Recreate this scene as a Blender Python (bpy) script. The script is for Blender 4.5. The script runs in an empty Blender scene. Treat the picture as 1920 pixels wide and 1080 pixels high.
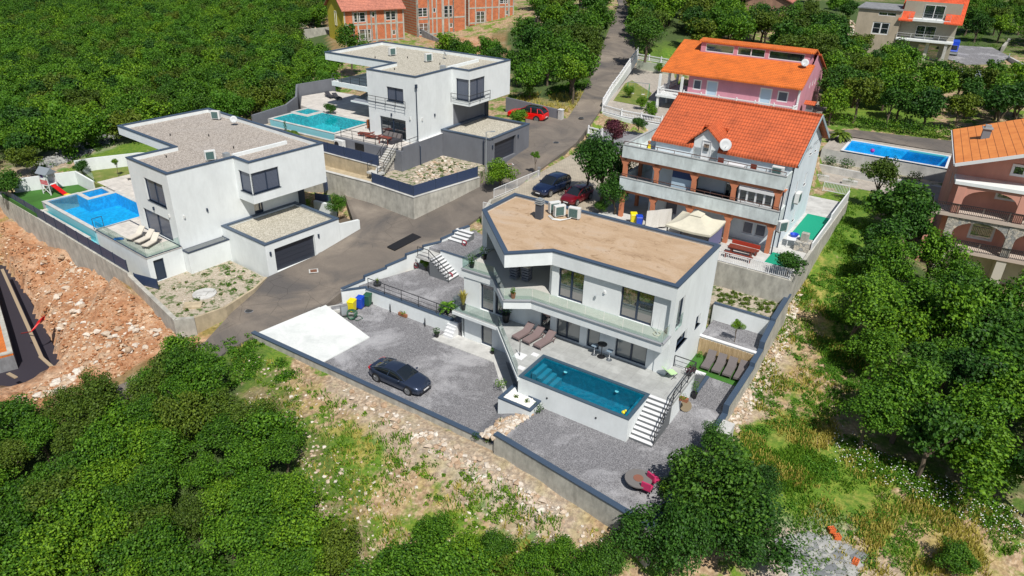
import bpy, bmesh, math, random
import numpy as np
from mathutils import Matrix, Vector, noise
random.seed(7)
SC = bpy.context.scene; COL = SC.collection
# ------------------------------------------------------------ camera, world, sun, exposure
FPX, PITCH, ROLL, HC = 1346.8, math.radians(27.73), math.radians(-1.56), 30.0
cp, sp, cr_, sr_ = math.cos(PITCH), math.sin(PITCH), math.cos(ROLL), math.sin(ROLL)
RM = np.array([[cr_, sr_, 0], [-sr_, cr_, 0], [0, 0, 1]]) @ np.array([[1, 0, 0], [0, -sp, -cp], [0, cp, -sp]])
cam = bpy.data.cameras.new('camera'); camo = bpy.data.objects.new('camera', cam); COL.objects.link(camo)
cam.sensor_width = 36; cam.lens = 36 * FPX / 1920; cam.clip_end = 3000; cam.clip_start = .5
m3 = Matrix((tuple(RM[0]), tuple(-RM[1]), tuple(-RM[2]))).transposed()
camo.matrix_world = Matrix.Translation((0, 0, HC)) @ m3.to_4x4()
SC.camera = camo
W = bpy.data.worlds.new('World'); SC.world = W; W.use_nodes = True
wn = W.node_tree.nodes; bg = wn['Background']
SUNX, SUNY, SUNEL = 0.30, -0.954, math.radians(55)
sky = wn.new('ShaderNodeTexSky'); sky.sky_type = 'NISHITA'; sky.sun_disc = False
sky.sun_elevation = SUNEL; sky.sun_rotation = math.atan2(SUNX, SUNY); sky.altitude = 100
W.node_tree.links.new(sky.outputs[0], bg.inputs[0]); bg.inputs[1].default_value = 0.068
sl = bpy.data.lights.new('sun', 'SUN'); sl.energy = 4.7; sl.angle = math.radians(.5); sl.color = (1, .955, .88)
so = bpy.data.objects.new('sun', sl); COL.objects.link(so)
so.rotation_euler = Vector((SUNX * math.cos(SUNEL), SUNY * math.cos(SUNEL), math.sin(SUNEL))).to_track_quat('Z', 'Y').to_euler()
SC.view_settings.view_transform = 'Standard'; SC.view_settings.look = 'None'
SC.view_settings.exposure = 0.15; SC.view_settings.gamma = 1
# ------------------------------------------------------------ where things stand
def ray(x, y): return RM.T @ np.array([(x - 960) / FPX, (y - 540) / FPX, 1.])
def P(x, y, z):
    d = ray(x, y); t = (z - HC) / d[2]; return (float(d[0] * t), float(d[1] * t), float(z))
class Frame:
    def __init__(s, ox, oy, yaw):
        s.o = np.array([ox, oy]); s.yaw = math.radians(yaw)
        s.u = np.array([math.cos(s.yaw), math.sin(s.yaw)]); s.v = np.array([-math.sin(s.yaw), math.cos(s.yaw)])
    def w(s, u, v, z=0): q = s.o + s.u * u + s.v * v; return (float(q[0]), float(q[1]), float(z))
    def loc(s, p): d = np.array(p[:2]) - s.o; return (float(d @ s.u), float(d @ s.v))
    def on(s, x, y, z): return s.loc(P(x, y, z))
FM = Frame(10.73, 41.27, -32.61); FL = Frame(-30.24, 59.30, -37.43); FH = Frame(-10.88, 77.93, -31.7)
FW = Frame(21.6, 55.2, -33); FK = Frame(35.54, 92.72, -31.25); FR = Frame(42.0, 63.4, -27)
# ------------------------------------------------------------ mesh helpers
class MB:
    def __init__(s): s.v = []; s.f = []
    def add(s, vs, fs):
        n = len(s.v); s.v += [tuple(map(float, q)) for q in vs]; s.f += [tuple(i + n for i in f) for f in fs]; return s
    def hexa(s, b, t): return s.add(list(b) + list(t), [(3, 2, 1, 0), (4, 5, 6, 7), (0, 1, 5, 4), (1, 2, 6, 5), (2, 3, 7, 6), (3, 0, 4, 7)])
    def box(s, x0, x1, y0, y1, z0, z1):
        return s.hexa([(x0, y0, z0), (x1, y0, z0), (x1, y1, z0), (x0, y1, z0)], [(x0, y0, z1), (x1, y0, z1), (x1, y1, z1), (x0, y1, z1)])
    def prism(s, poly, z0, z1, z1s=None):
        n = len(poly); vs = [(p[0], p[1], z0) for p in poly] + [(p[0], p[1], z1 if z1s is None else z1s[i]) for i, p in enumerate(poly)]
        return s.add(vs, [tuple(range(n))[::-1], tuple(range(n, 2 * n))] + [(i, (i + 1) % n, (i + 1) % n + n, i + n) for i in range(n)])
    def beam(s, p, q, w, h=None):
        h = h or w; p = Vector(p); q = Vector(q); d = (q - p)
        if d.length < 1e-6: return s
        d.normalize(); up = Vector((0, 0, 1)) if abs(d.z) < .95 else Vector((0, 1, 0))
        r = d.cross(up).normalized() * w / 2; k = r.cross(d).normalized() * h / 2
        return s.hexa([p - r - k, p + r - k, q + r - k, q - r - k], [p - r + k, p + r + k, q + r + k, q - r + k])
    def tube(s, pts, r, n=6, r1=None):
        pts = [Vector(p) for p in pts]; m = len(pts); base = len(s.v)
        for i, p in enumerate(pts):
            d = (pts[min(i + 1, m - 1)] - pts[max(i - 1, 0)]).normalized()
            a = d.cross(Vector((.31, .2, .93))); a = (a if a.length > .1 else d.cross(Vector((1, 0, 0)))).normalized(); b = d.cross(a)
            rr = r if r1 is None else r + (r1 - r) * i / (m - 1)
            for k in range(n): t = 6.2832 * k / n; s.v.append(tuple(p + a * rr * math.cos(t) + b * rr * math.sin(t)))
        for i in range(m - 1):
            for k in range(n): s.f.append((base + i * n + k, base + i * n + (k + 1) % n, base + (i + 1) * n + (k + 1) % n, base + (i + 1) * n + k))
        s.f.append(tuple(base + k for k in range(n))[::-1]); s.f.append(tuple(base + (m - 1) * n + k for k in range(n))); return s
    def lathe(s, prof, x=0, y=0, n=14):
        base = len(s.v); m = len(prof)
        for r, z in prof:
            for k in range(n): t = 6.2832 * k / n; s.v.append((x + r * math.cos(t), y + r * math.sin(t), z))
        for i in range(m - 1):
            for k in range(n): s.f.append((base + i * n + k, base + i * n + (k + 1) % n, base + (i + 1) * n + (k + 1) % n, base + (i + 1) * n + k))
        s.f.append(tuple(base + k for k in range(n))[::-1]); s.f.append(tuple(base + (m - 1) * n + k for k in range(n))); return s
    def blob(s, c, r, sub=1, jit=.25, sq=(1, 1, 1)):
        bm = bmesh.new(); bmesh.ops.create_icosphere(bm, subdivisions=sub, radius=1)
        vs = []; o = random.random() * 50
        for v in bm.verts:
            k = 1 + jit * noise.noise(v.co * 1.7 + Vector((o, 0, 0))) * 2
            vs.append((c[0] + v.co.x * r * k * sq[0], c[1] + v.co.y * r * k * sq[1], c[2] + v.co.z * r * k * sq[2]))
        s.add(vs, [tuple(v.index for v in f.verts) for f in bm.faces]); bm.free(); return s
    def build(s, name, mat, parent=None, smooth=False, bevel=0, recalc=True, attr=None):
        me = bpy.data.meshes.new(name); me.from_pydata(s.v, [], s.f)
        if recalc:
            bm = bmesh.new(); bm.from_mesh(me); bmesh.ops.recalc_face_normals(bm, faces=bm.faces); bm.to_mesh(me); bm.free()
        me.materials.append(mat)
        if smooth: me.polygons.foreach_set('use_smooth', [True] * len(me.polygons))
        if attr:
            for k, a in attr.items(): at = me.attributes.new(k, 'FLOAT', 'POINT'); at.data.foreach_set('value', a)
        o = bpy.data.objects.new(name, me); COL.objects.link(o)
        if parent: o.parent = parent
        if bevel:
            b = o.modifiers.new('b', 'BEVEL'); b.width = bevel; b.segments = 2; b.limit_method = 'ANGLE'
        return o
def T(name, label, cat, loc=(0, 0, 0), rz=0, group=None):
    o = bpy.data.objects.new(name, None); COL.objects.link(o); o.location = loc; o.rotation_euler = (0, 0, rz)
    o.empty_display_size = .3; o['label'] = label; o['category'] = cat
    if group: o['group'] = group
    return o
def tag(o, label, cat, group=None):
    o['label'] = label; o['category'] = cat
    if group: o['group'] = group
    return o
def struct(o, kind='structure', label=None):
    o['kind'] = kind
    if label: o['label'] = label
    return o
def kids(o): return [c for c in bpy.data.objects if c.parent == o]
def dup(root, loc, rz, label, group=None, scale=None, ch=None):
    r = root.copy(); COL.objects.link(r); r.location = loc; r.rotation_euler = (0, 0, rz); r['label'] = label
    if group: r['group'] = group
    if scale: r.scale = scale
    for c in (ch if ch is not None else kids(root)):
        d = c.copy(); COL.objects.link(d); d.parent = r
        for g in kids(c) if ch is None else []:
            h = g.copy(); COL.objects.link(h); h.parent = d
    return r
# ------------------------------------------------------------ materials
def lin(c): return tuple(list(c) + [1])
def mat(name, col, rough=.8, metal=0, coat=0, spec=.5):
    m = bpy.data.materials.new(name); m.use_nodes = True; b = m.node_tree.nodes['Principled BSDF']
    b.inputs['Base Color'].default_value = lin(col); b.inputs['Roughness'].default_value = rough
    b.inputs['Metallic'].default_value = metal; b.inputs['Coat Weight'].default_value = coat; b.inputs['Specular IOR Level'].default_value = spec
    return m
class N:
    def __init__(s, m): s.m = m; s.t = m.node_tree; s.n = s.t.nodes; s.b = s.n['Principled BSDF']; s.tc = s.n.new('ShaderNodeTexCoord')
    def L(s, a, b): s.t.links.new(a, b)
    def co(s, scale=(1, 1, 1), rot=(0, 0, 0), what='Object'):
        mp = s.n.new('ShaderNodeMapping'); mp.inputs['Scale'].default_value = scale; mp.inputs['Rotation'].default_value = rot; s.L(s.tc.outputs[what], mp.inputs[0]); return mp.outputs[0]
    def noise(s, sc, det=4, rough=.55, vec=None, dist=0):
        t = s.n.new('ShaderNodeTexNoise'); t.inputs['Scale'].default_value = sc; t.inputs['Detail'].default_value = det; t.inputs['Roughness'].default_value = rough; t.inputs['Distortion'].default_value = dist
        s.L(vec if vec else s.tc.outputs['Object'], t.inputs['Vector']); return t.outputs[0]
    def voro(s, sc, vec=None, out='Color', feat='F1'):
        t = s.n.new('ShaderNodeTexVoronoi'); t.feature = feat; t.inputs['Scale'].default_value = sc; s.L(vec if vec else s.tc.outputs['Object'], t.inputs['Vector']); return t.outputs[out]
    def ramp(s, f, stops):
        r = s.n.new('ShaderNodeValToRGB'); e = r.color_ramp.elements
        for i, (p, c) in enumerate(stops):
            q = e[i] if i < 2 else e.new(p)
            q.position = p; q.color = lin(c) if len(c) == 3 else c
        s.L(f, r.inputs[0]); return r.outputs[0]
    def mix(s, f, a, b, mode='MIX'):
        x = s.n.new('ShaderNodeMix'); x.data_type = 'RGBA'; x.blend_type = mode
        for i, val in ((0, f), (6, a), (7, b)):
            if hasattr(val, 'is_output'): s.L(val, x.inputs[i])
            else: x.inputs[i].default_value = lin(val) if isinstance(val, tuple) else val
        return x.outputs[2]
    def math(s, op, a, b=0, c=None):
        x = s.n.new('ShaderNodeMath'); x.operation = op
        for i, val in ((0, a), (1, b)) + (((2, c),) if c is not None else ()):
            if hasattr(val, 'is_output'): s.L(val, x.inputs[i])
            else: x.inputs[i].default_value = val
        return x.outputs[0]
    def sep(s, vec, k):
        x = s.n.new('ShaderNodeSeparateXYZ'); s.L(vec, x.inputs[0]); return x.outputs[k]
    def attr(s, name):
        x = s.n.new('ShaderNodeAttribute'); x.attribute_name = name; return x.outputs['Fac']
    def col(s, c): s.L(c, s.b.inputs['Base Color']); return s
    def bump(s, h, st=.3, d=.05):
        x = s.n.new('ShaderNodeBump'); x.inputs['Strength'].default_value = st; x.inputs['Distance'].default_value = d; s.L(h, x.inputs['Height']); s.L(x.outputs[0], s.b.inputs['Normal']); return s
def m_render(name, c, var=.12, rough=.85):
    m = mat(name, c, rough); k = N(m); d = tuple(x * (1 - var) for x in c)
    a = k.ramp(k.noise(.6, 5, .6, k.co((1, 1, .6))), [(.35, d), (.6, c)])
    b = k.ramp(k.noise(2.2, 4, .6, k.co((1.6, 1.6, .6))), [(.3, (1 - var * .6,) * 3), (.62, (1, 1, 1))])
    k.col(k.mix(1., a, b, 'MULTIPLY')); k.bump(k.noise(60, 2), .15, .01); return m
def m_gravel(name, c1, c2, c3, sc=9, patch=(.5, .5, .52), pa=.35):
    m = mat(name, c1, .95); k = N(m)
    v = k.voro(sc); g = k.sep(v, 0)
    a = k.ramp(g, [(0., c1), (.45, c2), (1., c3)])
    n = k.ramp(k.noise(.28, 6, .68, dist=.5), [(.5, (0, 0, 0)), (.66, (pa * 1.5, pa * 1.5, pa * 1.5))])
    n2 = k.ramp(k.noise(14, 3, .7), [(.3, (.62, .62, .62)), (.7, (1.2, 1.2, 1.2))])
    k.col(k.mix(k.sep(n, 0), k.mix(1., a, n2, 'MULTIPLY'), patch)); k.bump(k.voro(sc, out='Distance'), .5, .04); return m
WHITE = m_render('white_render', (.72, .757, .762), .085); GREYR = m_render('grey_render', (.155, .165, .19)); CREAM = m_render('cream_render', (.62, .58, .50))
PINK = m_render('pink_render', (.60, .27, .34), .1); SALM = m_render('salmon_render', (.62, .30, .23), .12); YEL = m_render('yellow_render', (.62, .50, .04), .08)
GREEN_G = m_render('beige_grey_render', (.33, .31, .25), .1); PALEBL = m_render('weathered_white', (.66, .73, .73), .3); ORANGE = m_render('terracotta_paint', (.55, .20, .10), .12)
NAVY = mat('navy_metal', (.022, .036, .065), .38); NAVYC = mat('navy_coping', (.048, .075, .118), .45); FENCEB = mat('blue_fence_metal', (.035, .055, .115), .45); BLACK = mat('black_plastic', (.012, .012, .014), .5); DARKM = mat('dark_metal', (.03, .032, .036), .4)
STEEL = mat('steel', (.45, .47, .5), .3, .9); WPAINT = mat('white_paint', (.68, .69, .70), .45); GALV = mat('galvanised', (.33, .36, .38), .5, .3)
def m_conc(name, c, st=.35):
    m = mat(name, c, .9); k = N(m)
    a = k.ramp(k.noise(.9, 6, .65), [(.3, tuple(x * .68 for x in c)), (.65, c)])
    s_ = k.ramp(k.noise(1.3, 6, .65, k.co((1.8, 1.8, .7))), [(.33, (1 - st,) * 3), (.6, (1, 1, 1))])
    k.col(k.mix(1., a, s_, 'MULTIPLY')); k.bump(k.noise(30, 3), .2, .02); return m
CONC = m_conc('concrete', (.50, .485, .43), .3); CONCW = m_conc('pale_concrete', (.57, .57, .55), .1); CONCB = m_conc('beige_concrete', (.52, .43, .29), .2); CONCD = m_conc('grey_concrete', (.27, .275, .29))
PADM = mat('new_concrete', (.76, .77, .755), .8); k = N(PADM); k.col(k.mix(1., k.ramp(k.noise(.5, 6, .6, dist=.6), [(.35, (.57, .60, .59)), (.6, (.70, .72, .71))]), k.ramp(k.noise(7, 4), [(.3, (.93, .93, .93)), (.6, (1, 1, 1))]), 'MULTIPLY'))
YARD = m_gravel('crushed_gravel', (.095, .095, .105), (.185, .184, .195), (.30, .297, .312), 24)
RGRAV = m_gravel('roof_gravel', (.22, .19, .165), (.36, .32, .28), (.52, .47, .42), 12, pa=0.05); RGRAV2 = m_gravel('roof_gravel_pale', (.28, .26, .20), (.44, .41, .34), (.58, .55, .47), 12, pa=0)
SAND = mat('sand_membrane', (.55, .37, .23), .9); k = N(SAND)
a = k.ramp(k.noise(.42, 7, .68, k.co((.8, 1.5, 1)), .8), [(.3, (.33, .225, .14)), (.45, (.42, .295, .185)), (.56, (.46, .335, .225)), (.72, (.45, .355, .27))])
b = k.ramp(k.noise(1.1, 5, .7, dist=1.2), [(.58, (1, 1, 1)), (.7, (.62, .56, .46))]); c_ = k.ramp(k.noise(8, 3), [(.3, (.9, .9, .9)), (.7, (1.05, 1.05, 1.05))])
k.col(k.mix(1., k.mix(1., a, b, 'MULTIPLY'), c_, 'MULTIPLY'))
ASPH = mat('asphalt', (.11, .1, .095), .88); k = N(ASPH)
a = k.ramp(k.noise(.16, 6, .6, dist=.8), [(.32, (.088, .082, .08)), (.48, (.15, .13, .112)), (.62, (.21, .18, .15)), (.72, (.27, .235, .195))]); b = k.ramp(k.noise(12, 4, .7), [(.3, (.82, .82, .82)), (.7, (1.1, 1.1, 1.1))])
ck = k.ramp(k.voro(.45, k.co((1, 1, 1)), 'Distance', 'DISTANCE_TO_EDGE'), [(.004, (.6, .6, .6)), (.012, (1, 1, 1))]); ckm = k.sep(k.ramp(k.noise(.12, 3), [(.5, (0, 0, 0)), (.56, (1, 1, 1))]), 0)
pt_ = k.ramp(k.sep(k.voro(.11), 0), [(0, (.86, .86, .87)), (.5, (1, 1, 1)), (1, (1.1, 1.08, 1.05))])
k.col(k.mix(1., k.mix(1., k.mix(1., a, b, 'MULTIPLY'), pt_, 'MULTIPLY'), k.mix(ckm, (1., 1., 1.), ck), 'MULTIPLY')); k.bump(k.noise(60, 2), .2, .01)
def m_tiles(name, c, c2, su=.9, sv=.9):
    m = mat(name, c, .7); k = N(m); br = k.n.new('ShaderNodeTexBrick'); k.L(k.tc.outputs['Object'], br.inputs['Vector']); br.offset = 0
    br.inputs['Color1'].default_value = lin(c); br.inputs['Color2'].default_value = lin(tuple(x * .9 for x in c)); br.inputs['Mortar'].default_value = lin(c2)
    br.inputs['Scale'].default_value = 1; br.inputs['Mortar Size'].default_value = .012; br.inputs['Brick Width'].default_value = su; br.inputs['Row Height'].default_value = sv
    k.col(k.mix(1., br.outputs[0], k.ramp(k.noise(1.4, 6, .65), [(.3, (.78, .78, .78)), (.68, (1.1, 1.1, 1.1))]), 'MULTIPLY')); return m
TILEG = m_tiles('grey_terrace_tiles', (.40, .41, .40), (.3, .3, .3)); TILEB = m_tiles('beige_deck_tiles', (.60, .565, .52), (.45, .42, .38), 1.2, .6); PAVE = m_tiles('paving_blocks', (.42, .37, .29), (.28, .25, .2), .25, .25)
PAVG = m_tiles('weathered_slabs', (.42, .38, .33), (.25, .23, .2), .6, .6)
def m_roof(name, c, row=.36, colw=.24, ax=0, var=.3):
    m = mat(name, c, .75); k = N(m); v = k.tc.outputs['Object']
    u = k.sep(v, ax); w = k.sep(v, 1 - ax)
    su = k.math('FRACT', k.math('DIVIDE', u, colw)); ru = k.math('ABSOLUTE', k.math('SUBTRACT', su, .5))
    rv = k.math('FRACT', k.math('DIVIDE', w, row))
    h = k.math('ADD', k.math('MULTIPLY', ru, 1.3), k.math('MULTIPLY', rv, -.7))
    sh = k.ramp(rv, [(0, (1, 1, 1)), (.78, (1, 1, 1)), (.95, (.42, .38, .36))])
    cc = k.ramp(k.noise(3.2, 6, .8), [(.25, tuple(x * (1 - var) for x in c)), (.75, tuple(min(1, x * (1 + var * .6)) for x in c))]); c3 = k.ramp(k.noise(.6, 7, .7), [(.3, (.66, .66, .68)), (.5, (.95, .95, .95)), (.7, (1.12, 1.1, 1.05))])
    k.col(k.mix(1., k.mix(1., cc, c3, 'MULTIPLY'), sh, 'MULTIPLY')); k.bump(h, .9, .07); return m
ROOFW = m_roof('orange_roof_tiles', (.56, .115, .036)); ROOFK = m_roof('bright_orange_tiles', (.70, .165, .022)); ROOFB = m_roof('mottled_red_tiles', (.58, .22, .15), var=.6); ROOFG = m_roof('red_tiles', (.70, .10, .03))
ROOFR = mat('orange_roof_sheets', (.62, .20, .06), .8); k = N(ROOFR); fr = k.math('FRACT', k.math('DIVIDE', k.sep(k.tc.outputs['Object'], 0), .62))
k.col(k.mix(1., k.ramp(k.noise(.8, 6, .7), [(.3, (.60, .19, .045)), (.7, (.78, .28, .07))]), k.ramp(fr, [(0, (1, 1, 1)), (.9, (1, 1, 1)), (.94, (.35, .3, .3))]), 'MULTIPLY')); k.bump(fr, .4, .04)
BRICK = mat('hollow_brick', (.5, .16, .06), .9); k = N(BRICK); br = k.n.new('ShaderNodeTexBrick'); k.L(k.co((1, 1, 1), (math.pi / 2, 0, 0)), br.inputs['Vector'])
br.inputs['Color1'].default_value = (.55, .15, .055, 1); br.inputs['Color2'].default_value = (.45, .12, .05, 1); br.inputs['Mortar'].default_value = (.42, .30, .2, 1); br.inputs['Scale'].default_value = 1; br.inputs['Mortar Size'].default_value = .012; br.inputs['Brick Width'].default_value = .4; br.inputs['Row Height'].default_value = .25
k.col(k.mix(1., br.outputs[0], k.ramp(k.noise(1.2, 5, .7), [(.3, (.72, .72, .72)), (.7, (1.2, 1.2, 1.2))]), 'MULTIPLY'))
STONE = mat('stone_cladding', (.4, .38, .34), .9); k = N(STONE); k.col(k.mix(1., k.ramp(k.sep(k.voro(4), 0), [(0, (.26, .27, .27)), (1, (.55, .5, .42))]), k.ramp(k.voro(4, out='Distance', feat='DISTANCE_TO_EDGE'), [(.02, (.45, .45, .45)), (.07, (1, 1, 1))]), 'MULTIPLY'))
GLASSC = mat('curtained_glass', (.20, .215, .21), .1, 0, 0, .7); RISER = mat('stair_riser', (.13, .14, .15), .8); GLASS = mat('window_glass', (.02, .028, .034), .03, 0, 0, 1.); GLASSB = mat('dark_blind_glass', (.055, .07, .10), .28, 0, 0, .6)
k = N(GLASSB); fr = k.math('FRACT', k.math('MULTIPLY', k.sep(k.tc.outputs['Object'], 2), 9)); k.col(k.ramp(fr, [(0, (.13, .15, .20)), (.55, (.10, .12, .165)), (.8, (.04, .05, .08))]))
def m_clear(name, tint, rgh=.02, ior=1.45):
    m = bpy.data.materials.new(name); m.use_nodes = True; n = m.node_tree.nodes; L = m.node_tree.links; n.remove(n['Principled BSDF'])
    t = n.new('ShaderNodeBsdfTransparent'); t.inputs[0].default_value = lin(tint); g = n.new('ShaderNodeBsdfGlossy'); g.inputs['Roughness'].default_value = rgh
    x = n.new('ShaderNodeMixShader')
    if 'water' in name: f = n.new('ShaderNodeFresnel'); f.inputs[0].default_value = ior; L.new(f.outputs[0], x.inputs[0])
    else:
        f = n.new('ShaderNodeLayerWeight'); pw = n.new('ShaderNodeMath'); pw.operation = 'POWER'; L.new(f.outputs['Facing'], pw.inputs[0]); pw.inputs[1].default_value = 4; ma = n.new('ShaderNodeMath'); ma.operation = 'MULTIPLY_ADD'; L.new(pw.outputs[0], ma.inputs[0]); ma.inputs[1].default_value = .6; ma.inputs[2].default_value = .05; L.new(ma.outputs[0], x.inputs[0])
    L.new(t.outputs[0], x.inputs[1]); L.new(g.outputs[0], x.inputs[2]); L.new(x.outputs[0], n['Material Output'].inputs[0])
    if 'water' in name:
        ns = n.new('ShaderNodeTexNoise'); ns.inputs['Scale'].default_value = 2.5; ns.inputs['Detail'].default_value = 5; tc = n.new('ShaderNodeTexCoord'); L.new(tc.outputs['Object'], ns.inputs[0])
        b = n.new('ShaderNodeBump'); b.inputs['Strength'].default_value = .25; b.inputs['Distance'].default_value = .05; L.new(ns.outputs[0], b.inputs['Height']); L.new(b.outputs[0], g.inputs['Normal']); L.new(b.outputs[0], f.inputs['Normal'])
    return m
RAILG = m_clear('rail_glass', (.86, .93, .91)); WATER = m_clear('pool_water', (.62, .93, .97), .03, 1.33); WATERD = m_clear('pool_water_dark', (.45, .88, .95), .03, 1.33)
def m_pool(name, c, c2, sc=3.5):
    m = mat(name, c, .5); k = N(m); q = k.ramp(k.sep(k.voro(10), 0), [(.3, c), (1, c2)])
    w = k.ramp(k.voro(sc, k.co((1, 1, 1)), 'Distance', 'SMOOTH_F1'), [(.2, (.80, .82, .84)), (.5, (1., 1., 1.)), (.75, (1.3, 1.25, 1.2))]); k.col(k.mix(1., q, w, 'MULTIPLY')); return m  # w: caustic light ripples painted into the liner and mosaic colour
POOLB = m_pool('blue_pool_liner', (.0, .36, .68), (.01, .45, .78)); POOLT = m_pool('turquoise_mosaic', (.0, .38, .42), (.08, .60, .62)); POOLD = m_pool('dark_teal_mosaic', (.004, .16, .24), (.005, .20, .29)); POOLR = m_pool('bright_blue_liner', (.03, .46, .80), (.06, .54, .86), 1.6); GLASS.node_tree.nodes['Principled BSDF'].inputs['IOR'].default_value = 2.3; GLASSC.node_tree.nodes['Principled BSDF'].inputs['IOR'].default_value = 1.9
WOOD = mat('brown_wood', (.28, .11, .05), .6); WOODR = mat('red_brown_wood', (.17, .035, .02), .5); WOODG = mat('grey_plank', (.34, .26, .17), .9)
REED = mat('reed_screen', (.52, .38, .2), .9); k = N(REED); k.col(k.ramp(k.noise(1, 4, .7, k.co((22, 22, .6))), [(.3, (.30, .20, .09)), (.65, (.62, .47, .28))]))
CANV = m_render('beige_canvas', (.60, .57, .46), .12); FABT = mat('taupe_fabric', (.19, .14, .138), .9); FABG = mat('grey_fabric', (.13, .115, .115), .9); FABB = mat('beige_fabric', (.56, .52, .45), .9); FABD = mat('charcoal_fabric', (.035, .035, .045), .9)
ROCK = mat('limestone', (.6, .5, .4), .95); k = N(ROCK); g = k.n.new('ShaderNodeNewGeometry'); k.col(k.mix(1., k.ramp(g.outputs['Random Per Island'], [(0, (.40, .27, .17)), (.45, (.52, .42, .32)), (1, (.68, .63, .56))]), k.ramp(k.noise(6, 4), [(.3, (.75, .75, .75)), (.7, (1.1, 1.1, 1.1))]), 'MULTIPLY'))
ROCKG = mat('grey_stone', (.4, .4, .4), .95); k = N(ROCKG); g = k.n.new('ShaderNodeNewGeometry'); k.col(k.ramp(g.outputs['Random Per Island'], [(0, (.15, .16, .17)), (1, (.36, .36, .345))]))
ROCKO = mat('rubble_stone', (.5, .3, .2), .95); k = N(ROCKO); g = k.n.new('ShaderNodeNewGeometry'); k.col(k.mix(1., k.ramp(g.outputs['Random Per Island'], [(0, (.30, .115, .045)), (.4, (.42, .21, .10)), (.75, (.50, .32, .19)), (1, (.66, .55, .42))]), k.ramp(k.noise(5, 4), [(.3, (.7, .7, .7)), (.7, (1.1, 1.1, 1.1))]), 'MULTIPLY'))
def m_leaf(name, c1, c2, tr=.25, objr=.5):
    m = mat(name, c1, .55, spec=.25); k = N(m); oi = k.n.new('ShaderNodeObjectInfo'); g = k.n.new('ShaderNodeNewGeometry')
    a = k.ramp(g.outputs['Random Per Island'], [(0, c1), (1, c2)])
    b = k.ramp(oi.outputs['Random'], [(0, (1 - objr * .5, 1 - objr * .42, 1 - objr * .3)), (.5, (1, 1, 1)), (1, (1 + objr * .75, 1 + objr * .35, 1))])
    cc = k.mix(1., a, b, 'MULTIPLY'); k.col(cc)
    t = k.n.new('ShaderNodeBsdfTranslucent'); k.L(k.mix(1., cc, (1.3, 1.5, .6), 'MULTIPLY'), t.inputs[0]); x = k.n.new('ShaderNodeMixShader'); x.inputs[0].default_value = tr
    k.L(k.b.outputs[0], x.inputs[1]); k.L(t.outputs[0], x.inputs[2]); k.L(x.outputs[0], k.n['Material Output'].inputs[0]); return m
LEAF = m_leaf('broad_leaves', (.014, .066, .004), (.125, .27, .016), .2, .8); LEAFD = m_leaf('dark_leaves', (.009, .044, .005), (.060, .160, .016), .16, .6); LEAFO = m_leaf('olive_leaves', (.030, .066, .006), (.115, .18, .018), .18)
LEAFP = m_leaf('purple_leaves', (.05, .015, .03), (.11, .035, .055)); LEAFB = m_leaf('bright_leaves', (.035, .12, .008), (.115, .26, .02)); GRASSY = m_leaf('dry_grass', (.26, .23, .035), (.50, .42, .11), .3, 0); GRASSG = m_leaf('green_grass', (.045, .14, .008), (.16, .28, .02), .3, 0); SILV = m_leaf('silver_leaves', (.17, .22, .14), (.3, .34, .22))
BARK = mat('bark', (.11, .085, .06), .95); LAWN = mat('artificial_turf', (.03, .12, .012), .95); k = N(LAWN); k.col(k.mix(1., k.ramp(k.noise(.5, 4), [(.3, (.028, .105, .01)), (.7, (.045, .16, .018))]), k.ramp(k.noise(25, 3, .8), [(.3, (.65, .65, .65)), (.7, (1.3, 1.3, 1.3))]), 'MULTIPLY'))
LAWN2 = mat('worn_lawn', (.12, .16, .03), .95); k = N(LAWN2); k.col(k.mix(1., k.ramp(k.noise(.9, 5, .65), [(.3, (.09, .15, .02)), (.55, (.16, .19, .035)), (.75, (.30, .25, .12))]), k.ramp(k.noise(20, 3, .8), [(.3, (.65, .65, .65)), (.7, (1.3, 1.3, 1.3))]), 'MULTIPLY'))
DIRT = mat('stony_soil', (.4, .3, .2), .95); k = N(DIRT); k.col(k.mix(k.sep(k.ramp(k.noise(1.6, 6, .7), [(.5, (0, 0, 0)), (.58, (1, 1, 1))]), 0), k.ramp(k.noise(7, 5, .75), [(.3, (.26, .21, .15)), (.5, (.38, .33, .26)), (.7, (.52, .47, .39))]), (.07, .11, .025)))
RED = mat('red_plastic', (.55, .01, .01), .35); BLUE = mat('blue_plastic', (.01, .06, .5), .4); YELP = mat('yellow_plastic', (.75, .62, .01), .4); DGREEN = mat('dark_green_plastic', (.02, .09, .05), .5); ACW = mat('ac_white', (.62, .63, .62), .5); TARP = mat('green_mat', (.0, .27, .16), .8)
ORB = mat('orange_brick_block', (.62, .13, .03), .9); MAGENTA = mat('magenta_cushion', (.45, .02, .10), .8); LIME = mat('lime_fabric', (.42, .62, .32), .8); TERRA = mat('terracotta_pot', (.42, .14, .07), .8)
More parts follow.
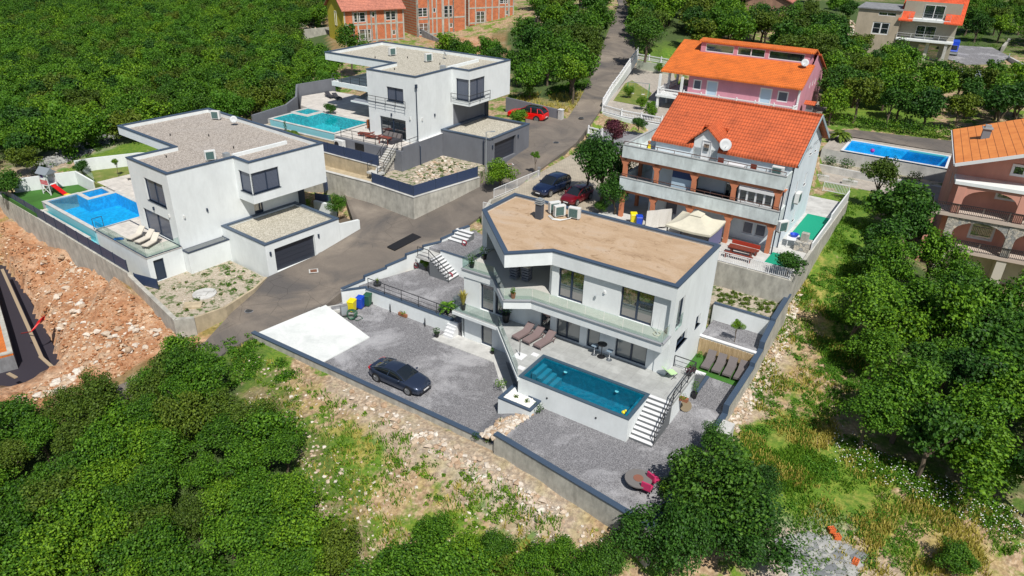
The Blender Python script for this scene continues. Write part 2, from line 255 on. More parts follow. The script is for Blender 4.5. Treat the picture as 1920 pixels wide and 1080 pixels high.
# ------------------------------------------------------------ terrain
CT = [(480,650,-1.3),(700,765,-1.3),(830,835,-1.3),(944,880,-1.3),(1160,993,-1.35),(1060,985,-1.5),(700,830,-1.7),(600,900,-2.5),(800,1000,-3),(400,700,-1.9),(300,800,-3),(100,900,-4),(0,1080,-6),(500,1080,-5),(900,1080,-4),(1200,1075,-3),(200,760,-2.4),(0,800,-3.2),
 (1290,900,-.9),(1400,760,-.6),(1480,650,.2),(1520,560,1.6),(1570,480,3),(1600,420,3.6),(1580,370,3.9),(1500,850,-1),(1700,800,-1),(1850,900,-1.5),(1920,1080,-3),(1500,1060,-2.5),(1700,1000,-2),(1650,600,1),(1900,600,1),(1750,500,1.6),(1640,350,3.8),(1750,380,3.2),(1850,500,1.2),
 (1600,240,5.5),(1780,268,5.5),(1700,200,5.9),(1900,200,6.1),(1600,150,6.3),(1750,120,6.5),(1850,100,6.6),(1650,60,8),(1900,20,9),(1400,20,9.5),(1300,60,8.8),(1250,30,10.5),
 (330,625,-1.4),(200,600,-2.2),(100,500,-2.7),(0,420,-2.2),(60,700,-3.4),(150,560,-3),(250,540,-1.7),(0,560,-3.2),(300,600,-1.5),(0,740,-3.2),
 (0,330,1),(100,310,1.2),(200,270,1.5),(230,232,2),(400,195,2.5),(0,250,.5),(0,150,1),(0,50,2),(200,100,2.5),(400,100,3),(500,150,4),(600,120,5),(300,10,5),(500,20,6),(560,60,6.2),
 (640,95,6.6),(700,80,6.8),(800,90,6.6),(900,95,6.6),(1000,170,5.6),(1050,190,5.6),(620,70,6.8),(830,70,6.8),(950,60,8.0),(980,90,7.5),(1020,20,11),(1200,180,5.0),(1165,215,4.9),(1250,100,8),(1230,60,9),
 (450,535,-.5),(640,400,.6),(850,300,4.2),(1000,350,3.9),(1180,240,5.2),(560,440,-.3)]
CW = [(-250,300,12),(0,330,24),(250,330,22),(-250,460,30),(0,460,40),(250,460,36),(-150,20,-5),(150,20,-3),(-100,60,-3),(120,90,3),(-120,120,-1),(120,150,8),(-160,180,-1),(0,10,-8),(60,20,-3),(-60,20,-6),(30,30,-2),(-400,200,6),(400,200,12),(-400,700,60),(400,700,60),(0,700,60)]
RP_ = [((150,752,-2.1),(205,775,-2.2)),((300,690,-1.6),(360,712,-1.75)),((385,640,-1.25),(425,658,-1.35)),((435,585,-.8),(478,629,-1.02)),((500,520,-.15),(612,571,-.52)),((594,478,.05),(642,546,.05)),
 ((700,440,.85),(745,497,.85)),((778,407,1.5),(850,441,2.0)),((850,375,2.4),(905,402,2.8)),((905,342,3.3),(965,352,3.55)),((960,306,4.1),(1012,318,4.15)),((1015,272,4.8),(1080,268,5.0)),((1064,222,5.5),(1120,215,5.75)),((1085,190,6.0),(1150,160,6.6)),((1108,145,6.8),(1193,97,7.8)),((1132,80,8.8),(1187,64,9.4)),((1150,36,10.4),(1181,36,10.5)),((1160,8,11.7),(1176,8,11.7)),((1150,-25,13.2),(1166,-25,13.2))]
roadL = [Vector(P(*a)) for a, b in RP_]; roadR = [Vector(P(*b)) for a, b in RP_]
drives = [[(594,478,.05),(628,450,.75),(664,419,1.65),(640,348,2.0),(700,377,1.75),(778,407,1.5),(700,440,.85)], [(905,342,3.3),(914,311,4.2),(958,287,4.62),(988,258,5.05),(985,215,5.6),(1048,221,5.5),(1064,222,5.5),(1015,272,4.8),(960,306,4.1)], [(1548,246,5.5),(1600,243,5.5),(1800,266,5.5),(1960,286,5.5),(1960,330,5.5),(1785,288,5.5),(1597,258,5.5)]]
def F_(fr, pts, z=None): return [fr.w(p[0], p[1]) for p in pts]
PADS = []
def pad(name, poly, z, mat_, depth=4.0, tilt=None):
    PADS.append(([(p[0], p[1]) for p in poly], z))
    zs = tilt if tilt else [z] * len(poly)
    m = MB().prism([(p[0], p[1]) for p in poly], z - depth, z, zs); o = m.build(name, mat_); struct(o); return o
def inpoly(x, y, poly, grow=0):
    x = np.asarray(x); y = np.asarray(y); ins = np.zeros(x.shape, bool); n = len(poly); dmin = np.full(x.shape, 1e9)
    for i in range(n):
        x0, y0 = poly[i][:2]; x1, y1 = poly[(i + 1) % n][:2]
        c = ((y0 > y) != (y1 > y)); 
        with np.errstate(divide='ignore', invalid='ignore'): xi = (x1 - x0) * (y - y0) / (y1 - y0 + 1e-12) + x0
        ins ^= c & (x < xi)
        if grow:
            L2 = (x1 - x0) ** 2 + (y1 - y0) ** 2 + 1e-9; t = np.clip(((x - x0) * (x1 - x0) + (y - y0) * (y1 - y0)) / L2, 0, 1)
            dmin = np.minimum(dmin, np.hypot(x - x0 - t * (x1 - x0), y - y0 - t * (y1 - y0)))
    return ins | (dmin < grow) if grow else ins
pxw = lambda pts, z: [P(x, y, z) for x, y in pts]
# yards and terraces (ground surfaces at their real levels)
lowyard = F_(FM, [(-31.0,-9.9),(-9.1,-9.95),(-9.1,-.4),(-30.2,-.4),(-30.6,-3.1)])
pad('gravel_yard', lowyard, -.95, YARD)
ryard = F_(FM, [(-7.1,-10.2),(4.3,-11.8),(4.3,7.1),(-7.1,7.1)]); pad('gravel_yard', ryard, 0., YARD)
rampm = MB(); q = [FM.w(-9.1,-9.95,-.92), FM.w(-9.1,-5.4,-.92), FM.w(-7.1,-5.4,0), FM.w(-7.1,-10.2,0)]
rampm.add(q + [(p[0], p[1], -4) for p in q], [(0,1,2,3),(0,4,5,1),(1,5,6,2),(2,6,7,3),(3,7,4,0)]); struct(rampm.build('gravel_slope', YARD)); PADS.append(([p[:2] for p in q], -.95))
cyard = F_(FM, [(-28.9,-.5),(-17.4,-.45),(-17.4,9.5),(-25.4,9.5),(-26.6,5.2),(-27.9,1.5)]); pad('gravel_court', cyard, .25, YARD)
pad('gravel_terrace', F_(FM, [(0,7.1),(4.3,7.1),(4.3,10.15),(0,10.15)]), 1.5, YARD); g2 = pad('grass_terrace', F_(FM, [(-3,10.15),(4.3,10.15),(4.3,14.3),(-3,14.3)]), 2.75, DIRT)
pad('concrete_patio', F_(FW, [(-16,-3.8),(2.6,-3.8),(2.6,17.3),(-16,17.3)]), 4.8, CONCW, 6)
pad('paved_parking', pxw([(935,376),(1010,325),(1082,284),(1200,262),(1240,420),(1060,425)], 4.5) , 4.5, PAVE, 3)
pad('artificial_lawn', F_(FL, [(-29.5,-4.3),(-20.6,-4.3),(-20.6,2.3),(-26.4,2.4)]), 1.2, LAWN); pad('upper_lawn', F_(FL, [(-27.6,2.8),(-20.5,2.8),(-20.5,9),(-26.5,9.5)]), 2.15, LAWN2)
pad('stony_garden', F_(FL, [(-2.0,-4.2),(8.3,-5.5),(9.1,-1.8),(7.0,3.9),(0,3.9),(0,-3)]), -.32, DIRT, 3)
pad('stony_garden', F_(FH, [(-1,-6.6),(5.0,-7.0),(7.4,1.2),(6.5,4.3),(-.5,4.3)]), 4.45, DIRT, 3)
pad('gravel_strip', F_(FH, [(-16,-5.4),(-.9,-5.4),(-.9,-2),(-16,-2)]), 5.6, m_gravel('pale_gravel', (.3,.28,.25), (.45,.42,.38), (.6,.57,.52), 9), 3)
pad('dirt_ledge', F_(FH, [(-16,-7.0),(-1,-6.6),(-1,-5.2),(-16,-5.2)]), 4.0, CONCB, 3)
pad('side_court', pxw([(1085,284),(1104,254),(1130,240),(1250,255),(1245,300),(1180,290)], 4.7), 4.7, CONCD, 2)
pad('paved_court', pxw([(1133,206),(1150,176),(1164,156),(1182,130),(1196,118),(1262,128),(1275,205),(1240,234),(1165,221)], 5.7), 5.7, PAVG, 3)
pad('house_court', F_(FK, [(-25.5,-1.5),(1.5,-1.5),(1.5,20),(-16,20),(-24,13)]), 5.6, PAVG, 4)
# terrain height field
cpts = np.array([P(x, y, z) for x, y, z in CT] + CW + [tuple(p - Vector((0, 0, .1))) for p in roadL[1:] + roadR[1:]])
D = np.hypot(cpts[:, None, 0] - cpts[None, :, 0], cpts[:, None, 1] - cpts[None, :, 1]); n_ = len(cpts)
A = np.zeros((n_ + 3, n_ + 3)); A[:n_, :n_] = D + np.eye(n_) * -.6; A[:n_, n_] = 1; A[:n_, n_ + 1:] = cpts[:, :2]; A[n_:, :n_] = A[:n_, n_:].T
cw = np.linalg.solve(A, np.concatenate([cpts[:, 2], np.zeros(3)]))
def base_z(x, y):
    x = np.atleast_1d(x).astype(float); y = np.atleast_1d(y).astype(float); o = np.zeros(len(x))
    for i in range(0, len(x), 20000):
        a, b = x[i:i + 20000], y[i:i + 20000]; o[i:i + 20000] = np.hypot(a[:, None] - cpts[None, :, 0], b[:, None] - cpts[None, :, 1]) @ cw[:n_] + cw[n_] + cw[n_ + 1] * a + cw[n_ + 2] * b
    return o
xs = np.concatenate([np.arange(-420, -70, 12), np.arange(-70, 75, .8), np.arange(75, 430, 12)]); ys = np.concatenate([np.arange(2, 18, 4), np.arange(18, 130, .8), np.arange(130, 220, 2.5), np.arange(220, 720, 14)])
GX, GY = np.meshgrid(xs, ys); gx = GX.ravel(); gy = GY.ravel(); gz = base_z(gx, gy)
near = (np.abs(gx) < 78) & (gy < 140)
nz = np.array([noise.fractal(Vector((x * .35, y * .35, 3.)), .9, 2.1, 3) for x, y in zip(gx[near], gy[near])]); gz[near] += nz * .22
dirtpoly = [P(x, y, -2) for x, y in [(-60,395),(0,398),(60,432),(180,498),(250,545),(330,606),(352,640),(260,700),(185,730),(0,775),(-80,800)]]
dm = inpoly(gx, gy, dirtpoly)
rg = np.array([abs(noise.fractal(Vector((x * .3, y * .3, 9.)), .8, 2.2, 4)) for x, y in zip(gx[dm], gy[dm])]); gz[dm] += rg * 1.9 - .2
heap = P(235, 585, -1.8); gz += 2.0 * np.exp(-((gx - heap[0]) ** 2 + (gy - heap[1]) ** 2) / 14.)
heap = P(190, 505, -1.8); gz += .8 * np.exp(-((gx - heap[0]) ** 2 + (gy - heap[1]) ** 2) / 10.)
pit = [P(x, y, -4.2) for x, y in [(-60,500),(15,497),(60,560),(110,655),(118,690),(60,730),(-60,740)]]; gz = np.where(inpoly(gx, gy, pit), -5.0, gz)
# roads
def lerp_rows(L_, R_, k=6, m=6):
    rows = []
    for i in range(len(L_) - 1):
        for t in range(k + (i == len(L_) - 2)):
            a = L_[i].lerp(L_[i + 1], t / k); b = R_[i].lerp(R_[i + 1], t / k); rows.append([a.lerp(b, j / m) for j in range(m + 1)])
    return rows
rows = lerp_rows(roadL, roadR); rm = MB(); mm = 7; vs = [p for r in rows for p in r]; fs = [(i * mm + j, i * mm + j + 1, (i + 1) * mm + j + 1, (i + 1) * mm + j) for i in range(len(rows) - 1) for j in range(mm - 1)]
rm.add(vs, fs); b0 = len(vs); sk = [r[0] for r in rows]; sk2 = [r[-1] for r in rows]
for S_ in (sk, sk2):
    b0 = len(rm.v); rm.add([tuple(p) for p in S_] + [(p[0], p[1], p[2] - 1.5) for p in S_], [(i, i + 1, len(S_) + i + 1, len(S_) + i) for i in range(len(S_) - 1)])
struct(rm.build('road', ASPH, recalc=False))
rsamp = [tuple(p) for p in vs]
for d_ in drives:
    pts = [P(*q) for q in d_]; c = tuple(np.mean(pts, 0)); dmesh = MB(); n = len(pts)
    dmesh.add(pts + [c] + [(p[0], p[1], p[2] - 1.2) for p in pts], [(i, (i + 1) % n, n) for i in range(n)] + [(i, i + n + 1, (i + 1) % n + n + 1, (i + 1) % n) for i in range(n)]); struct(dmesh.build('driveway', ASPH))
    for i in range(n):
        for a_ in np.linspace(0, 1, 6):
            for b_ in np.linspace(0, 1, 6):
                e = Vector(pts[i]).lerp(Vector(pts[(i + 1) % n]), a_); rsamp.append(tuple(Vector(c).lerp(e, b_)))
rs = np.array(rsamp)
cand = np.where((gx > rs[:, 0].min() - 3) & (gx < rs[:, 0].max() + 3) & (gy < rs[:, 1].max() + 3))[0]
for i in range(0, len(cand), 4000):
    c = cand[i:i + 4000]; d = np.hypot(gx[c][:, None] - rs[None, :, 0], gy[c][:, None] - rs[None, :, 1]); j = d.argmin(1); dd = d[np.arange(len(c)), j]
    gz[c] = np.where(dd < 1.5, np.minimum(gz[c], rs[j, 2] - .2), np.where(dd < 4, gz[c] + (rs[j, 2] - .06 - gz[c]) * (4 - dd) / 2.5 * .6, gz[c]))

PADS += [(F_(FL, [(-20.6,-4.3),(.3,-4.3),(.3,0),(7,3.9),(7,13),(2.6,15.5),(-22,15.5),(-22,3),(-20.6,3)]), -.3), (F_(FH, [(-22,-4),(.2,-3.1),(.2,4),(6.5,4),(6.5,12.7),(1.8,16),(-18,16.5),(-27,9)]), 4.5),
         (F_(FM, [(-18,-1.4),(0,-1.4),(0,8.3),(-18,8.3)]), -.9), (F_(FR, [(-3,-2.5),(16,-2.5),(16,12),(-3,12)]), -.5), ([P(*q)[:2] for q in [(1556,285,4.9),(1590,262,5.4),(1790,292,5.4),(1790,330,5),(1745,400,3.7),(1545,350,3.9)]], 3.6)]
for poly, z in PADS:
    ins = inpoly(gx, gy, poly, .9); gz = np.where(ins, np.minimum(gz, z - .35), gz)
ZG = gz.reshape(GX.shape)
def TZ(x, y):
    i = int(np.clip(np.searchsorted(xs, x) - 1, 0, len(xs) - 2)); j = int(np.clip(np.searchsorted(ys, y) - 1, 0, len(ys) - 2))
    a = (x - xs[i]) / (xs[i + 1] - xs[i]); b = (y - ys[j]) / (ys[j + 1] - ys[j])
    return float((ZG[j, i] * (1 - a) + ZG[j, i + 1] * a) * (1 - b) + (ZG[j + 1, i] * (1 - a) + ZG[j + 1, i + 1] * a) * b)
def hit(px, py, up=0):
    d = ray(px, py); t = 15.; q = None
    while t < 600:
        x, y, z = d[0] * t, d[1] * t, HC + d[2] * t
        if z < TZ(x, y) + up: break
        t += .5 if t < 90 else 1.5
    lo, hi = t - 1.5, t
    for _ in range(10):
        m = (lo + hi) / 2; z = HC + d[2] * m
        if z < TZ(d[0] * m, d[1] * m) + up: hi = m
        else: lo = m
    return (d[0] * hi, d[1] * hi, TZ(d[0] * hi, d[1] * hi))
def zone(polys, soft=1.5):
    o = np.zeros(len(gx))
    for pl in polys:
        q = [hit(x, y) for x, y in pl]; i0 = inpoly(gx, gy, q); i1 = inpoly(gx, gy, q, soft); o = np.maximum(o, np.where(i0, 1, np.where(i1, .5, 0)))
    return o
dirt = zone([[(0,400),(60,432),(180,498),(250,545),(330,606),(400,640),(300,690),(172,745),(0,815)], [(545,30),(615,20),(640,95),(600,110),(560,60)], [(800,75),(980,60),(1010,100),(900,110)]])
lush = zone([[(1590,350),(1545,420),(1500,520),(1560,640),(1620,560),(1640,400)], [(1380,800),(1500,800),(1600,870),(1690,960),(1640,1079),(1440,1079),(1400,900)], [(590,800),(680,830),(690,900),(620,880)], [(840,930),(960,960),(1000,1040),(880,1050)], [(380,640),(470,640),(500,690),(420,720)], [(1225,60),(1320,70),(1250,130),(1215,110)], [(1560,150),(1700,190),(1740,250),(1560,230)], [(90,250),(250,240),(350,260),(160,300)]])
dry = zone([[(1370,800),(1400,760),(1440,640),(1470,560),(1530,470),(1540,560),(1560,680),(1500,800)], [(1610,960),(1720,930),(1830,1000),(1850,1079),(1640,1079)], [(1430,560),(1540,470),(1640,720),(1560,830),(1430,700)], [(960,180),(1090,170),(1060,210),(960,195)], [(430,700),(700,770),(1150,980),(1100,1040),(700,900)]])
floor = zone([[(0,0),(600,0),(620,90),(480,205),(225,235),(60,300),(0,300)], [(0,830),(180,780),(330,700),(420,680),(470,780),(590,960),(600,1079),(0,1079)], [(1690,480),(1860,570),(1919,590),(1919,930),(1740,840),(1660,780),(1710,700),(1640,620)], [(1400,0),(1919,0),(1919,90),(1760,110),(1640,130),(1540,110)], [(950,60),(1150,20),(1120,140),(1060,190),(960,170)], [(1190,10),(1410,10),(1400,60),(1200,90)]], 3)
rub = zone([[(1430,1000),(1560,1000),(1640,1079),(1440,1079)], [(40,300),(230,250),(230,262),(60,330)], [(1340,780),(1440,600),(1470,610),(1400,760)], [(640,720),(760,790),(930,880),(1060,970),(1030,975),(850,880)]])
tm = MB(); nx, ny = len(xs), len(ys); tm.v = list(zip(gx.tolist(), gy.tolist(), gz.tolist())); tm.f = [(j * nx + i, j * nx + i + 1, (j + 1) * nx + i + 1, (j + 1) * nx + i) for j in range(ny - 1) for i in range(nx - 1)]
GRD = mat('hillside_ground', (.3, .25, .15), .95); k = N(GRD)
n1 = k.noise(.55, 7, .68); n2 = k.noise(3.2, 6, .72); n3 = k.noise(.13, 4, .5); st = k.voro(4.5)
soil = k.mix(1., k.ramp(n2, [(.28, (.19, .12, .065)), (.5, (.35, .245, .145)), (.72, (.54, .44, .32))]), k.ramp(k.sep(st, 0), [(0, (.75, .75, .75)), (1, (1.2, 1.2, 1.2))]), 'MULTIPLY')
grs = k.mix(1., k.ramp(n2, [(.3, (.04, .11, .008)), (.5, (.10, .19, .014)), (.72, (.20, .25, .035))]), k.ramp(n3, [(.3, (.8, .9, .8)), (.7, (1.25, 1.1, 1.)) ]), 'MULTIPLY')
gm = k.math('ADD', n1, k.math('SUBTRACT', k.math('MULTIPLY', k.attr('lush'), .22), k.math('ADD', k.math('MULTIPLY', k.attr('dry'), .07), k.math('MULTIPLY', k.attr('rub'), .3))))
gmask = k.sep(k.ramp(gm, [(.47, (0, 0, 0)), (.56, (1, 1, 1))]), 0)
c0 = k.mix(gmask, soil, grs)
dryc = k.ramp(n2, [(.3, (.20, .17, .03)), (.7, (.46, .36, .12))]); dm_ = k.math('MULTIPLY', k.attr('dry'), k.sep(k.ramp(k.noise(.8, 5, .65), [(.45, (0, 0, 0)), (.62, (.75, .75, .75))]), 0)); c1 = k.mix(dm_, c0, dryc)
red = k.mix(1., k.ramp(k.noise(.45, 7, .7), [(.3, (.30, .125, .055)), (.48, (.40, .21, .11)), (.66, (.50, .35, .235))]), k.ramp(n2, [(.25, (.55, .5, .48)), (.5, (1, 1, 1)), (.75, (1.25, 1.3, 1.35))]), 'MULTIPLY'); c2 = k.mix(k.attr('dirt'), c1, red)
gs = k.ramp(n2, [(.3, (.22, .21, .2)), (.7, (.55, .52, .47))]); c2 = k.mix(k.math('MULTIPLY', k.attr('rub'), .6), c2, gs)
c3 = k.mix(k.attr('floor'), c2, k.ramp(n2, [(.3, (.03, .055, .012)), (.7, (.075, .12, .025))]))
k.col(c3); k.bump(k.math('ADD', n2, k.math('MULTIPLY', k.voro(4.5, out='Distance'), .6)), .6, .15)
struct(tm.build('terrain', GRD, smooth=True, recalc=False, attr=dict(dirt=dirt, lush=lush, dry=dry, floor=floor, rub=rub)))
# ------------------------------------------------------------ building helpers
class Fac:   # one wall face from A to B (house inside on the left), a along it, z up, d inward
    def __init__(s, A, B): s.A = np.array(A, float); B = np.array(B, float); s.len = float(np.hypot(*(B - s.A))); s.t = (B - s.A) / s.len; s.n = np.array([-s.t[1], s.t[0]])
    def p(s, a, z, d=0): q = s.A + s.t * a + s.n * d; return (float(q[0]), float(q[1]), z)
    def hexa(s, mb, a0, a1, z0, z1, d0, d1):
        return mb.hexa([s.p(a0, z0, d0), s.p(a1, z0, d0), s.p(a1, z0, d1), s.p(a0, z0, d1)], [s.p(a0, z1, d0), s.p(a1, z1, d0), s.p(a1, z1, d1), s.p(a0, z1, d1)])
def shell(mb, poly, z0, z1, holes={}, dep=.2, cap=True, ztop=None):
    n = len(poly); facs = []
    for i in range(n):
        f = Fac(poly[i], poly[(i + 1) % n]); facs.append(f); hs = holes.get(i, [])
        A_ = sorted({0., f.len} | {h[0] for h in hs} | {h[1] for h in hs}); Z_ = sorted({z0, z1} | {h[2] for h in hs} | {h[3] for h in hs})
        for a0, a1 in zip(A_, A_[1:]):
            for b0, b1 in zip(Z_, Z_[1:]):
                ca, cb = (a0 + a1) / 2, (b0 + b1) / 2
                if any(h[0] < ca < h[1] and h[2] < cb < h[3] for h in hs): continue
                mb.add([f.p(a0, b0), f.p(a1, b0), f.p(a1, b1), f.p(a0, b1)], [(0, 1, 2, 3)])
        for h in hs:
            a0, a1, b0, b1 = h[:4]
            for q in ([(a0, b0), (a1, b0)], [(a1, b0), (a1, b1)], [(a1, b1), (a0, b1)], [(a0, b1), (a0, b0)]):
                mb.add([f.p(*q[0]), f.p(*q[1]), f.p(*q[1], dep), f.p(*q[0], dep)], [(0, 1, 2, 3)])
    if cap:
        mb.add([(p[0], p[1], z1) for p in poly], [tuple(range(n))]); mb.add([(p[0], p[1], z0) for p in poly], [tuple(range(n))[::-1]])
    return facs
def window(f, h, par, m=NAVY, mull=(), dep=.2, glass=GLASS, fw=.07, sill=None, name='window', hbar=(), lab=None, cols=None):
    a0, a1, b0, b1 = h[:4]; d = dep - .09; w = MB()
    for q in ((a0, a1, b0, b0 + fw), (a0, a1, b1 - fw, b1), (a0, a0 + fw, b0 + fw, b1 - fw), (a1 - fw, a1, b0 + fw, b1 - fw)): f.hexa(w, *q, d, dep + .02)
    for x in mull: x = a0 + (a1 - a0) * x; f.hexa(w, x - fw * .7, x + fw * .7, b0 + fw, b1 - fw, d - .01, dep + .02)
    for y in hbar: y = b0 + (b1 - b0) * y; f.hexa(w, a0 + fw, a1 - fw, y - .02, y + .02, d + .02, dep + .02)
    o = w.build(name, m, par)
    if lab: o['label'] = lab
    g = MB(); f.hexa(g, a0 + fw * .5, a1 - fw * .5, b0 + fw * .5, b1 - fw * .5, dep - .03, dep + .01); g.build('pane', glass, o)
    if sill: s = MB(); f.hexa(s, a0 - .05, a1 + .05, b0 - .05, b0, -.06, dep); s.build('sill', sill, o)
    return o
def coping(mb, poly, z, w=.35, h=.1, over=.05):
    n = len(poly); P2 = [np.array(p, float) for p in poly]; out = []; inn = []
    for i in range(n):
        a = P2[i] - P2[i - 1]; b = P2[(i + 1) % n] - P2[i]; a /= np.hypot(*a); b /= np.hypot(*b); na = np.array([-a[1], a[0]]); nb = np.array([-b[1], b[0]])
        m_ = na + nb; m_ /= (m_ @ na) ; out.append(P2[i] - m_ * over); inn.append(P2[i] + m_ * (w - over))
    for i in range(n):
        j = (i + 1) % n; mb.hexa([(*out[i], z), (*out[j], z), (*inn[j], z), (*inn[i], z)], [(*out[i], z + h), (*out[j], z + h), (*inn[j], z + h), (*inn[i], z + h)])
    return mb
def flatroof(par, poly, zp, cop, surf, w=.4, sink=.35, h=.1, name='roof'):
    q = MB().prism(poly, zp - sink - .05, zp - sink); r = q.build(name, surf, par); coping(MB(), poly, zp, w, h).build('roof_edge', cop, r); return r
def parapet_in(mb, poly, z0, z1, w=.3):
    coping(mb, poly, z0, w, z1 - z0, 0)
def wall_run(name, label, pts, zb, zt, th, m, cop=None, group=None, cat='wall', ch=.06, cw_=.05):
    pts = [np.array(p[:2], float) for p in pts]; n = len(pts); zb = zb if isinstance(zb, (list, tuple)) else [zb] * n; zt = zt if isinstance(zt, (list, tuple)) else [zt] * n
    o = pts[0]; r = T(name, label, cat, (o[0], o[1], zb[0]), 0, group)
    def sweep(mb, w, b, t):
        Ls = []; Rs = []
        for i in range(n):
            a = pts[i] - pts[i - 1] if i else pts[1] - pts[0]; c = pts[i + 1] - pts[i] if i < n - 1 else a
            a = a / np.hypot(*a); c = c / np.hypot(*c); na = np.array([-a[1], a[0]]); nb = np.array([-c[1], c[0]]); mm_ = na + nb; mm_ = mm_ / (mm_ @ na) * w / 2
            Ls.append(pts[i] + mm_ - o); Rs.append(pts[i] - mm_ - o)
        base = len(mb.v)
        for i in range(n): mb.v += [(*Ls[i], b[i] - zb[0]), (*Rs[i], b[i] - zb[0]), (*Rs[i], t[i] - zb[0]), (*Ls[i], t[i] - zb[0])]
        for i in range(n - 1):
            q = base + 4 * i
            for k_ in range(4): mb.f.append((q + k_, q + (k_ + 1) % 4, q + 4 + (k_ + 1) % 4, q + 4 + k_))
        mb.f += [(base, base + 3, base + 2, base + 1), tuple(base + 4 * (n - 1) + k_ for k_ in range(4))]; return mb
    sweep(MB(), th, zb, zt).build('wall', m, r)
    if cop: sweep(MB(), th + cw_ * 2, zt, [z + ch for z in zt]).build('coping', cop, r)
    return r
def resample(pts, step):
    out = []
    for a, b in zip(pts, pts[1:]):
        a = Vector(a); b = Vector(b); k_ = max(1, round((b - a).length / step)); out += [a.lerp(b, i / k_) for i in range(k_)]
    return out + [Vector(pts[-1])]
def railing(label, pts, h=1., kind='bars', step=1.5, m=DARKM, name='railing', group=None, cat='railing', wires=2, mp=None):
    pts = [Vector(p) for p in pts]; o = pts[0]; r = T(name, label, cat, tuple(o), 0, group); q = [p - o for p in resample(pts, step)]; up = Vector((0, 0, 1))
    if kind == 'glass':
        for a, b in zip(q, q[1:]):
            d = (b - a).normalized() * .02; MB().beam(a + d + up * h * .5, b - d + up * h * .5, .016, h).build('glass_panel', RAILG, r)
        mb = MB()
        for a, b in zip([p - o for p in pts], [p - o for p in pts[1:]]): mb.beam(a + up * .02, b + up * .02, .06, .05)
        mb.build('base_channel', GALV, r); return r
    for p in q: MB().beam(p, p + up * h, .05).build('post', mp or m, r)
    mb = MB()
    for a, b in zip([p - o for p in pts], [p - o for p in pts[1:]]):
        mb.beam(a + up * h, b + up * h, .06, .045)
        if kind == 'wires':
            for w_ in range(wires): mb.beam(a + up * h * (w_ + .5) / (wires + .5), b + up * h * (w_ + .5) / (wires + .5), .025)
        else: mb.beam(a + up * .1, b + up * .1, .04)
    mb.build('rail', m, r)
    if kind == 'bars':
        mb = MB()
        for a, b in zip(q, q[1:]):
            k_ = max(2, int((b - a).length / .14))
            for i in range(1, k_): p = a.lerp(b, i / k_); mb.beam(p + up * .1, p + up * h, .028)
        mb.build('balusters', m, r)
    return r
def balustrade(label, pts, h=.85, group='white balustrades round the pink house', m=WPAINT):
    pts = [Vector(p) for p in pts]; o = pts[0]; r = T('balustrade', label, 'balustrade', tuple(o), 0, group); up = Vector((0, 0, 1)); loc = [p - o for p in pts]
    mb = MB(); lw = MB()
    for a, b in zip(loc, loc[1:]): mb.beam(a + up * (h - .06), b + up * (h - .06), .2, .12); lw.beam(a + up * .05, b + up * .05, .18, .1)
    mb.build('handrail', m, r); lw.build('plinth', m, r); mb = MB(); q = [p - o for p in resample(pts, 2.6)]
    for p in q:
        mb.beam(p, p + up * (h + .02), .22); c = p + up * (h + .12); mb.blob(tuple(c), .11, 1, 0)
    mb.build('piers', m, r); mb = MB()
    for a, b in zip(q, q[1:]):
        k_ = max(2, int((b - a).length / .22))
        for i in range(1, k_):
            p = a.lerp(b, i / k_); mb.lathe([(.045, p.z + .1), (.04, p.z + .2), (.08, p.z + .34), (.035, p.z + .52), (.05, p.z + h - .1)], p.x, p.y, 5)
    mb.build('balusters', m, r); return r
def slatfence(label, pts, h=1.15, m=FENCEB, group=None, step=2.4, nsl=9, name='slat_fence'):
    pts = [Vector(p) for p in pts]; o = pts[0]; r = T(name, label, 'fence', tuple(o), 0, group); q = [p - o for p in resample(pts, step)]; up = Vector((0, 0, 1))
    for a, b in zip(q, q[1:]):
        mb = MB()
        for i in range(nsl): z = (i + .6) * h / nsl; mb.beam(a + up * z, b + up * z, .03, h / nsl * .9)
        mb.build('slat_panel', m, r)
    for p in q: MB().beam(p, p + up * (h + .05), .07).build('post', NAVY, r)
    return r
def stairs(label, fr, u0, u1, v0, z0, v1, z1, n, mtop=CONCW, mrise=CONCD, name='garden_stairs', axis='v', solid=True):
    # runs from (v0,z0) low to (v1,z1) high in a frame; treads u0..u1
    r = T(name, label, 'stairs', fr.w((u0 + u1) / 2, v0, z0) if axis == 'v' else fr.w(v0, (u0 + u1) / 2, z0), fr.yaw); du = (u1 - u0) / 2; L_ = v1 - v0; H_ = z1 - z0
    tr = MB(); bd = MB()
    for i in range(n):
        a = L_ * i / n; b = L_ * (i + 1) / n; z = H_ * (i + 1) / n; zz = (z - H_ / n * 1.6 - .3) if not solid else -.5
        lo, hi = min(a, b), max(a, b)
        if axis == 'v': bd.box(-du, du, lo, hi, zz, z - .02); tr.box(-du - .01, du + .01, lo - .0, hi + .0, z - .02, z)
        else: bd.box(lo, hi, -du, du, zz, z - .02); tr.box(lo, hi, -du - .01, du + .01, z - .02, z)
    bd.build('risers', mrise, r); tr.build('treads', mtop, r); return r
def ac_unit(loc, rz, label, group='air conditioning units on the flat roofs'):
    r = T('air_conditioner', label, 'air conditioner', loc, rz, group); MB().box(-.48, .48, -.19, .19, .12, 1.0).build('casing', ACW, r, bevel=.02)
    g = MB()
    for i in range(8): g.box(-.4, .3, -.215, -.195, .2 + i * .09, .26 + i * .09)
    g.build('grille', mat('grille_green', (.06, .13, .12), .5), r); g = MB(); g.box(-.4, -.32, -.16, .16, 0, .12); g.box(.32, .4, -.16, .16, 0, .12); g.build('foot', CONC, r); return r
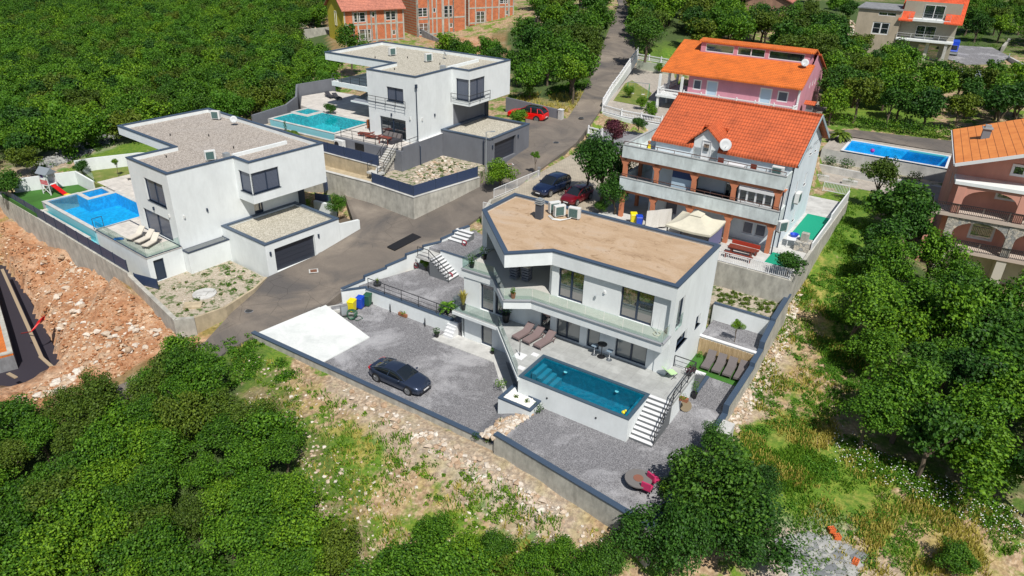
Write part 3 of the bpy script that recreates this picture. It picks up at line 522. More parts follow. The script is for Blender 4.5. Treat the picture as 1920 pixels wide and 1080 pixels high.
def dish(loc, rz, label, s=.38, tilt=1.1):
    r = T('satellite_dish', label, 'satellite dish', loc, rz, 'satellite dishes'); b = MB(); b.beam((0, 0, 0), (0, 0, .5), .05); b.beam((0, 0, .45), (0, -.1, .55), .05); b.build('mast', GALV, r)
    d = MB().lathe([(.01, 0), (s * .5, .03), (s * .85, .08), (s, .13), (s * .98, .14), (s * .5, .05)], 0, 0, 20); o = d.build('reflector', mat('dish_white', (.42, .44, .45), .5), r, smooth=True); o.location = (0, -.1, .62); o.rotation_euler = (tilt, 0, 0)
    MB().beam((0, -.12, .35), (0, -.55, .62), .03).build('feed_arm', GALV, r); return r
def lounger(loc, rz, label, group, seat=FABB, frm=mat('lounger_frame', (.12, .11, .1), .5), back=.55, cover=None):
    r = T('sun_lounger', label, 'sun lounger', loc, rz, group); L_ = 1.95; bw = .33
    f = MB(); f.box(-bw, -bw + .05, 0, 1.9, .24, .29); f.box(bw - .05, bw, 0, 1.9, .24, .29); f.box(-bw, bw, 0, .05, .24, .29); f.box(-bw, bw, 1.85, 1.9, .24, .29); f.build('frame', frm, r)
    for x in (-bw, bw - .05):
        for y in (.1, 1.6): MB().box(x, x + .05, y, y + .05, 0, .24).build('leg', frm, r)
    s = MB().hexa([(-bw + .02, .02, .29), (bw - .02, .02, .29), (bw - .02, 1.25, .29), (-bw + .02, 1.25, .29)], [(-bw + .02, .02, .37), (bw - .02, .02, .37), (bw - .02, 1.25, .37), (-bw + .02, 1.25, .37)]); s.build('seat', seat, r)
    b = MB().hexa([(-bw + .02, 1.25, .28), (bw - .02, 1.25, .28), (bw - .02, 1.9, .28 + back), (-bw + .02, 1.9, .28 + back)], [(-bw + .02, 1.22, .36), (bw - .02, 1.22, .36), (bw - .02, 1.86, .37 + back), (-bw + .02, 1.86, .37 + back)]); b.build('backrest', seat, r)
    if cover: MB().box(-bw, bw, .9, 1.15, .36, .4).build('towel', cover, r)
    return r
def pot_plant(loc, label, pot=BLACK, h=.4, r0=.22, leaf=LEAFD, lh=.8, lr=.35, n=90, kind='bush', group=None, name='potted_plant'):
    r = T(name, label, 'plant', loc, random.random() * 6, group); MB().lathe([(r0 * .7, 0), (r0, h), (r0 * 1.05, h), (r0 * .9, h - .03)], 0, 0, 12).build('pot', pot, r, smooth=False)
    foliage(n, lr, lh, kind, h * .9).build('foliage', leaf, r, recalc=False); return r
def foliage(n, R, H_, kind='bush', z0=0, s=.1):
    mb = MB()
    for i in range(n):
        if kind == 'bush':
            d = Vector((random.gauss(0, 1), random.gauss(0, 1), random.gauss(0, 1))).normalized() * (random.random() ** .4); c = Vector((d.x * R, d.y * R, z0 + H_ * .5 + d.z * H_ * .5))
            leafq(mb, c, s * (.7 + .6 * random.random()), d)
        elif kind == 'grass':
            a = random.random() * 6.28; t = R * (.3 + random.random() * .7); hh = H_ * (.6 + .4 * random.random()); w = s * .25; dx, dy = math.cos(a), math.sin(a); b = Vector((dx * R * .15, dy * R * .15, z0)); m_ = b + Vector((dx * t * .5, dy * t * .5, hh * .8)); e = b + Vector((dx * t, dy * t, hh)); p = Vector((-dy, dx, 0)) * w
            mb.add([b - p, b + p, m_ + p * .8, m_ - p * .8, e], [(0, 1, 2, 3), (3, 2, 4)])
        else:  # palm fronds
            a = 6.283 * i / n * 2.6; el = random.uniform(.1, 1.2); dx, dy = math.cos(a), math.sin(a); pr = Vector((-dy, dx, 0)); pts = []
            for j in range(6): t = j / 5; rr = R * t * math.cos(el * (1 - t * .3)); pts.append(Vector((dx * rr, dy * rr, z0 + H_ * .45 + R * math.sin(el) * t - R * .75 * t * t)))
            for j in range(5):
                w0 = s * 1.6 * math.sin(3.14 * (j + .2) / 5.4); w1 = s * 1.6 * math.sin(3.14 * (j + 1.2) / 5.6); mb.add([pts[j] - pr * w0 - Vector((0, 0, w0 * .5)), pts[j], pts[j + 1], pts[j + 1] - pr * w1 - Vector((0, 0, w1 * .5)), pts[j] + pr * w0 - Vector((0, 0, w0 * .5)), pts[j + 1] + pr * w1 - Vector((0, 0, w1 * .5))], [(0, 1, 2, 3), (1, 4, 5, 2)])
    return mb
def leafq(mb, c, s, nrm=None):
    n = Vector((random.gauss(0, 1), random.gauss(0, 1), random.gauss(0, 1)))
    if nrm is not None: n = n * .7 + Vector(nrm) * .9 + Vector((0, 0, .5))
    n.normalize(); a = n.cross(Vector((random.random(), random.random(), random.random() - .5))).normalized() * s * .5; b = n.cross(a) * .75; c = Vector(c)
    v0 = len(mb.v); mb.v += [tuple(c - a), tuple(c - b + n * s * .1), tuple(c + a), tuple(c + b + n * s * .1)]; mb.f.append((v0, v0 + 1, v0 + 2, v0 + 3))
# ------------------------------------------------------------ the two twin villas
def villa(F, zr, zt, zg, name_label, lower, pal, wn, pre):
    """zr roof top, zt terrace, zg garage roof; wn = window heights"""
    r = T('villa', name_label, 'house', F.w(0, 0, 0), F.yaw); zb = zr - 4.0; white = WHITE
    up = [(-7, 0), (0, 0), (0, 6.5), (2.42, 6.5), (2.42, 15), (-13, 15), (-13, 8.5), (-7, 8.5)]
    w = MB(); fu = shell(w, up, zb, zr - .4, {0: [wn['u']], 2: [(.55, 2.36, wn['bz0'], wn['bz1'])], 3: [(.06, 3.05, wn['bz0'], wn['bz1'])]}, cap=False)
    w.add([(p[0], p[1], zb) for p in up], [tuple(range(8))[::-1]]); w.prism([(-18, 4.6), (-7.0, 4.6), (-7.0, 8.5), (-13, 8.5), (-13, 15), (-18, 15)], zr - .85, zr - .4)
    RP2 = [(-6.98, 0), (0, 0), (0, 6.5), (2.42, 6.5), (2.42, 15), (-18, 15), (-18, 4.6), (-6.98, 4.6)]
    wall = w.build('wall', white, r)
    lo = [(-7, 0), (0, 0), (0, 13.7), (-13, 13.7), (-13, 9), (-7, 9)]; w = MB()
    fl = shell(w, lo, zt - .3, zb, {0: [wn['l']], 1: [(7.9, 8.9, zg + .05, zb - .2)], 3: [], 5: [(2.5, 6.5, zt + .02, zb - .6)]}, cap=False); w.build('lower_wall', white, r)
    pr = MB(); parapet_in(pr, RP2, zr - .4, zr, .28); pr.build('parapet', white, r)
    rf = MB().prism([(-17.7, 4.9), (-6.8, 4.9), (-6.8, .2), (-.2, .2), (-.2, 6.75), (2.15, 6.75), (2.15, 14.75), (-17.7, 14.75)], zr - .41, zr - .34).build('roof', pal['roof'], r)
    coping(MB(), RP2, zr, .34, .1).build('roof_edge', NAVYC, r)
    window(fu[0], wn['u'], r, mull=(.5,), glass=GLASSB, sill=NAVY); window(fl[0], wn['l'], r, mull=(.5,), glass=pal['lg'], name='sliding_door')
    window(fu[2], (.55, 2.36, wn['bz0'], wn['bz1']), r, glass=GLASSB, sill=NAVY); window(fu[3], (.06, 3.05, wn['bz0'], wn['bz1']), r, mull=(.55,), glass=GLASSB, sill=NAVY)
    window(fl[1], (7.9, 8.9, zg + .05, zb - .2), r, mull=(.7,), name='entrance_door'); window(fl[5], (2.5, 6.5, zt + .02, zb - .6), r, mull=(.5,), name='terrace_door')
    MB().box(-.02, .12, 13.1, 13.8, zt, zb).build('entrance_pillar', NAVY, r)
    # recessed upper room wall, upper balcony
    MB().box(-13.1, -7.02, 8.35, 8.5, zb + .3, zr - .85).build('recess_wall', pal['rec'], r)
    bw = MB(); bf = Fac((-13, 8.3), (-7, 8.3)); window(bf, (.9, 4.4, zb + .4, zr - 1.1), r, mull=(.3, .65), dep=.02, name='balcony_door')
    zf = zb + .35; bm_ = MB().prism([(-17.6, 4.9), (-8.3, 4.9), (-8.3, 1.2), (-7.02, 1.2), (-7.02, 8.3), (-13.1, 8.3), (-13.1, 13), (-17.6, 13)], zb, zf); bm_.build('balcony', white, r)
    parapet_in_ = coping(MB(), [(-17.6, 4.9), (-8.3, 4.9), (-8.3, 1.2), (-7.05, 1.2), (-7.05, 8.2), (-13.1, 8.2), (-13.1, 13), (-17.6, 13)], zf, .25, .22, 0); parapet_in_.build('balcony_edge', NAVYC if pre == 'L' else white, r)
    # roof strip, lamps
    MB().box(-1.2, -.95, 7.1, 13.2, zr - .34, zr - .02).build('roof_upstand', white, r); MB().box(-1.75, -1.25, 6.5, 7., zr - .34, zr + .1).build('vent_chimney', GALV, r)
    for q in ((-9, 9.5), (-3.5, 8.8), (-5.5, 3), (-12, 7)): MB().tube([(q[0], q[1], zr - .4), (q[0], q[1], zr - .12)], .06).build('vent_pipe', BLACK, r)
    for q in ((0, .8), (0, 3.06)): MB().box(.005, .14, q[1] - .06, q[1] + .06, zt + 2.5, zt + 2.8).build('wall_lamp', ACW if q[1] < 1 else NAVY, r)
    for q in ((-3.6,), (-.9,)): MB().box(q[0] - .06, q[0] + .06, -.14, -.005, zt + 2.6, zt + 2.9).build('wall_lamp', ACW if q[0] > -1 else NAVY, r)
    # garage
    g = MB(); gp = [(0, 4.2), (6.83, 4.2), (6.83, 12.6), (.0, 12.6)]; fg = shell(g, gp, lower - .6, zg - .25, {1: [(.9, 5.4, lower + (0 if pre == 'L' else .1), lower + 2.35)]}, dep=.35, cap=False); g.build('garage_wall', pal['gw'], r)
    gr = MB().box(.02, 6.6, 4.4, 12.4, zg - .26, zg - .2).build('garage_roof', pal['groof'], r); pr = MB(); parapet_in(pr, [(.02, 4.2), (6.83, 4.2), (6.83, 12.6), (.02, 12.6)], zg - .25, zg, .25); pr.build('garage_parapet', pal['gw'], r)
    coping(MB(), [(.02, 4.2), (6.83, 4.2), (6.83, 12.6), (.02, 12.6)], zg, .38, .1).build('garage_roof_edge', NAVYC, r)
    d = MB(); f = fg[1]; z0 = lower + (0 if pre == 'L' else .1)
    for i in range(5): f.hexa(d, .9, 5.4, z0 + i * .47, z0 + (i + 1) * .47 - .02, .28, .34)
    d.build('garage_door', mat(pre + '_garage_door', (.028, .034, .05), .35), r); [(lambda l: (f.hexa(l, a, a + .15, lower + 1.9, lower + 2.25, -.12, -.002), l.build('garage_lamp', NAVY, r)))(MB()) for a in (.35, 5.75)]
    return r, fu, fl, fg
palL = dict(roof=RGRAV, groof=RGRAV2, gw=WHITE, lg=GLASSB, rec=WHITE)
vL, fu, fl, fg = villa(FL, 9.0, 2.2, 2.85, 'white flat-roofed villa with pink-grey gravel roof and blue pool at the left', -.15, palL, dict(u=(2.6, 5.85, 5.6, 7.77), l=(1.1, 5.8, 2.22, 4.45), bz0=5.97, bz1=7.97), 'L')
palH = dict(roof=RGRAV2, groof=RGRAV2, gw=GREYR, lg=GLASS, rec=NAVY)
vH, hu, hl, hg = villa(FH, 14.0, 6.75, 7.45, 'white flat-roofed villa with charcoal garage and turquoise pool behind', 4.5, palH, dict(u=(2.85, 5.2, 11.05, 12.53), l=(1.6, 5.35, 6.85, 9.1), bz0=10.65, bz1=13.0), 'H')
# villa L extras: terrace block, ledge, side annexe, kerb walls
m = MB(); f_ = shell(m, [(-9.3, -3.3), (.12, -3.3), (.12, -.002), (-7, -.002), (-7, 3.0), (-9.3, 3.0)], -1.2, 2.14, {1: [(.5, 1.45, -.3, 1.75)]}, cap=False); m.build('terrace_wall', WHITE, vL); window(f_[1], (.5, 1.45, -.3, 1.75), vL, glass=NAVY, name='cellar_door')
MB().prism([(-9.35, -3.35), (.17, -3.35), (.17, -.003), (-7.01, -.003), (-7.01, 3.05), (-9.35, 3.05)], 2.14, 2.2).build('terrace_floor', TILEB, vL); coping(MB(), [(-9.3, -3.3), (.12, -3.3), (.12, -.02), (-9.3, -.02)][0:3] + [(-9.3, -.02)], 2.2, .1, .05, .02).build('terrace_edge', NAVY, vL)
MB().prism([(-13.1, 9.1), (-7.1, 9.1), (-7.1, 3.05), (-20.6, 3.05), (-22.7, 3.05), (-22.7, 9), (-21, 13.6), (-13.1, 13.6)], 1.2, 2.18).build('pool_deck', TILEB, vL)
m = MB(); m.box(0.003, 1.0, .02, 4.19, -.9, 1.75); m.build('light_shaft', WHITE, vL); MB().box(.003, 1.05, -.02, 4.19, 1.75, 1.83).build('shaft_frame', NAVY, vL); MB().box(.12, .92, .1, 4.05, 1.8, 1.85).build('skylight', GLASS, vL); MB().box(-.001, .002, .003, 4.1, -1.2, 1.9).build('base_wall', WHITE, vL)
tip = MB(); tip.prism([(4.6, 12.62), (6.83, 12.62), (6.83, 15.2), (6.5, 15.2), (6.5, 13.0), (4.6, 13.0)], .2, 2.0, [2.4, 2.3, 1.95, 1.95, 2.2, 2.4]); tip.build('planter_wall', WHITE, vL); MB().box(4.6, 6.5, 13.0, 15.2, .5, 1.6).build('planter_soil', BARK, vL)
MB().box(6.6, 6.829, 12.6, 15.0, -1, .6).build('planter_base', WHITE, vL)
# villa H extras
m = MB(); m.box(-9.5, .25, -3.1, -2.75, 3.5, 6.68); m.box(0.003, .25, -2.75, 4.18, 3.5, 7.08); m.build('base_wall', GREYR, vH); MB().box(.003, .27, .003, 4.19, 7.08, 7.13).build('base_ledge', WPAINT, vH)
MB().prism([(-9.5, -2.74), (-.0, -2.74), (0, -.003), (-7.01, -.003), (-7.01, 9), (-13.1, 9.1), (-13.1, 13.6), (-26, 13), (-27, 8.2), (-23.2, 4.5), (-21.6, 4.3), (-9.5, 3.7)], 5.0, 6.75).build('terrace_floor', TILEB, vH)
MB().box(.003, .02, 6.6, 13.6, 7.5, 9.98).build('grey_panel', GREYR, vH)
m = MB().tube([(.1, -.08, 13.1), (.1, -.08, 6.9), (.38, -.08, 6.6), (.38, -.1, 4.4)], .06); m.box(0.02, .2, -.2, .04, 12.9, 13.3); m.build('downpipe', NAVY, vH)
m = MB().tube([(6.0, 4.1, 7.3), (6.0, 4.1, 4.4)], .06).build('downpipe', NAVY, vH)
MB().box(-9.45, -8.4, -3.12, -3.1, 5.7, 6.5); v_ = MB()
for i in range(6): v_.box(-6.5, -5.2, -3.18, -3.1, 5.72 + i * .14, 5.82 + i * .14)
v_.build('vent_grille', BLACK, vH)
m = MB(); aw = m.hexa([(-14.2, 8.2, 9.3), (-7.2, 8.2, 9.3), (-7.2, 4.7, 8.6), (-14.2, 4.7, 8.6)], [(-14.2, 8.2, 9.36), (-7.2, 8.2, 9.36), (-7.2, 4.7, 8.66), (-14.2, 4.7, 8.66)]); a_ = m.build('awning', mat('awning_grey', (.17, .19, .23), .8), vH); MB().box(-14.3, -7.1, 4.6, 4.72, 8.5, 8.7).build('awning_bar', WPAINT, a_)
def wires(lab, fr, pts, h=.95, st=1.6, grp='cable railings of the villa behind'): return railing(lab, [fr.w(*p) for p in pts], h, 'wires', st, DARKM, 'cable_railing', grp)
wires('cable railing along the upper balcony of the villa behind', FH, [(-17.5, 5.0, 10.55), (-8.4, 5.0, 10.55)]); wires('short cable railing outside the upper front window of the villa behind', FH, [(-7.0, -.35, 10.5), (-1.3, -.35, 10.5)], .8); wires('cable railing round the corner window over the charcoal garage', FH, [(.0, 6.2, 10.3), (2.7, 6.2, 10.3), (2.7, 10.3, 10.3)], 1.0, 2)
wires('cable railing on the front edge of the terrace with the dining set', FH, [(-8.8, -2.9, 6.75), (-1.9, -2.9, 6.75)]); wires('cable railing at the terrace corner above the charcoal wall', FH, [(-.4, -2.9, 6.75), (.12, -2.9, 6.75), (.12, -.1, 6.75)])
railing('glass railing on the terrace of the left villa beside the loungers', [FL.w(*p) for p in [(-9.3, -3.2, 2.2), (.05, -3.2, 2.2), (.05, -.1, 2.2)]], .95, 'glass', 1.6, name='glass_railing'); railing('glass railing on the upper balcony of the left villa', [FL.w(*p) for p in [(-8.2, 5, 5.57), (-8.2, 1.3, 5.57), (-7.05, 1.3, 5.57)]], .9, 'glass', 1.6, name='glass_railing')
railing('glass railing between the sloping lawn and the play lawn', [FL.w(*p) for p in [(-27.3, 2.9, 2.2), (-22.9, 2.9, 2.2)]], 1.0, 'glass', 1.6, name='glass_railing')
# pools
def pool(label, F, poly, zw, depth, floor, water, cop, copw=.35, steps=(), jac=None, jd=.5, zc=None, basin=None, side=None):
    c = np.mean(poly, 0); r = T('swimming_pool', label, 'swimming pool', F.w(0, 0, 0), F.yaw); zc = zc or zw + .08
    n = len(poly); b = MB(); vs = [(p[0], p[1], zc) for p in poly] + [(p[0], p[1], zw - depth) for p in poly]; b.add(vs, [tuple(range(n, 2 * n))] + [(i, (i + 1) % n, (i + 1) % n + n, i + n) for i in range(n)]); b.build('basin', floor, r)
    MB().add([(p[0], p[1], zw) for p in poly], [tuple(range(n))]).build('water', water, r, recalc=False)
    q = MB(); cp_ = list(poly); coping(q, poly, zc - .02, copw, .06, copw); q.build('coping', cop, r)
    for s in steps: MB().box(*s).build('step', floor, r)
    return r
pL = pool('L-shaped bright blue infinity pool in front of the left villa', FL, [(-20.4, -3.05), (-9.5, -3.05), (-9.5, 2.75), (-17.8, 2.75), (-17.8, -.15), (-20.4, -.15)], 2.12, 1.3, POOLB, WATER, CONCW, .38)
def jacuzzi(pr, u0, u1, v0, v1, zw, fl):
    b = MB(); b.add([(u0, v0, zw), (u1, v0, zw), (u1, v1, zw), (u0, v1, zw), (u0, v0, zw - .7), (u1, v0, zw - .7), (u1, v1, zw - .7), (u0, v1, zw - .7)], [(4, 5, 6, 7), (0, 1, 5, 4), (1, 2, 6, 5), (2, 3, 7, 6), (3, 0, 4, 7)]); o = b.build('jacuzzi_basin', fl, pr); MB().add([(u0, v0, zw - .03), (u1, v0, zw - .03), (u1, v1, zw - .03), (u0, v1, zw - .03)], [(0, 1, 2, 3)]).build('jacuzzi_water', WATER, pr, recalc=False)
    MB().box(u0, u1, v0, v0 + .5, zw - .7, zw - .35).build('jacuzzi_bench', fl, pr); coping(MB(), [(u0, v0), (u1, v0), (u1, v1), (u0, v1)], zw + .03, .32, .06, .32).build('jacuzzi_coping', CONCW, pr)
jacuzzi(pL, -20.3, -18.3, .3, 2.4, 2.16, POOLB)
def overflow(pr, u0, u1, v0, v1, zw, zl, tile, outer, gz_):
    MB().box(u0, u1, v1 - .02, v1 + .28, zl - .8, zw - .03).build('overflow_wall', tile, pr); b = MB(); b.box(u0, u1, v0, v0 + .3, gz_, zl + .2); b.box(u0, u0 + .3, v0 + .3, v1 - .02, gz_, zl + .2); b.build('catch_basin_wall', outer, pr); MB().box(u0 + .3, u1, v0 + .3, v1 - .02, gz_, zl - .5).build('catch_basin_floor', tile, pr); MB().add([(u0 + .3, v0 + .3, zl), (u1, v0 + .3, zl), (u1, v1 - .02, zl), (u0 + .3, v1 - .02, zl)], [(0, 1, 2, 3)]).build('catch_water', WATER, pr, recalc=False)
    coping(MB(), [(u0, v0), (u1, v0), (u1, v0 + .28), (u0, v0 + .28)], zl + .2, .14, .03, .03).build('catch_basin_coping', CONCW, pr)
OVL = mat('overflow_tile', (.25, .55, .62), .3)
overflow(pL, -20.0, -9.36, -4.15, -3.38, 2.16, 1.45, OVL, CREAM, -1.5)
MB().prism([(-20.78, -3.4), (-20.4, -3.4), (-20.4, 3.0), (-20.78, 3.0)], 0, 2.15).build('pool_wall', CONCW, pL); 
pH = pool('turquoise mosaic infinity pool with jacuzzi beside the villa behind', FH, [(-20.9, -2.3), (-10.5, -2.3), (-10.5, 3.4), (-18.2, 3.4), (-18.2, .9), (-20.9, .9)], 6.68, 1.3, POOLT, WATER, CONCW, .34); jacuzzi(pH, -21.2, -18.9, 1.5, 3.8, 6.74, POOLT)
overflow(pH, -21.2, -9.6, -3.5, -2.62, 6.72, 6.0, OVL, CONCB, 3.5); MB().box(-21.3, -20.92, -2.65, 1.2, 4.5, 6.7).build('pool_wall', CONCW, pH); MB().box(-10.1, -9.5, -2.7, 3.6, 5, 6.7).build('pool_deck', TILEB, pH)
# ------------------------------------------------------------ main house
r = T('villa', 'white villa with bare tan flat roof and angled balcony in the centre', 'house', FM.w(0, 0, 0), FM.yaw)
w = MB(); gfp = [(-17.35, .1), (-.9, .1), (-.9, 0), (0, 0), (0, 8.2), (-17.35, 8.2)]; X = 17.35
gd = [(-8.82 + X, -6.82 + X, 1.83, 4.0), (-6.24 + X, -5.2 + X, 1.83, 4.0), (-3.96 + X, -1.55 + X, 1.83, 4.0), (-10.2 + X, -9.33 + X, 1.83, 4.0), (-15.76 + X, -14.5 + X, 1.83, 4.15), (-14.35 + X, -13.0 + X, 1.83, 4.15)]
f = shell(w, gfp, 1.5, 4.3, {0: gd, 3: [(5.25, 6.25, 3.0, 3.95), (1.48, 3.55, 3.05, 3.95)]}, dep=.25, cap=False); w.build('wall', WHITE, r)
w = MB(); shell(w, gfp, -1.3, 1.5, {}, cap=False); w.build('foundation_wall', WHITE, r)
for h, mu, gl in zip(gd, ((.42,), (), (.5,), (), (), (.5,)), (GLASSC, GLASSC, GLASSC, GLASS, GLASS, GLASS)): window(f[0], h, r, mull=mu, dep=.25, name='sliding_door', fw=.09, glass=gl)
for h in ((5.25, 6.25, 3.0, 3.95), (1.48, 3.55, 3.05, 3.95)): window(f[3], h, r, dep=.25, sill=NAVY)
m = MB(); lw_ = [(-17.1, -.55), (-8.3, -.55), (-8.3, .09), (-17.1, .09)]; f2 = shell(m, lw_, -1.3, 1.5, {0: [(1.9, 2.95, -.88, 1.2), (.03, .25, -.88, 1.2)]}, cap=False); m.build('lower_wall', WHITE, r); window(f2[0], (1.9, 2.95, -.88, 1.2), r, name='cellar_door', fw=.1, glass=GLASSC)
tp = [(-17.4, -1.3), (-13.1, -1.35), (-8.25, -6.0), (-8.25, -2.62), (1.65, -2.62), (1.65, 1.55), (0, 1.55), (0, -.0), (-.9, -.0), (-.9, .1), (-17.4, .1)]
MB().prism(tp, 1.55, 1.8).build('terrace_floor', TILEG, r); coping(MB(), [(-17.4, -1.3), (-13.1, -1.35), (-8.25, -6.0), (-8.25, -5.6), (-17.4, -.9)][:3] + [(-8.27, -5.6), (-13.2, -1.1), (-17.4, -1.1)], 1.5, .05, .26, .06).build('terrace_edge', WHITE, r)
m = MB(); m.box(1.5, 1.63, -2.6, 1.55, -.2, 1.55); m.box(.0, 1.63, 1.42, 1.53, -.2, 1.55); m.build('terrace_wall', WHITE, r)
# balcony slab of the upper floor
sp_ = [(-17.5, -.0), (-14.5, .05), (-11.88, -2.4), (-10.3, -1.25), (-.05, -1.28), (-.05, -.0), (-.9, 0), (-.9, .28), (-10, .85), (-10, 4.6), (-17.5, 4.6)]
m = MB().prism([(-17.5, -.0), (-14.5, .05), (-11.88, -2.45), (-10.2, -1.3), (-.05, -1.3), (-.05, .35), (-9.4, .35), (-9.4, 4.7), (-17.9, 4.7), (-17.9, 3.4), (-17.5, 3.4)], 4.3, 4.96); m.build('balcony_slab', WHITE, r)
MB().prism([(-17.48, .02), (-14.45, .08), (-11.85, -2.4), (-10.2, -1.25), (-.1, -1.25), (-.1, .34), (-9.4, .34), (-9.4, 4.6), (-17.48, 4.6)], 4.96, 5.0).build('balcony_floor', mat('balcony_tiles', (.46, .45, .42), .8), r)
e = MB()
for a, b in [((-17.5, -.0), (-14.5, .05)), ((-14.5, .05), (-11.88, -2.45)), ((-11.88, -2.45), (-10.2, -1.3)), ((-10.2, -1.3), (-.05, -1.3)), ((-.05, -1.3), (-.05, -.02))]: e.beam((*a, 4.985), (*b, 4.985), .2, .07)
e.build('balcony_edge', mat('edge_trim', (.27, .28, .30), .6), r)
# upper floor
w = MB(); up = [(-9.5, .28), (-.3, .28), (-.3, 0), (0, 0), (0, 8.2), (-17.95, 8.2), (-17.95, 3.45), (-17.5, 3.45), (-17.5, 4.6), (-10.0, 4.6), (-10.0, .85)]
uw = [(.55, 2.6, 5.03, 7.42), (5.5, 7.92, 5.03, 7.42)]; f = shell(w, up, 4.97, 7.6, {0: uw, 3: [(.7, 1.9, 5.0, 7.35)], 8: [(.4, 7.2, 5.03, 7.4)], 9: [(.3, 3.5, 5.03, 7.4)]}, dep=.22, cap=False); w.build('upper_wall', WHITE, r)
for h in uw: window(f[0], h, r, mull=(.5,), dep=.22, name='sliding_door', fw=.09)
window(f[3], (.7, 1.9, 5.0, 7.35), r, dep=.22); window(f[8], (.4, 7.2, 5.03, 7.4), r, mull=(.25, .5, .75), dep=.22, name='glass_wall'); window(f[9], (.3, 3.5, 5.03, 7.4), r, mull=(.5,), dep=.22, name='glass_wall')
m = MB(); shell(m, [(0, .0), (0.0, 8.2), (-.3, 8.2), (-.3, 0)][::1], 4.3, 4.97, {}, cap=False); m = MB(); m.box(-17.95, -17.36, 3.45, 8.19, .2, 4.96); m.box(-.3, 0, 0.0, .28, 4.3, 4.97); m.box(-.3, 0, .36, 8.2, 4.3, 4.97); m.box(-17.3, -.31, 8.0, 8.2, 4.3, 4.97); m.build('side_wall', WHITE, r)
rp = [(0, 8.2), (-17.95, 8.2), (-17.95, 3.45), (-11.9, -2.4), (-9.4, 0.0), (0, 0.0)]
m = MB().prism([(-.0, 8.2), (-17.95, 8.2), (-17.95, 3.45), (-11.9, -2.4), (-9.4, 0), (0, 0)], 7.6, 8.45); m.build('roof_slab', WHITE, r); pr = MB(); parapet_in(pr, rp, 8.45, 8.63, .28); pr.build('parapet', WHITE, r)
MB().prism([(-.25, 7.95), (-17.7, 7.95), (-17.7, 3.55), (-11.9, -2.05), (-9.5, .25), (-.25, .25)], 8.45, 8.5).build('roof', SAND, r); coping(MB(), rp, 8.63, .38, .1, .05).build('roof_edge', NAVYC, r)
m = MB().box(-13.85, -13.35, 4.8, 5.3, 8.5, 9.75); c = m.build('chimney', mat('chimney_slate', (.055, .065, .085), .6), r); q = MB(); q.box(-13.92, -13.28, 4.73, 5.37, 9.75, 9.82); q.box(-13.9, -13.3, 4.75, 5.35, 9.9, 9.96); q.box(-13.86, -13.34, 4.79, 5.31, 10.04, 10.1); q.box(-13.75, -13.45, 4.9, 5.2, 9.8, 10.2); q.build('chimney_cap', GALV, c)
for q in ((-6.5,), (-.75,)): pass
for x, z in ((-5.2, 6.6), (-5.9, 6.0)): MB().box(x - .06, x + .06, .16, .275, z - .1, z + .1).build('wall_lamp', WPAINT if z > 6.3 else GALV, r)
MB().add([(0.02, .75, 5.0), (.02, 1.85, 5.0), (.02, 1.85, 6.0), (.02, .75, 6.0), (.05, .75, 5.0), (.05, 1.85, 5.0), (.05, 1.85, 6.0), (.05, .75, 6.0)], [(0, 1, 2, 3), (4, 5, 6, 7), (0, 1, 5, 4), (1, 2, 6, 5), (2, 3, 7, 6), (3, 0, 4, 7)]).build('juliet_glass', RAILG, r)
for i, (u, v, rz, l) in enumerate([(-13.2, 6.7, 0, 'leftmost air conditioner beside the dark chimney on the tan roof'), (-12.5, 6.3, 0, 'middle air conditioner with pipes beside the chimney on the tan roof'), (-11.3, 6.6, 0, 'rightmost air conditioner on concrete feet on the tan roof')]): ac_unit(FM.w(u, v, 8.5), FM.yaw + (1.0 if i < 2 else .15), l)
t = MB()
for k_ in range(3): t.tube([FM.w(-13.2, 6.0 - .1 * k_, 8.56), FM.w(-12.6, 5.6 - .12 * k_, 8.55), FM.w(-12.0, 5.75 - .1 * k_, 8.55), FM.w(-11.5, 6.3, 8.6), FM.w(-11.4, 6.5, 8.8)], .035)
tag(t.build('insulated_pipes', ACW), 'white insulated pipes lying between the air conditioners on the tan roof', 'pipes')
ac_unit(FL.w(-1.6, 5.2, 8.68), FL.yaw + 1.2, 'air conditioner near the front edge of the pink-grey gravel roof'); ac_unit(FL.w(-14.2, 13.6, 8.68), FL.yaw + .6, 'air conditioner in the far corner of the pink-grey gravel roof'); dish(FL.w(-10.9, 13.7, 8.66), FL.yaw + 1.0, 'satellite dish in the far part of the pink-grey gravel roof')
ac_unit(FH.w(-11.4, 9.5, 13.68), FH.yaw + 1.3, 'left air conditioner on the pale gravel roof of the villa behind'); ac_unit(FH.w(-5.5, 9.2, 13.68), FH.yaw + 1.3, 'right air conditioner on the pale gravel roof of the villa behind'); dish(FH.w(-5.4, 12, 13.68), FH.yaw + 2.2, 'satellite dish on the pale gravel roof of the villa behind')
glassr = lambda lab, pts, h=.95: railing(lab, [FM.w(*p) for p in pts], h, 'glass', 1.5, name='glass_railing')
glassr('glass railing round the upper balcony of the central villa', [(-17.45, 2.9, 5.0), (-17.45, .05, 5.0), (-14.5, .1, 5.0), (-11.88, -2.35, 5.0), (-10.2, -1.2, 5.0), (-.12, -1.22, 5.0), (-.12, -.1, 5.0)])
glassr('glass railing on the terrace edge running down to the dark pool', [(-17.3, -.2, 1.8), (-17.3, -1.2, 1.8), (-13.1, -1.25, 1.8), (-8.35, -5.85, 1.8)])
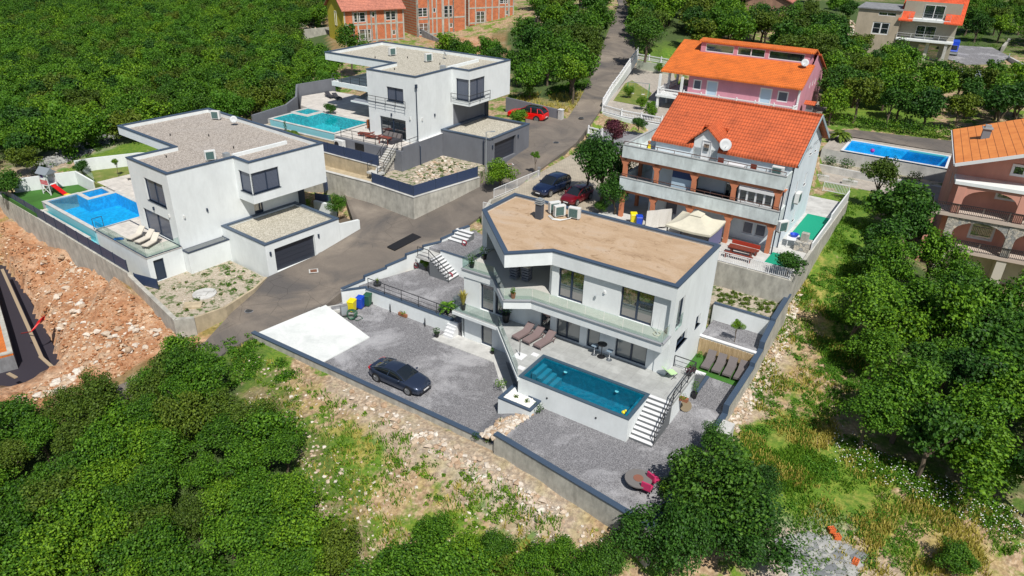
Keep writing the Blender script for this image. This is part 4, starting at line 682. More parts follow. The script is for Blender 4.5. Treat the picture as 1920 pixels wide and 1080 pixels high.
# main pool
pM = T('swimming_pool', 'dark teal raised pool with four underwater steps by the central terrace', 'swimming pool', FM.w(0, 0, 0), FM.yaw)
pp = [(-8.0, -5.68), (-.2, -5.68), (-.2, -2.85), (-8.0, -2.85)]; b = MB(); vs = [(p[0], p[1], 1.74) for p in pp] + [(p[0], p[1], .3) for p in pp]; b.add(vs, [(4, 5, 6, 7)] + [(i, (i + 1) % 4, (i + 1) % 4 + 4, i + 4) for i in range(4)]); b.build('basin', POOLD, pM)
MB().add([(p[0], p[1], 1.66) for p in pp], [(0, 1, 2, 3)]).build('water', WATERD, pM, recalc=False)
sh = MB(); shell(sh, [(-8.24, -5.92), (.03, -5.92), (.03, -2.63), (-8.24, -2.63)], -1.3, 1.74, {}, cap=False); sh.build('pool_wall', WHITE, pM)
coping(MB(), pp, 1.745, .26, .06, .26).build('coping', mat('teal_coping', (.05, .085, .12), .35), pM)
for i in range(4): MB().box(-7.9 + i * .42, -7.55 + i * .42, -4.7, -3.2, .3, 1.5 - i * .22).build('step', mat('step_tile', (.05, .22, .30), .4) if i == 0 else bpy.data.materials['step_tile'], pM)
MB().box(-.55, -.2, -5.66, -2.87, .3, 1.45).build('bench', POOLD, pM)
for u, v in ((-6.2, -2.87), (-2.2, -2.87)): MB().lathe([(.13, 1.25), (.13, 1.27)], u, v - .05, 14).build('light_ring', WPAINT, pM)
for u in (-5.9, -2.2): MB().box(u - .05, u + .05, -5.97, -5.915, .9, 1.0).build('wall_spotlight', BLACK, pM)
b = MB(); b.blob((-.6, -5.35, 1.74), .12, 2, .1); b.blob((-.52, -5.2, 1.82), .08, 1, .1); tag(b.build('rubber_duck', YELP), 'small yellow toy floating in the corner of the dark pool', 'pool toy').location = (0, 0, 0)
dk = bpy.data.objects['rubber_duck']; dk.location = FM.w(0, 0, 0); dk.rotation_euler = (0, 0, FM.yaw)
stairs('white garden stairs with grey risers beside the dark pool', FM, .06, 1.62, -5.5, 0, -2.62, 1.8, 10, WPAINT, RISER)
stairs('grey-edged steps down from the terrace to the artificial lawn', FM, .7, 1.65, 4.3, 0, 1.6, 1.65, 7, WPAINT, RISER)
wires('dark railing down the white garden stairs', FM, [(1.66, -5.35, .18), (1.66, -2.7, 1.85), (1.6, 1.4, 1.85)], .9, 1.4, None); wires('dark railing across the terrace gate behind the green chair', FM, [(.05, 1.45, 1.8), (1.6, 1.45, 1.8)], .9, 1.6, None)
# ------------------------------------------------------------ white house with terracotta columns
def gable(mb, u0, u1, v0, zv0, vr, zr, v1, zv1, th=.22):
    mb.hexa([(u0, v0, zv0 - th), (u1, v0, zv0 - th), (u1, vr, zr - th), (u0, vr, zr - th)], [(u0, v0, zv0), (u1, v0, zv0), (u1, vr, zr), (u0, vr, zr)])
    mb.hexa([(u0, v1, zv1 - th), (u1, v1, zv1 - th), (u1, vr, zr - th), (u0, vr, zr - th)], [(u0, v1, zv1), (u1, v1, zv1), (u1, vr, zr), (u0, vr, zr)]); return mb
r = T('apartment_house', 'white house with orange tiled roof and two long balconies on terracotta columns', 'house', FW.w(0, 0, 0), FW.yaw)
core = [(-12, 1.9), (0, 1.9), (0, 12), (-12, 12)]; w = MB(); side = [(3.2, 4.1, 8.6, 9.8), (6.2, 7.1, 8.6, 9.8), (4.6, 5.4, 5.6, 6.8), (6.0, 6.9, 11.5, 12.4), (8, 8.8, 11.3, 12.3)]
fh = [(8.9, 9.8, 5.4, 6.5), (10.0, 10.9, 5.4, 6.5), (1.6, 2.8, 5.5, 6.7), (3.3, 4.4, 7.85, 10.0), (6.8, 8.0, 7.85, 10.0)]
f = shell(w, core, 4.6, 12.15, {0: fh, 1: side}, dep=.18, cap=False); w.add([(0, 1.9, 12.15), (0, 12, 12.15), (0, 7, 15.0)], [(0, 1, 2)]); w.add([(-12, 1.9, 12.15), (-12, 12, 12.15), (-12, 7, 15.0)], [(0, 1, 2)]); w.build('wall', m_render('cool_white', (.66, .73, .78), .1), r)
for h in fh: window(f[0], h, r, WPAINT, dep=.18, name='window', glass=GLASS if h[2] > 7 else GLASSB)
for h in side: window(f[1], h, r, WPAINT, dep=.18, glass=GLASSB, sill=WPAINT)
for z0, z1, zf in ((7.55, 8.7, 7.8), (10.55, 11.7, 10.9)):
    n_ = 'lower' if z0 < 9 else 'upper'; m = MB(); m.prism([(-14.2, .12), (-.02, .12), (-.02, 1.88), (-12.02, 1.88), (-12.02, 8), (-14.2, 8)], z0 + .02, zf); m.build('balcony_slab', PALEBL, r)
    m = MB(); m.box(-14.3, .1, -.05, .11, z0, z1); m.box(-14.3, -14.14, .12, 8.1, z0, z1); m.box(-.03, .1, .12, 1.88 if z0 < 9 else 2.1, z0, z1); m.build('balcony_parapet', PALEBL, r, bevel=.01)
    m = MB(); m.box(-14.32, .14, -.09, .14, z1, z1 + .05); m.box(-14.34, -14.1, .14, 8.1, z1, z1 + .05); m.build('parapet_cap', mat('cap_stone' + n_, (.35, .36, .36), .8), r)
    m = MB(); q = [(-14.22 + i * 1.58, .03, z1 + .05) for i in range(10)]
    for p in q: m.beam(p, (p[0], p[1], z1 + .32), .04)
    m.beam((-14.22, .03, z1 + .32), (0, .03, z1 + .32), .05); m.build('balcony_rail', mat('brown_rail' + n_, (.10, .05, .04), .5), r)
for u in (-.3, -3.95, -7.45, -10.95, -14.0):
    for z0, z1 in ((4.8, 7.55), (7.8, 10.55)):
        if u == -.3 and z0 > 5: pass
        m = MB(); m.box(u - .18, u + .18, .13, .48, z0, z1); m.hexa([(u - .18, .13, z1 - .75), (u + .18, .13, z1 - .75), (u + .18, .48, z1 - .75), (u - .18, .48, z1 - .75)], [(u - .6, .14, z1), (u + .6, .14, z1), (u + .6, .47, z1), (u - .6, .47, z1)]); m.build('column', ORANGE, r)
for u in (-12.3, -14.0):
    MB().box(u - .16, u + .16, 3.6, 3.9, 4.8, 7.55).build('column', ORANGE, r); MB().box(u - .16, u + .16, 3.6, 3.9, 7.8, 10.55).build('column', ORANGE, r)
for z1 in (7.55, 10.55): MB().box(-14.1, -.1, .13, .47, z1 - .28, z1 - .01).build('beam', ORANGE, r)
# bay window (glazed veranda)
fb = Fac((-3.6, .16), (-.55, .16)); wf = window(fb, (.1, 2.95, 8.72, 10.2), r, WPAINT, mull=(.25, .5, .75), dep=.2, name='bay_window', fw=.1); MB().box(-3.5, -.6, .1, .2, 9.85, 10.1).build('shutter_box', WPAINT, wf)
fs = Fac((.0, .5), (.0, 1.85)); window(fs, (.05, 1.3, 8.72, 10.2), r, WPAINT, mull=(.5,), dep=.1, name='bay_window')
# attic
m = MB(); gable(m, -12.4, -8.52, 1.7, 12.25, 7, 15.3, 12.5, 12.25); gable(m, -6.28, .5, 1.7, 12.25, 7, 15.3, 12.5, 12.25); gable(m, -8.515, -6.285, 4.1, 13.63, 7, 15.3, 12.5, 12.25); rf = m.build('roof', ROOFW, r); MB().beam((-12.4, 7, 15.33), (.5, 7, 15.33), .3, .12).build('ridge', ROOFW, rf)
m = MB(); m.beam((.52, 1.5, 12.2), (.52, 7, 15.25), .06, .25); m.beam((.52, 7, 15.25), (.52, 12.5, 12.2), .06, .25); m.build('bargeboard', mat('grey_board', (.30, .38, .42), .6), r)
d = MB(); d.prism([(-8.5, 1.9), (-6.3, 1.9), (-6.3, 5.2), (-8.5, 5.2)], 10.9, 12.9); d.add([(-8.5, 1.9, 12.9), (-6.3, 1.9, 12.9), (-7.4, 1.9, 13.9)], [(0, 1, 2)]); dd = d.build('dormer', WHITE, r)
m = MB()
for s in (-1, 1): m.hexa([(-7.4, 1.6, 13.95), (-7.4 + s * 1.45, 1.6, 12.68), (-7.4 + s * 1.45, 5.8, 12.68), (-7.4, 5.8, 13.95)], [(-7.4, 1.6, 14.1), (-7.4 + s * 1.5, 1.6, 12.8), (-7.4 + s * 1.5, 5.8, 12.8), (-7.4, 5.8, 14.1)])
m.build('dormer_roof', ROOFW, dd); fd = Fac((-8.5, 1.89), (-6.3, 1.89)); dw = window(fd, (.75, 1.6, 10.95, 12.9), dd, WPAINT, dep=.03, glass=WPAINT, name='dormer_door'); g = MB(); g.box(-7.55, -7.1, 1.76, 1.8, 12.0, 12.6); g.build('door_glass', GLASS, dd)
m = MB(); m.tube([(.1, .12, 10.4), (.1, .2, 4.8)], .055); m.tube([(.12, 1.95, 12.1), (.12, 1.95, 4.8)], .055); m.build('downpipe', NAVY, r)
MB().box(.02, .5, 2.6, 3.3, 7.6, 8.4)
dish(FW.w(-5.7, 1.5, 12.3), FW.yaw + .6, 'large satellite dish beside the dormer of the white house', .52)
ac_unit(FW.w(-1.0, 1.5, 10.95), FW.yaw, 'air conditioner on the upper balcony of the white house', None); ac_unit(FW.w(.35, 5.0, 8.0), FW.yaw + 1.57, 'air conditioner hung on the side wall of the white house', None); ac_unit(FW.w(.5, .4, 6.9), FW.yaw + 1.0, 'small vent unit on the white house corner post', None)
# ------------------------------------------------------------ pink house
r = T('apartment_house', 'pink house with bright orange roof and white balustrades', 'house', FK.w(0, 0, 0), FK.yaw)
w = MB(); kh = [(.7, 1.9, 8.5, 9.9), (2.6, 4.2, 7.65, 10.0), (9.9, 11.5, 7.65, 10.0), (12.2, 13.6, 8.5, 9.9)]; ks = [(5.5, 6.1, 9.6, 10.4), (7.2, 7.8, 9.6, 10.4), (8.9, 9.5, 9.6, 10.4)]
f = shell(w, [(-15, 2.1), (0, 2.1), (0, 16), (-15, 16)], 4.6, 10.6, {0: kh, 1: ks}, dep=.15, cap=False); w.add([(0, 2.1, 10.6), (0, 16, 10.6), (0, 16, 11.2), (0, 9, 13.8), (0, 6.7, 12.6)], [(0, 1, 2, 3, 4)]); w.build('wall', PINK, r)
for i, h in enumerate(kh): window(f[0], h, r, WPAINT, dep=.12, fw=.16, glass=GLASSB if i in (0, 3) else mat('pale_shutter', (.42, .55, .66), .5) if i == 1 else bpy.data.materials['pale_shutter'], name='window' if i in (0, 3) else 'shuttered_door')
for h in ks: window(f[1], h, r, WPAINT, dep=.12, fw=.12)
def slope(mb, u0, u1, v0, z0, v1, z1, th=.2): return mb.hexa([(u0, v0, z0 - th), (u1, v0, z0 - th), (u1, v1, z1 - th), (u0, v1, z1 - th)], [(u0, v0, z0), (u1, v0, z0), (u1, v1, z1), (u0, v1, z1)])
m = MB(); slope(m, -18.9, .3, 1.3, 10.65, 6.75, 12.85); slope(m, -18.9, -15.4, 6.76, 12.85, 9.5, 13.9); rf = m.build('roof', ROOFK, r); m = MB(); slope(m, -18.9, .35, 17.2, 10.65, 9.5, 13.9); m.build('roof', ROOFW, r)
dm_ = MB(); dh = [(.7, 4.7, 12.98, 14.05), (5.2, 9.0, 12.98, 14.05), (9.5, 14.2, 12.98, 14.05)]; fd = shell(dm_, [(-15.4, 6.8), (-.5, 6.8), (-.5, 9.6), (-15.4, 9.6)], 12.3, 14.3, {0: dh}, dep=.15); dd = dm_.build('dormer', PINK, r)
for i, h in enumerate(dh): window(fd[0], h, dd, WPAINT, mull=(.5,) if i == 1 else (), dep=.12, fw=.09)
m = MB(); slope(m, -15.7, .0, 6.55, 14.4, 8.2, 14.62); slope(m, -15.7, 0, 13.5, 12.6, 8.21, 14.62); m.build('dormer_roof', ROOFK, dd)
m = MB().prism([(-15.1, .2), (0, .2), (0, 2.09), (-15.1, 2.09)], 7.35, 7.6).build('balcony', WHITE, r); m = MB().prism([(-18.8, .0), (-15.12, .0), (-15.12, 8), (-18.8, 8)], 7.3, 7.6).build('porch_floor', WHITE, r)
for u, v in ((-18.5, .3), (-18.5, 4), (-18.5, 7.5), (-15.3, .3)):
    MB().box(u - .15, u + .15, v - .15, v + .15, 7.6, 10.3 + (v - 1.3) * .4 if v > 1 else 10.35).build('column', WHITE, r); MB().box(u - .15, u + .15, v - .15, v + .15, 4.6, 7.3).build('column', WHITE, r)
MB().box(-.2, .02, 1.95, 2.15, 4.8, 10.5).build('corner_trim', WHITE, r)
dish(FK.w(-.9, 5.9, 12.5), FK.yaw + .3, 'satellite dish beside the dormer of the pink house', .5)
balustrade('white balustrade along the front balcony of the pink house', [FK.w(-14.9, .35, 7.6), FK.w(-.2, .35, 7.6), FK.w(-.1, 1.9, 7.6)]); balustrade('white balustrade round the corner porch of the pink house', [FK.w(-15.3, .2, 7.6), FK.w(-18.6, .2, 7.6), FK.w(-18.6, 7.6, 7.6)])
c = T('chimney_stack', 'small brick barbecue chimney with tiled cap by the pink side wall', 'chimney', FK.w(1.1, 4.5, 5.6), FK.yaw); MB().box(-.4, .4, -.4, .4, 0, 2.6).build('flue', CONCD, c); m = MB(); m.prism([(-.6, -.6), (.6, -.6), (.6, .6), (-.6, .6)], 2.6, 2.7); gable(m, -.7, .7, -.7, 2.75, 0, 3.1, .7, 2.75, .1); m.build('cap', ROOFW, c)
kz = 5.65
road_side = [P(1103, 248, 5.3), P(1130, 202, 5.9), P(1147, 173, 6.3), P(1161, 154, 6.7), P(1179, 128, 7.3), P(1195, 104, 8.0)]
wall_run('garden_wall', 'low retaining wall under the white balustrade beside the road', road_side[1:], [5.0, 5.4, 5.9, 6.3, 7.0], [6.3, 6.7, 7.1, 7.8, 8.3], .25, WHITE)
balustrade('white balustrade stepping up along the bend of the road', [(p[0], p[1], z) for p, z in zip(road_side[1:], [6.3, 6.7, 7.1, 7.8, 8.3])]); balustrade('white balustrade at the top of the pink house court', [P(1195, 110, 7.2), P(1262, 122, 7.2)]); balustrade('white balustrade between the play garden and the purple tree', [P(1130, 208, 5.8), P(1165, 218, 5.8), P(1240, 232, 5.8)])
balustrade('short white balustrade beside the purple tree at the road', [P(1103, 250, 5.1), P(1128, 256, 5.1)])
wall_run('garden_wall', 'pale garden wall under the balustrade behind the purple tree', [P(1130, 212, 5.6), P(1165, 222, 5.6), P(1240, 237, 5.6)], 4.2, 5.75, .2, WHITE); wall_run('garden_wall', 'pale wall under the balustrade at the top of the pink house court', [P(1195, 113, 7.1), P(1262, 125, 7.1)], 5.2, 7.15, .2, m_render('pale_green_wall', (.5, .55, .45)))
# ------------------------------------------------------------ salmon house at the right edge
r = T('apartment_house', 'salmon house with arched stone ground floor and black balcony railings at the right edge', 'house', FR.w(0, 0, 0), FR.yaw)
w = MB(); rh = [(3.6, 5.6, 7.2, 8.4), (2.5, 4.6, 3.0, 5.0), (7.4, 9.0, 3.0, 5.0), (7.2, 8.6, 6.3, 8.4)]; f = shell(w, [(-1.3, 1.8), (14, 1.8), (14, 12), (-1.3, 12)], -1, 10.5, {0: rh, 3: [(2, 2.8, 7, 8.2), (6.5, 7.3, 7, 8.2)]}, dep=.15, cap=False); w.add([(-1.3, 1.8, 10.5), (14, 1.8, 10.5), (6.5, 1.8, 13.2)], [(0, 1, 2)]); w.build('wall', SALM, r)
for h in rh: window(f[0], h, r, WPAINT, dep=.1, fw=.2, mull=())
for h in [(2, 2.8, 7, 8.2), (6.5, 7.3, 7, 8.2)]: window(f[3], h, r, WPAINT, dep=.12, fw=.1)
fa = Fac((-1.3, 1.79), (14, 1.79)); window(fa, (4.1, 5.3, 9.6, 10.7), r, WPAINT, dep=.02, fw=.22)
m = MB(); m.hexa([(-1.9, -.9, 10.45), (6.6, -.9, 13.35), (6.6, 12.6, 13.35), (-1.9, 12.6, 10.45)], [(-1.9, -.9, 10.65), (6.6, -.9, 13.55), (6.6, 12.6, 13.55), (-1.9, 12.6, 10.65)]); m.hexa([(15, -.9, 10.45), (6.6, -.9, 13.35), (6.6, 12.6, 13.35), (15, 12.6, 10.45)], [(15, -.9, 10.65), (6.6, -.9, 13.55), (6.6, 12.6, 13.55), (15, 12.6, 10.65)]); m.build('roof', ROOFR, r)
m = MB(); m.beam((-1.9, -.92, 10.5), (6.6, -.92, 13.4), .08, .3); m.beam((-1.95, -.9, 10.5), (-1.95, 12.6, 10.5), .1, .14); m.build('roof_trim', WPAINT, r)
c = MB().box(.2, .9, 6.6, 7.3, 10.8, 12.4).build('chimney', mat('slate_chimney', (.16, .19, .22), .7), r); q = MB(); q.box(.1, 1.0, 6.5, 7.4, 12.4, 12.5); q.box(.3, .8, 6.7, 7.2, 12.5, 12.75); q.build('chimney_cap', GALV, c)
for z, u0, m_, nm in ((9.0, -1.4, WHITE, 'attic_balcony'), (5.9, -2.7, mat('balcony_stone', (.5, .42, .36), .9), 'upper_balcony'), (2.5, -.3, bpy.data.materials['balcony_stone'] if 'balcony_stone' in bpy.data.materials else WHITE, 'lower_balcony')): MB().prism([(u0, -.6), (15, -.6), (15, 1.78), (u0, 1.78)], z - .3, z).build(nm, m_, r)
for u in (-.7, 4.3, 9.3):
    m = MB(); m.box(u - .35, u + .35, -.5, -.1, 5.9, 8.69); m.build('pillar', SALM, r); m = MB(); m.box(u - .35, u + .35, -.5, -.1, 2.5, 5.59); m.build('stone_pillar', STONE, r); m = MB(); m.box(u - .4, u + .4, -.5, 1.7, -1, 2.19); m.build('pier', mat('pier%d' % (u * 10), (.5, .48, .42), .9), r)
def arch(u0, u1, z0, zt, m_, nm):
    b = MB(); n = 12; cu = (u0 + u1) / 2; ru = (u1 - u0) / 2; rz = zt - .25 - z0
    for i in range(n):
        a0 = math.pi * i / n; a1 = math.pi * (i + 1) / n; x0, x1 = cu - ru * math.cos(a0), cu - ru * math.cos(a1); y0, y1 = z0 + rz * math.sin(a0), z0 + rz * math.sin(a1)
        b.hexa([(x0, -.45, y0), (x1, -.45, y1), (x1, -.15, y1), (x0, -.15, y0)], [(x0, -.45, zt), (x1, -.45, zt), (x1, -.15, zt), (x0, -.15, zt)])
    b.build(nm, m_, r)
for u in (-.35, 4.65): arch(u, u + 4.3, 7.3, 8.69, SALM, 'arch'); arch(u, u + 4.3, 4.1, 5.59, STONE, 'stone_arch')
MB().box(-1.0, 14, 1.5, 1.75, -1, 2.2).build('cellar_wall', CREAM, r)
m = MB().box(-2.6, -2.2, -.5, -.1, 0, 5.6).build('corner_post', SALM, r)
railing('black railing of the upper balcony on the salmon house', [FR.w(*p) for p in [(-2.6, 1.6, 5.9), (-2.6, -.55, 5.9), (14, -.55, 5.9)]], .95, 'bars', 2.2, DARKM, group='railings of the salmon house', mp=STEEL); railing('black railing of the lower balcony above the garage on the salmon house', [FR.w(*p) for p in [(-.2, -.55, 2.5), (14, -.55, 2.5)]], .95, 'bars', 2.2, DARKM, group='railings of the salmon house', mp=STEEL); railing('short railing on the attic balcony of the salmon house', [FR.w(*p) for p in [(6.0, -.5, 9.0), (14, -.5, 9.0)]], .95, 'bars', 2.2, DARKM, group='railings of the salmon house')
# ------------------------------------------------------------ long pool behind the white house
q0 = P(1582, 282, 5.5); FP = Frame(q0[0], q0[1], -32.5); a_ = FP.on(1597, 264, 5.5); b_ = FP.on(1771, 315.5, 5.5); LU = b_[0]; LV = a_[1]
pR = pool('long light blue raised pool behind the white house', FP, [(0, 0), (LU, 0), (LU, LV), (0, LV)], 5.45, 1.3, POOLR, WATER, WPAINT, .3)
MB().box(-2.6, LU + .3, -.32, -.31 + .0, 3, 5.4); m = MB(); shell(m, [(-2.4, -.32), (LU + .3, -.32), (LU + .3, LV + .32), (-2.4, LV + .32)], 3.0, 5.38, {}, cap=False); m.build('pool_wall', CONCW, pR); MB().prism([(-2.4, -.3), (-.32, -.3), (-.32, LV + .3), (-2.4, LV + .3)], 5.2, 5.4).build('deck', PAVG, pR)
MB().prism([(-2.4, LV + .33), (LU + 1, LV + .33), (LU + 1, LV + 2.0), (-2.4, LV + 2.0)], 4.6, 5.5).build('deck', PAVG, pR)
for i in range(3): MB().box(.1, 2.6 - i * .1, .3 + i * .75 + .5, 1.0 + i * .75 + .5, 4.2, 5.15 - i * .2).build('step', POOLR, pR)
m = MB().box(LU - 4.2, LU - .3, LV - .65, LV - .1, 5.5, 5.6); m.build('roller_cover', mat('teal_cover', (.05, .35, .42), .5), pR)
b = MB().blob((0, 0, 0), .25, 2, 0); o = tag(b.build('beach_ball', mat('purple_ball', (.35, .02, .3), .4), smooth=True), 'purple ball floating in the long raised pool', 'ball'); o.location = FP.w(2.9, 1.7, 5.6)
stairs('weathered plank steps between the white house and the long pool', FP, -4.6, -2.45, -7, 2.6, LV + 2, 5.4, 14, WOODG, BARK, 'hill_stairs')
wall_run('planter_wall', 'low white wall in front of the planted strip under the long pool', [FP.w(-2.3, -2.6), FP.w(LU * .45, -2.9), FP.w(LU + .5, -2.8)], 2.4, 4.1, .3, CONCW); struct(MB().prism([FP.w(-2.3, -2.5)[:2], FP.w(LU + .5, -2.7)[:2], FP.w(LU + .5, -.33)[:2], FP.w(-2.3, -.33)[:2]], 2.5, 3.9).build('planted_strip', DIRT)); struct(MB().prism([FP.w(-2.3, -6.5)[:2], FP.w(LU + .5, -6.5)[:2], FP.w(LU + .5, -2.9)[:2], FP.w(-2.3, -2.8)[:2]], 1.5, 3.3).build('stone_terrace', PAVG))
for u in (-.9, 2.2):
    t = T('trough_planter', 'pale stone trough planter below the long pool, %s' % ('nearer the plank steps' if u < 0 else 'farther from the plank steps'), 'planter', FP.w(u, -5.7, 3.3), FP.yaw, 'stone troughs below the long pool'); m = MB(); m.box(-.8, .8, -.25, .25, 0, .5); m.build('trough', CONCW, t); foliage(60, .5, .5, 'bush', .35, .12).build('foliage', SILV, t, recalc=False)
# ------------------------------------------------------------ grey house with red roof, top right
q0 = P(1680, 71, 10.3); FG = Frame(q0[0], q0[1], -30); r = T('apartment_house', 'beige-grey house with red roof corners and a broad front balcony at the top right', 'house', FG.w(0, 0, 0), FG.yaw)
w = MB(); gh = [(2.9, 6.2, 10.35, 12.6), (4.0, 7.6, 6.8, 9.3)]; f = shell(w, [(0, 2.2), (9.5, 2.2), (9.5, 12), (0, 12)], 6, 16.8, {0: gh}, dep=.2, cap=False); w.build('wall', GREEN_G, r)
for h in gh: window(f[0], h, r, WPAINT, mull=(.45,), dep=.2)
w = MB(); f = shell(w, [(-7.6, .3), (-.02, .3), (-.02, 12), (-7.6, 12)], 6, 15, {0: [(3.0, 6.0, 10.6, 12.8), (3.6, 6.6, 14.0, 14.6)]}, dep=.2); w.build('side_wall', m_render('sand_render', (.45, .38, .29), .15), r); window(f[0], (3.0, 6.0, 10.6, 12.8), r, WPAINT, mull=(.5,), dep=.15, fw=.18, hbar=(.5,)); window(f[0], (3.6, 6.6, 14.0, 14.6), r, WPAINT, mull=(.5,), dep=.15)
MB().box(-7.9, 0, 0, 12, 15.0, 15.2).build('flat_roof', CONCD, r); m = MB(); m.box(0, 9.6, 0, 2.19, 10.0, 10.3); m.box(1.2, 8.2, 0.2, 2.19, 13.5, 13.9); m.build('balcony', WHITE, r)
for u in (8.6,): MB().box(u - .25, u + .25, .2, .7, 6, 10).build('pillar', CONCW, r)
MB().box(5.2, 5.8, 1.0, 2.19, 6, 10).build('pillar', CREAM, r)
m = MB(); slope(m, -.4, 2.0, -.2, 13.6, 3, 15.4); slope(m, 7.2, 10.2, -.2, 13.6, 3, 15.4); slope(m, -.4, 10.2, 3.01, 15.4, 7.5, 18.0); m.build('roof', ROOFG, r); fz = Fac((0, 2.19), (9.5, 2.19)); window(fz, (3.4, 6.8, 13.95, 16.3), r, WPAINT, mull=(.5,), dep=.02)
railing('pale railing of the broad balcony on the beige-grey house', [FG.w(0, .08, 10.3), FG.w(9.5, .08, 10.3)], 1.0, 'wires', 2.2, WPAINT); railing('thin railing of the top balcony on the beige-grey house', [FG.w(1.3, .25, 13.9), FG.w(8.1, .25, 13.9)], 1.0, 'wires', 2.2, GALV)
q0 = P(1752, 134, 8.6); FS = Frame(q0[0], q0[1], -30); r = T('garden_shed', 'low shed with pale blue-grey sheet roof among the trees at the top right', 'shed', FS.w(0, 0, 0), FS.yaw)
m = MB(); f = shell(m, [(0, .3), (6.5, .3), (6.5, 6), (0, 6)], 4.8, 8.1, {0: [(1.5, 4.2, 5, 7.6)]}, dep=.3); m.build('wall', m_render('shed_blue', (.16, .21, .24)), r); window(f[0], (1.5, 4.2, 5, 7.6), r, DARKM, dep=.3); m = MB(); slope(m, -.4, 4.3, 0, 8.15, 6.4, 8.6, .1); slope(m, 4.31, 7.6, 0, 8.05, 6.4, 8.5, .1); m.build('roof', mat('sheet_roof', (.40, .47, .50), .6), r); MB().box(2.0, 2.6, 1.2, 1.6, 8.22, 8.45).build('roof_block', ORB, r)
# ------------------------------------------------------------ unfinished brick terrace
def brick_unit(q, yaw, L, z0, H_, lab, ground, yellow=False, roof=True, wins=()):
    Fb = Frame(q[0], q[1], yaw); r = T('row_house', lab, 'house', Fb.w(0, 0, 0), Fb.yaw, 'unfinished brick row houses'); w = MB(); f = shell(w, [(0, 0), (L, 0), (L, 9), (0, 9)], z0 - 2, z0 + H_, {0: wins}, dep=.15, cap=True); w.build('wall', BRICK, r)
    m = MB(); ff = f[0]
    for z in (z0 + .0, z0 + 2.95, z0 + H_ - .35): ff.hexa(m, 0.02, L - .02, z, z + .28, -.03, .02)
    for a in [0.02] + [h[0] - .32 for h in wins] + [h[1] + .05 for h in wins] + [L * .5, L - .32]:
        if a + .3 < L + .05: ff.hexa(m, a, a + .28, z0 - 1.8, z0 + H_ - .02, -.04, .02)
    m2 = MB()
    m.build('concrete_frame', CONC, r)
    for h in wins: window(ff, h, r, WPAINT, mull=(.5,) if h[1] - h[0] > 1 else (), hbar=(.33, .66) if h[1] - h[0] > 1 else (), dep=.12, fw=.09)
    MB().box(.1, L - .1, -.06, -.01, z0 - 1.2, z0 - .3).build('damp_proofing', BLACK, r)
    if yellow: m = MB(); m.box(-.06, -.01, -.05, 9, z0 - 2, z0 + H_); m.add([(-.05, 0, z0 + H_), (-.05, 9, z0 + H_), (-.05, 4.5, z0 + H_ + 3)], [(0, 1, 2)]); m.box(-.05, .9, -.09, -.05, z0 - 2, z0 + H_ - .3) if False else None; m.build('gable_wall', YEL, r); g = Fac((-.06, 6), (-.06, 2)); window(g, (1.2, 2.2, z0 + 2.6, z0 + 5.2), r, WPAINT, dep=.01, glass=YEL, name='niche')
    if roof: m = MB(); slope(m, -.5, L + .2, -.6, z0 + H_ - .1, 4.5, z0 + H_ + 3.2); slope(m, -.5, L + .2, 9.6, z0 + H_ - .1, 4.5, z0 + H_ + 3.2); m.build('roof', ROOFB, r)
    return Fb
qb = P(643, 19, 12.8); d1 = brick_unit(qb, 32, 12.2, 7.0, 5.9, 'brick row house with mottled red roof and yellow gable end', 0, True, True, [(2.0, 4.3, 10.5, 12.3), (5.6, 6.2, 11.3, 12.3), (8.4, 10.5, 10.6, 12.3), (2.9, 5.2, 6.7, 9.2), (9.6, 10.3, 7.9, 8.8)])
qb = P(782, 69, 7.0); d2 = brick_unit((qb[0], qb[1]), 35, 11.5, 7.2, 9.6, 'middle brick row house behind the pale roofed villa', 0, False, True, [(.5, 2.6, 7.25, 9.5), (.4, 2.5, 10.7, 12.4), (7.6, 8.3, 8.3, 9.2), (6.3, 8.3, 10.3, 12.6), (3.8, 4.4, 11.4, 12.3)])
qb = P(878, 47, 8.4); d3 = brick_unit((qb[0], qb[1]), 32, 11.2, 8.6, 9.6, 'farthest brick row house of the terrace at the top centre', 0, False, True, [(1.9, 4.0, 8.65, 11), (9.2, 9.8, 10, 10.9), (7.6, 9.6, 12.3, 13.6)])
for a, b, z0, z1, l in (((780, 70), (832, 84), 5.5, 8.2, 'grey sloping side wall in front of the middle brick house'), ((877, 44), (915, 57), 6.5, 9.2, 'grey sloping side wall in front of the farthest brick house')):
    A_ = P(*a, z0 + 1); B_ = P(*b, z0 + 1); wall_run('side_wall', l, [A_, B_], [z0 - 1, z0 - 1], [z1 + .6, z1 - 1.2], .25, CONCD)
wall_run('side_wall', 'grey concrete wall left of the yellow gable at the top', [P(560, 68, 6.8), P(622, 62, 6.8)], 5, 8.0, .3, CONC)
q0 = P(1386, 48, 9.4); Fo = Frame(q0[0], q0[1], -25); r = T('old_house', 'old brick house with tiled roof half hidden behind trees at the top', 'house', Fo.w(0, 0, 0), Fo.yaw); m = MB(); f = shell(m, [(0, 3), (9, 3), (9, 12), (0, 12)], 7, 14.5, {}); m.add([(0, 3, 14.5), (9, 3, 14.5), (4.5, 3, 16.5)], [(0, 1, 2)]); m.build('wall', m_render('old_brick', (.33, .19, .13), .3), r); m = MB()
m.hexa([(-.6, 2.5, 14.2), (4.5, 2.5, 16.5), (4.5, 12.5, 16.5), (-.6, 12.5, 14.2)], [(-.6, 2.5, 14.4), (4.5, 2.5, 16.7), (4.5, 12.5, 16.7), (-.6, 12.5, 14.4)]); m.hexa([(9.6, 2.5, 14.2), (4.5, 2.5, 16.5), (4.5, 12.5, 16.5), (9.6, 12.5, 14.2)], [(9.6, 2.5, 14.4), (4.5, 2.5, 16.7), (4.5, 12.5, 16.7), (9.6, 12.5, 14.4)]); m.build('roof', ROOFB, r)
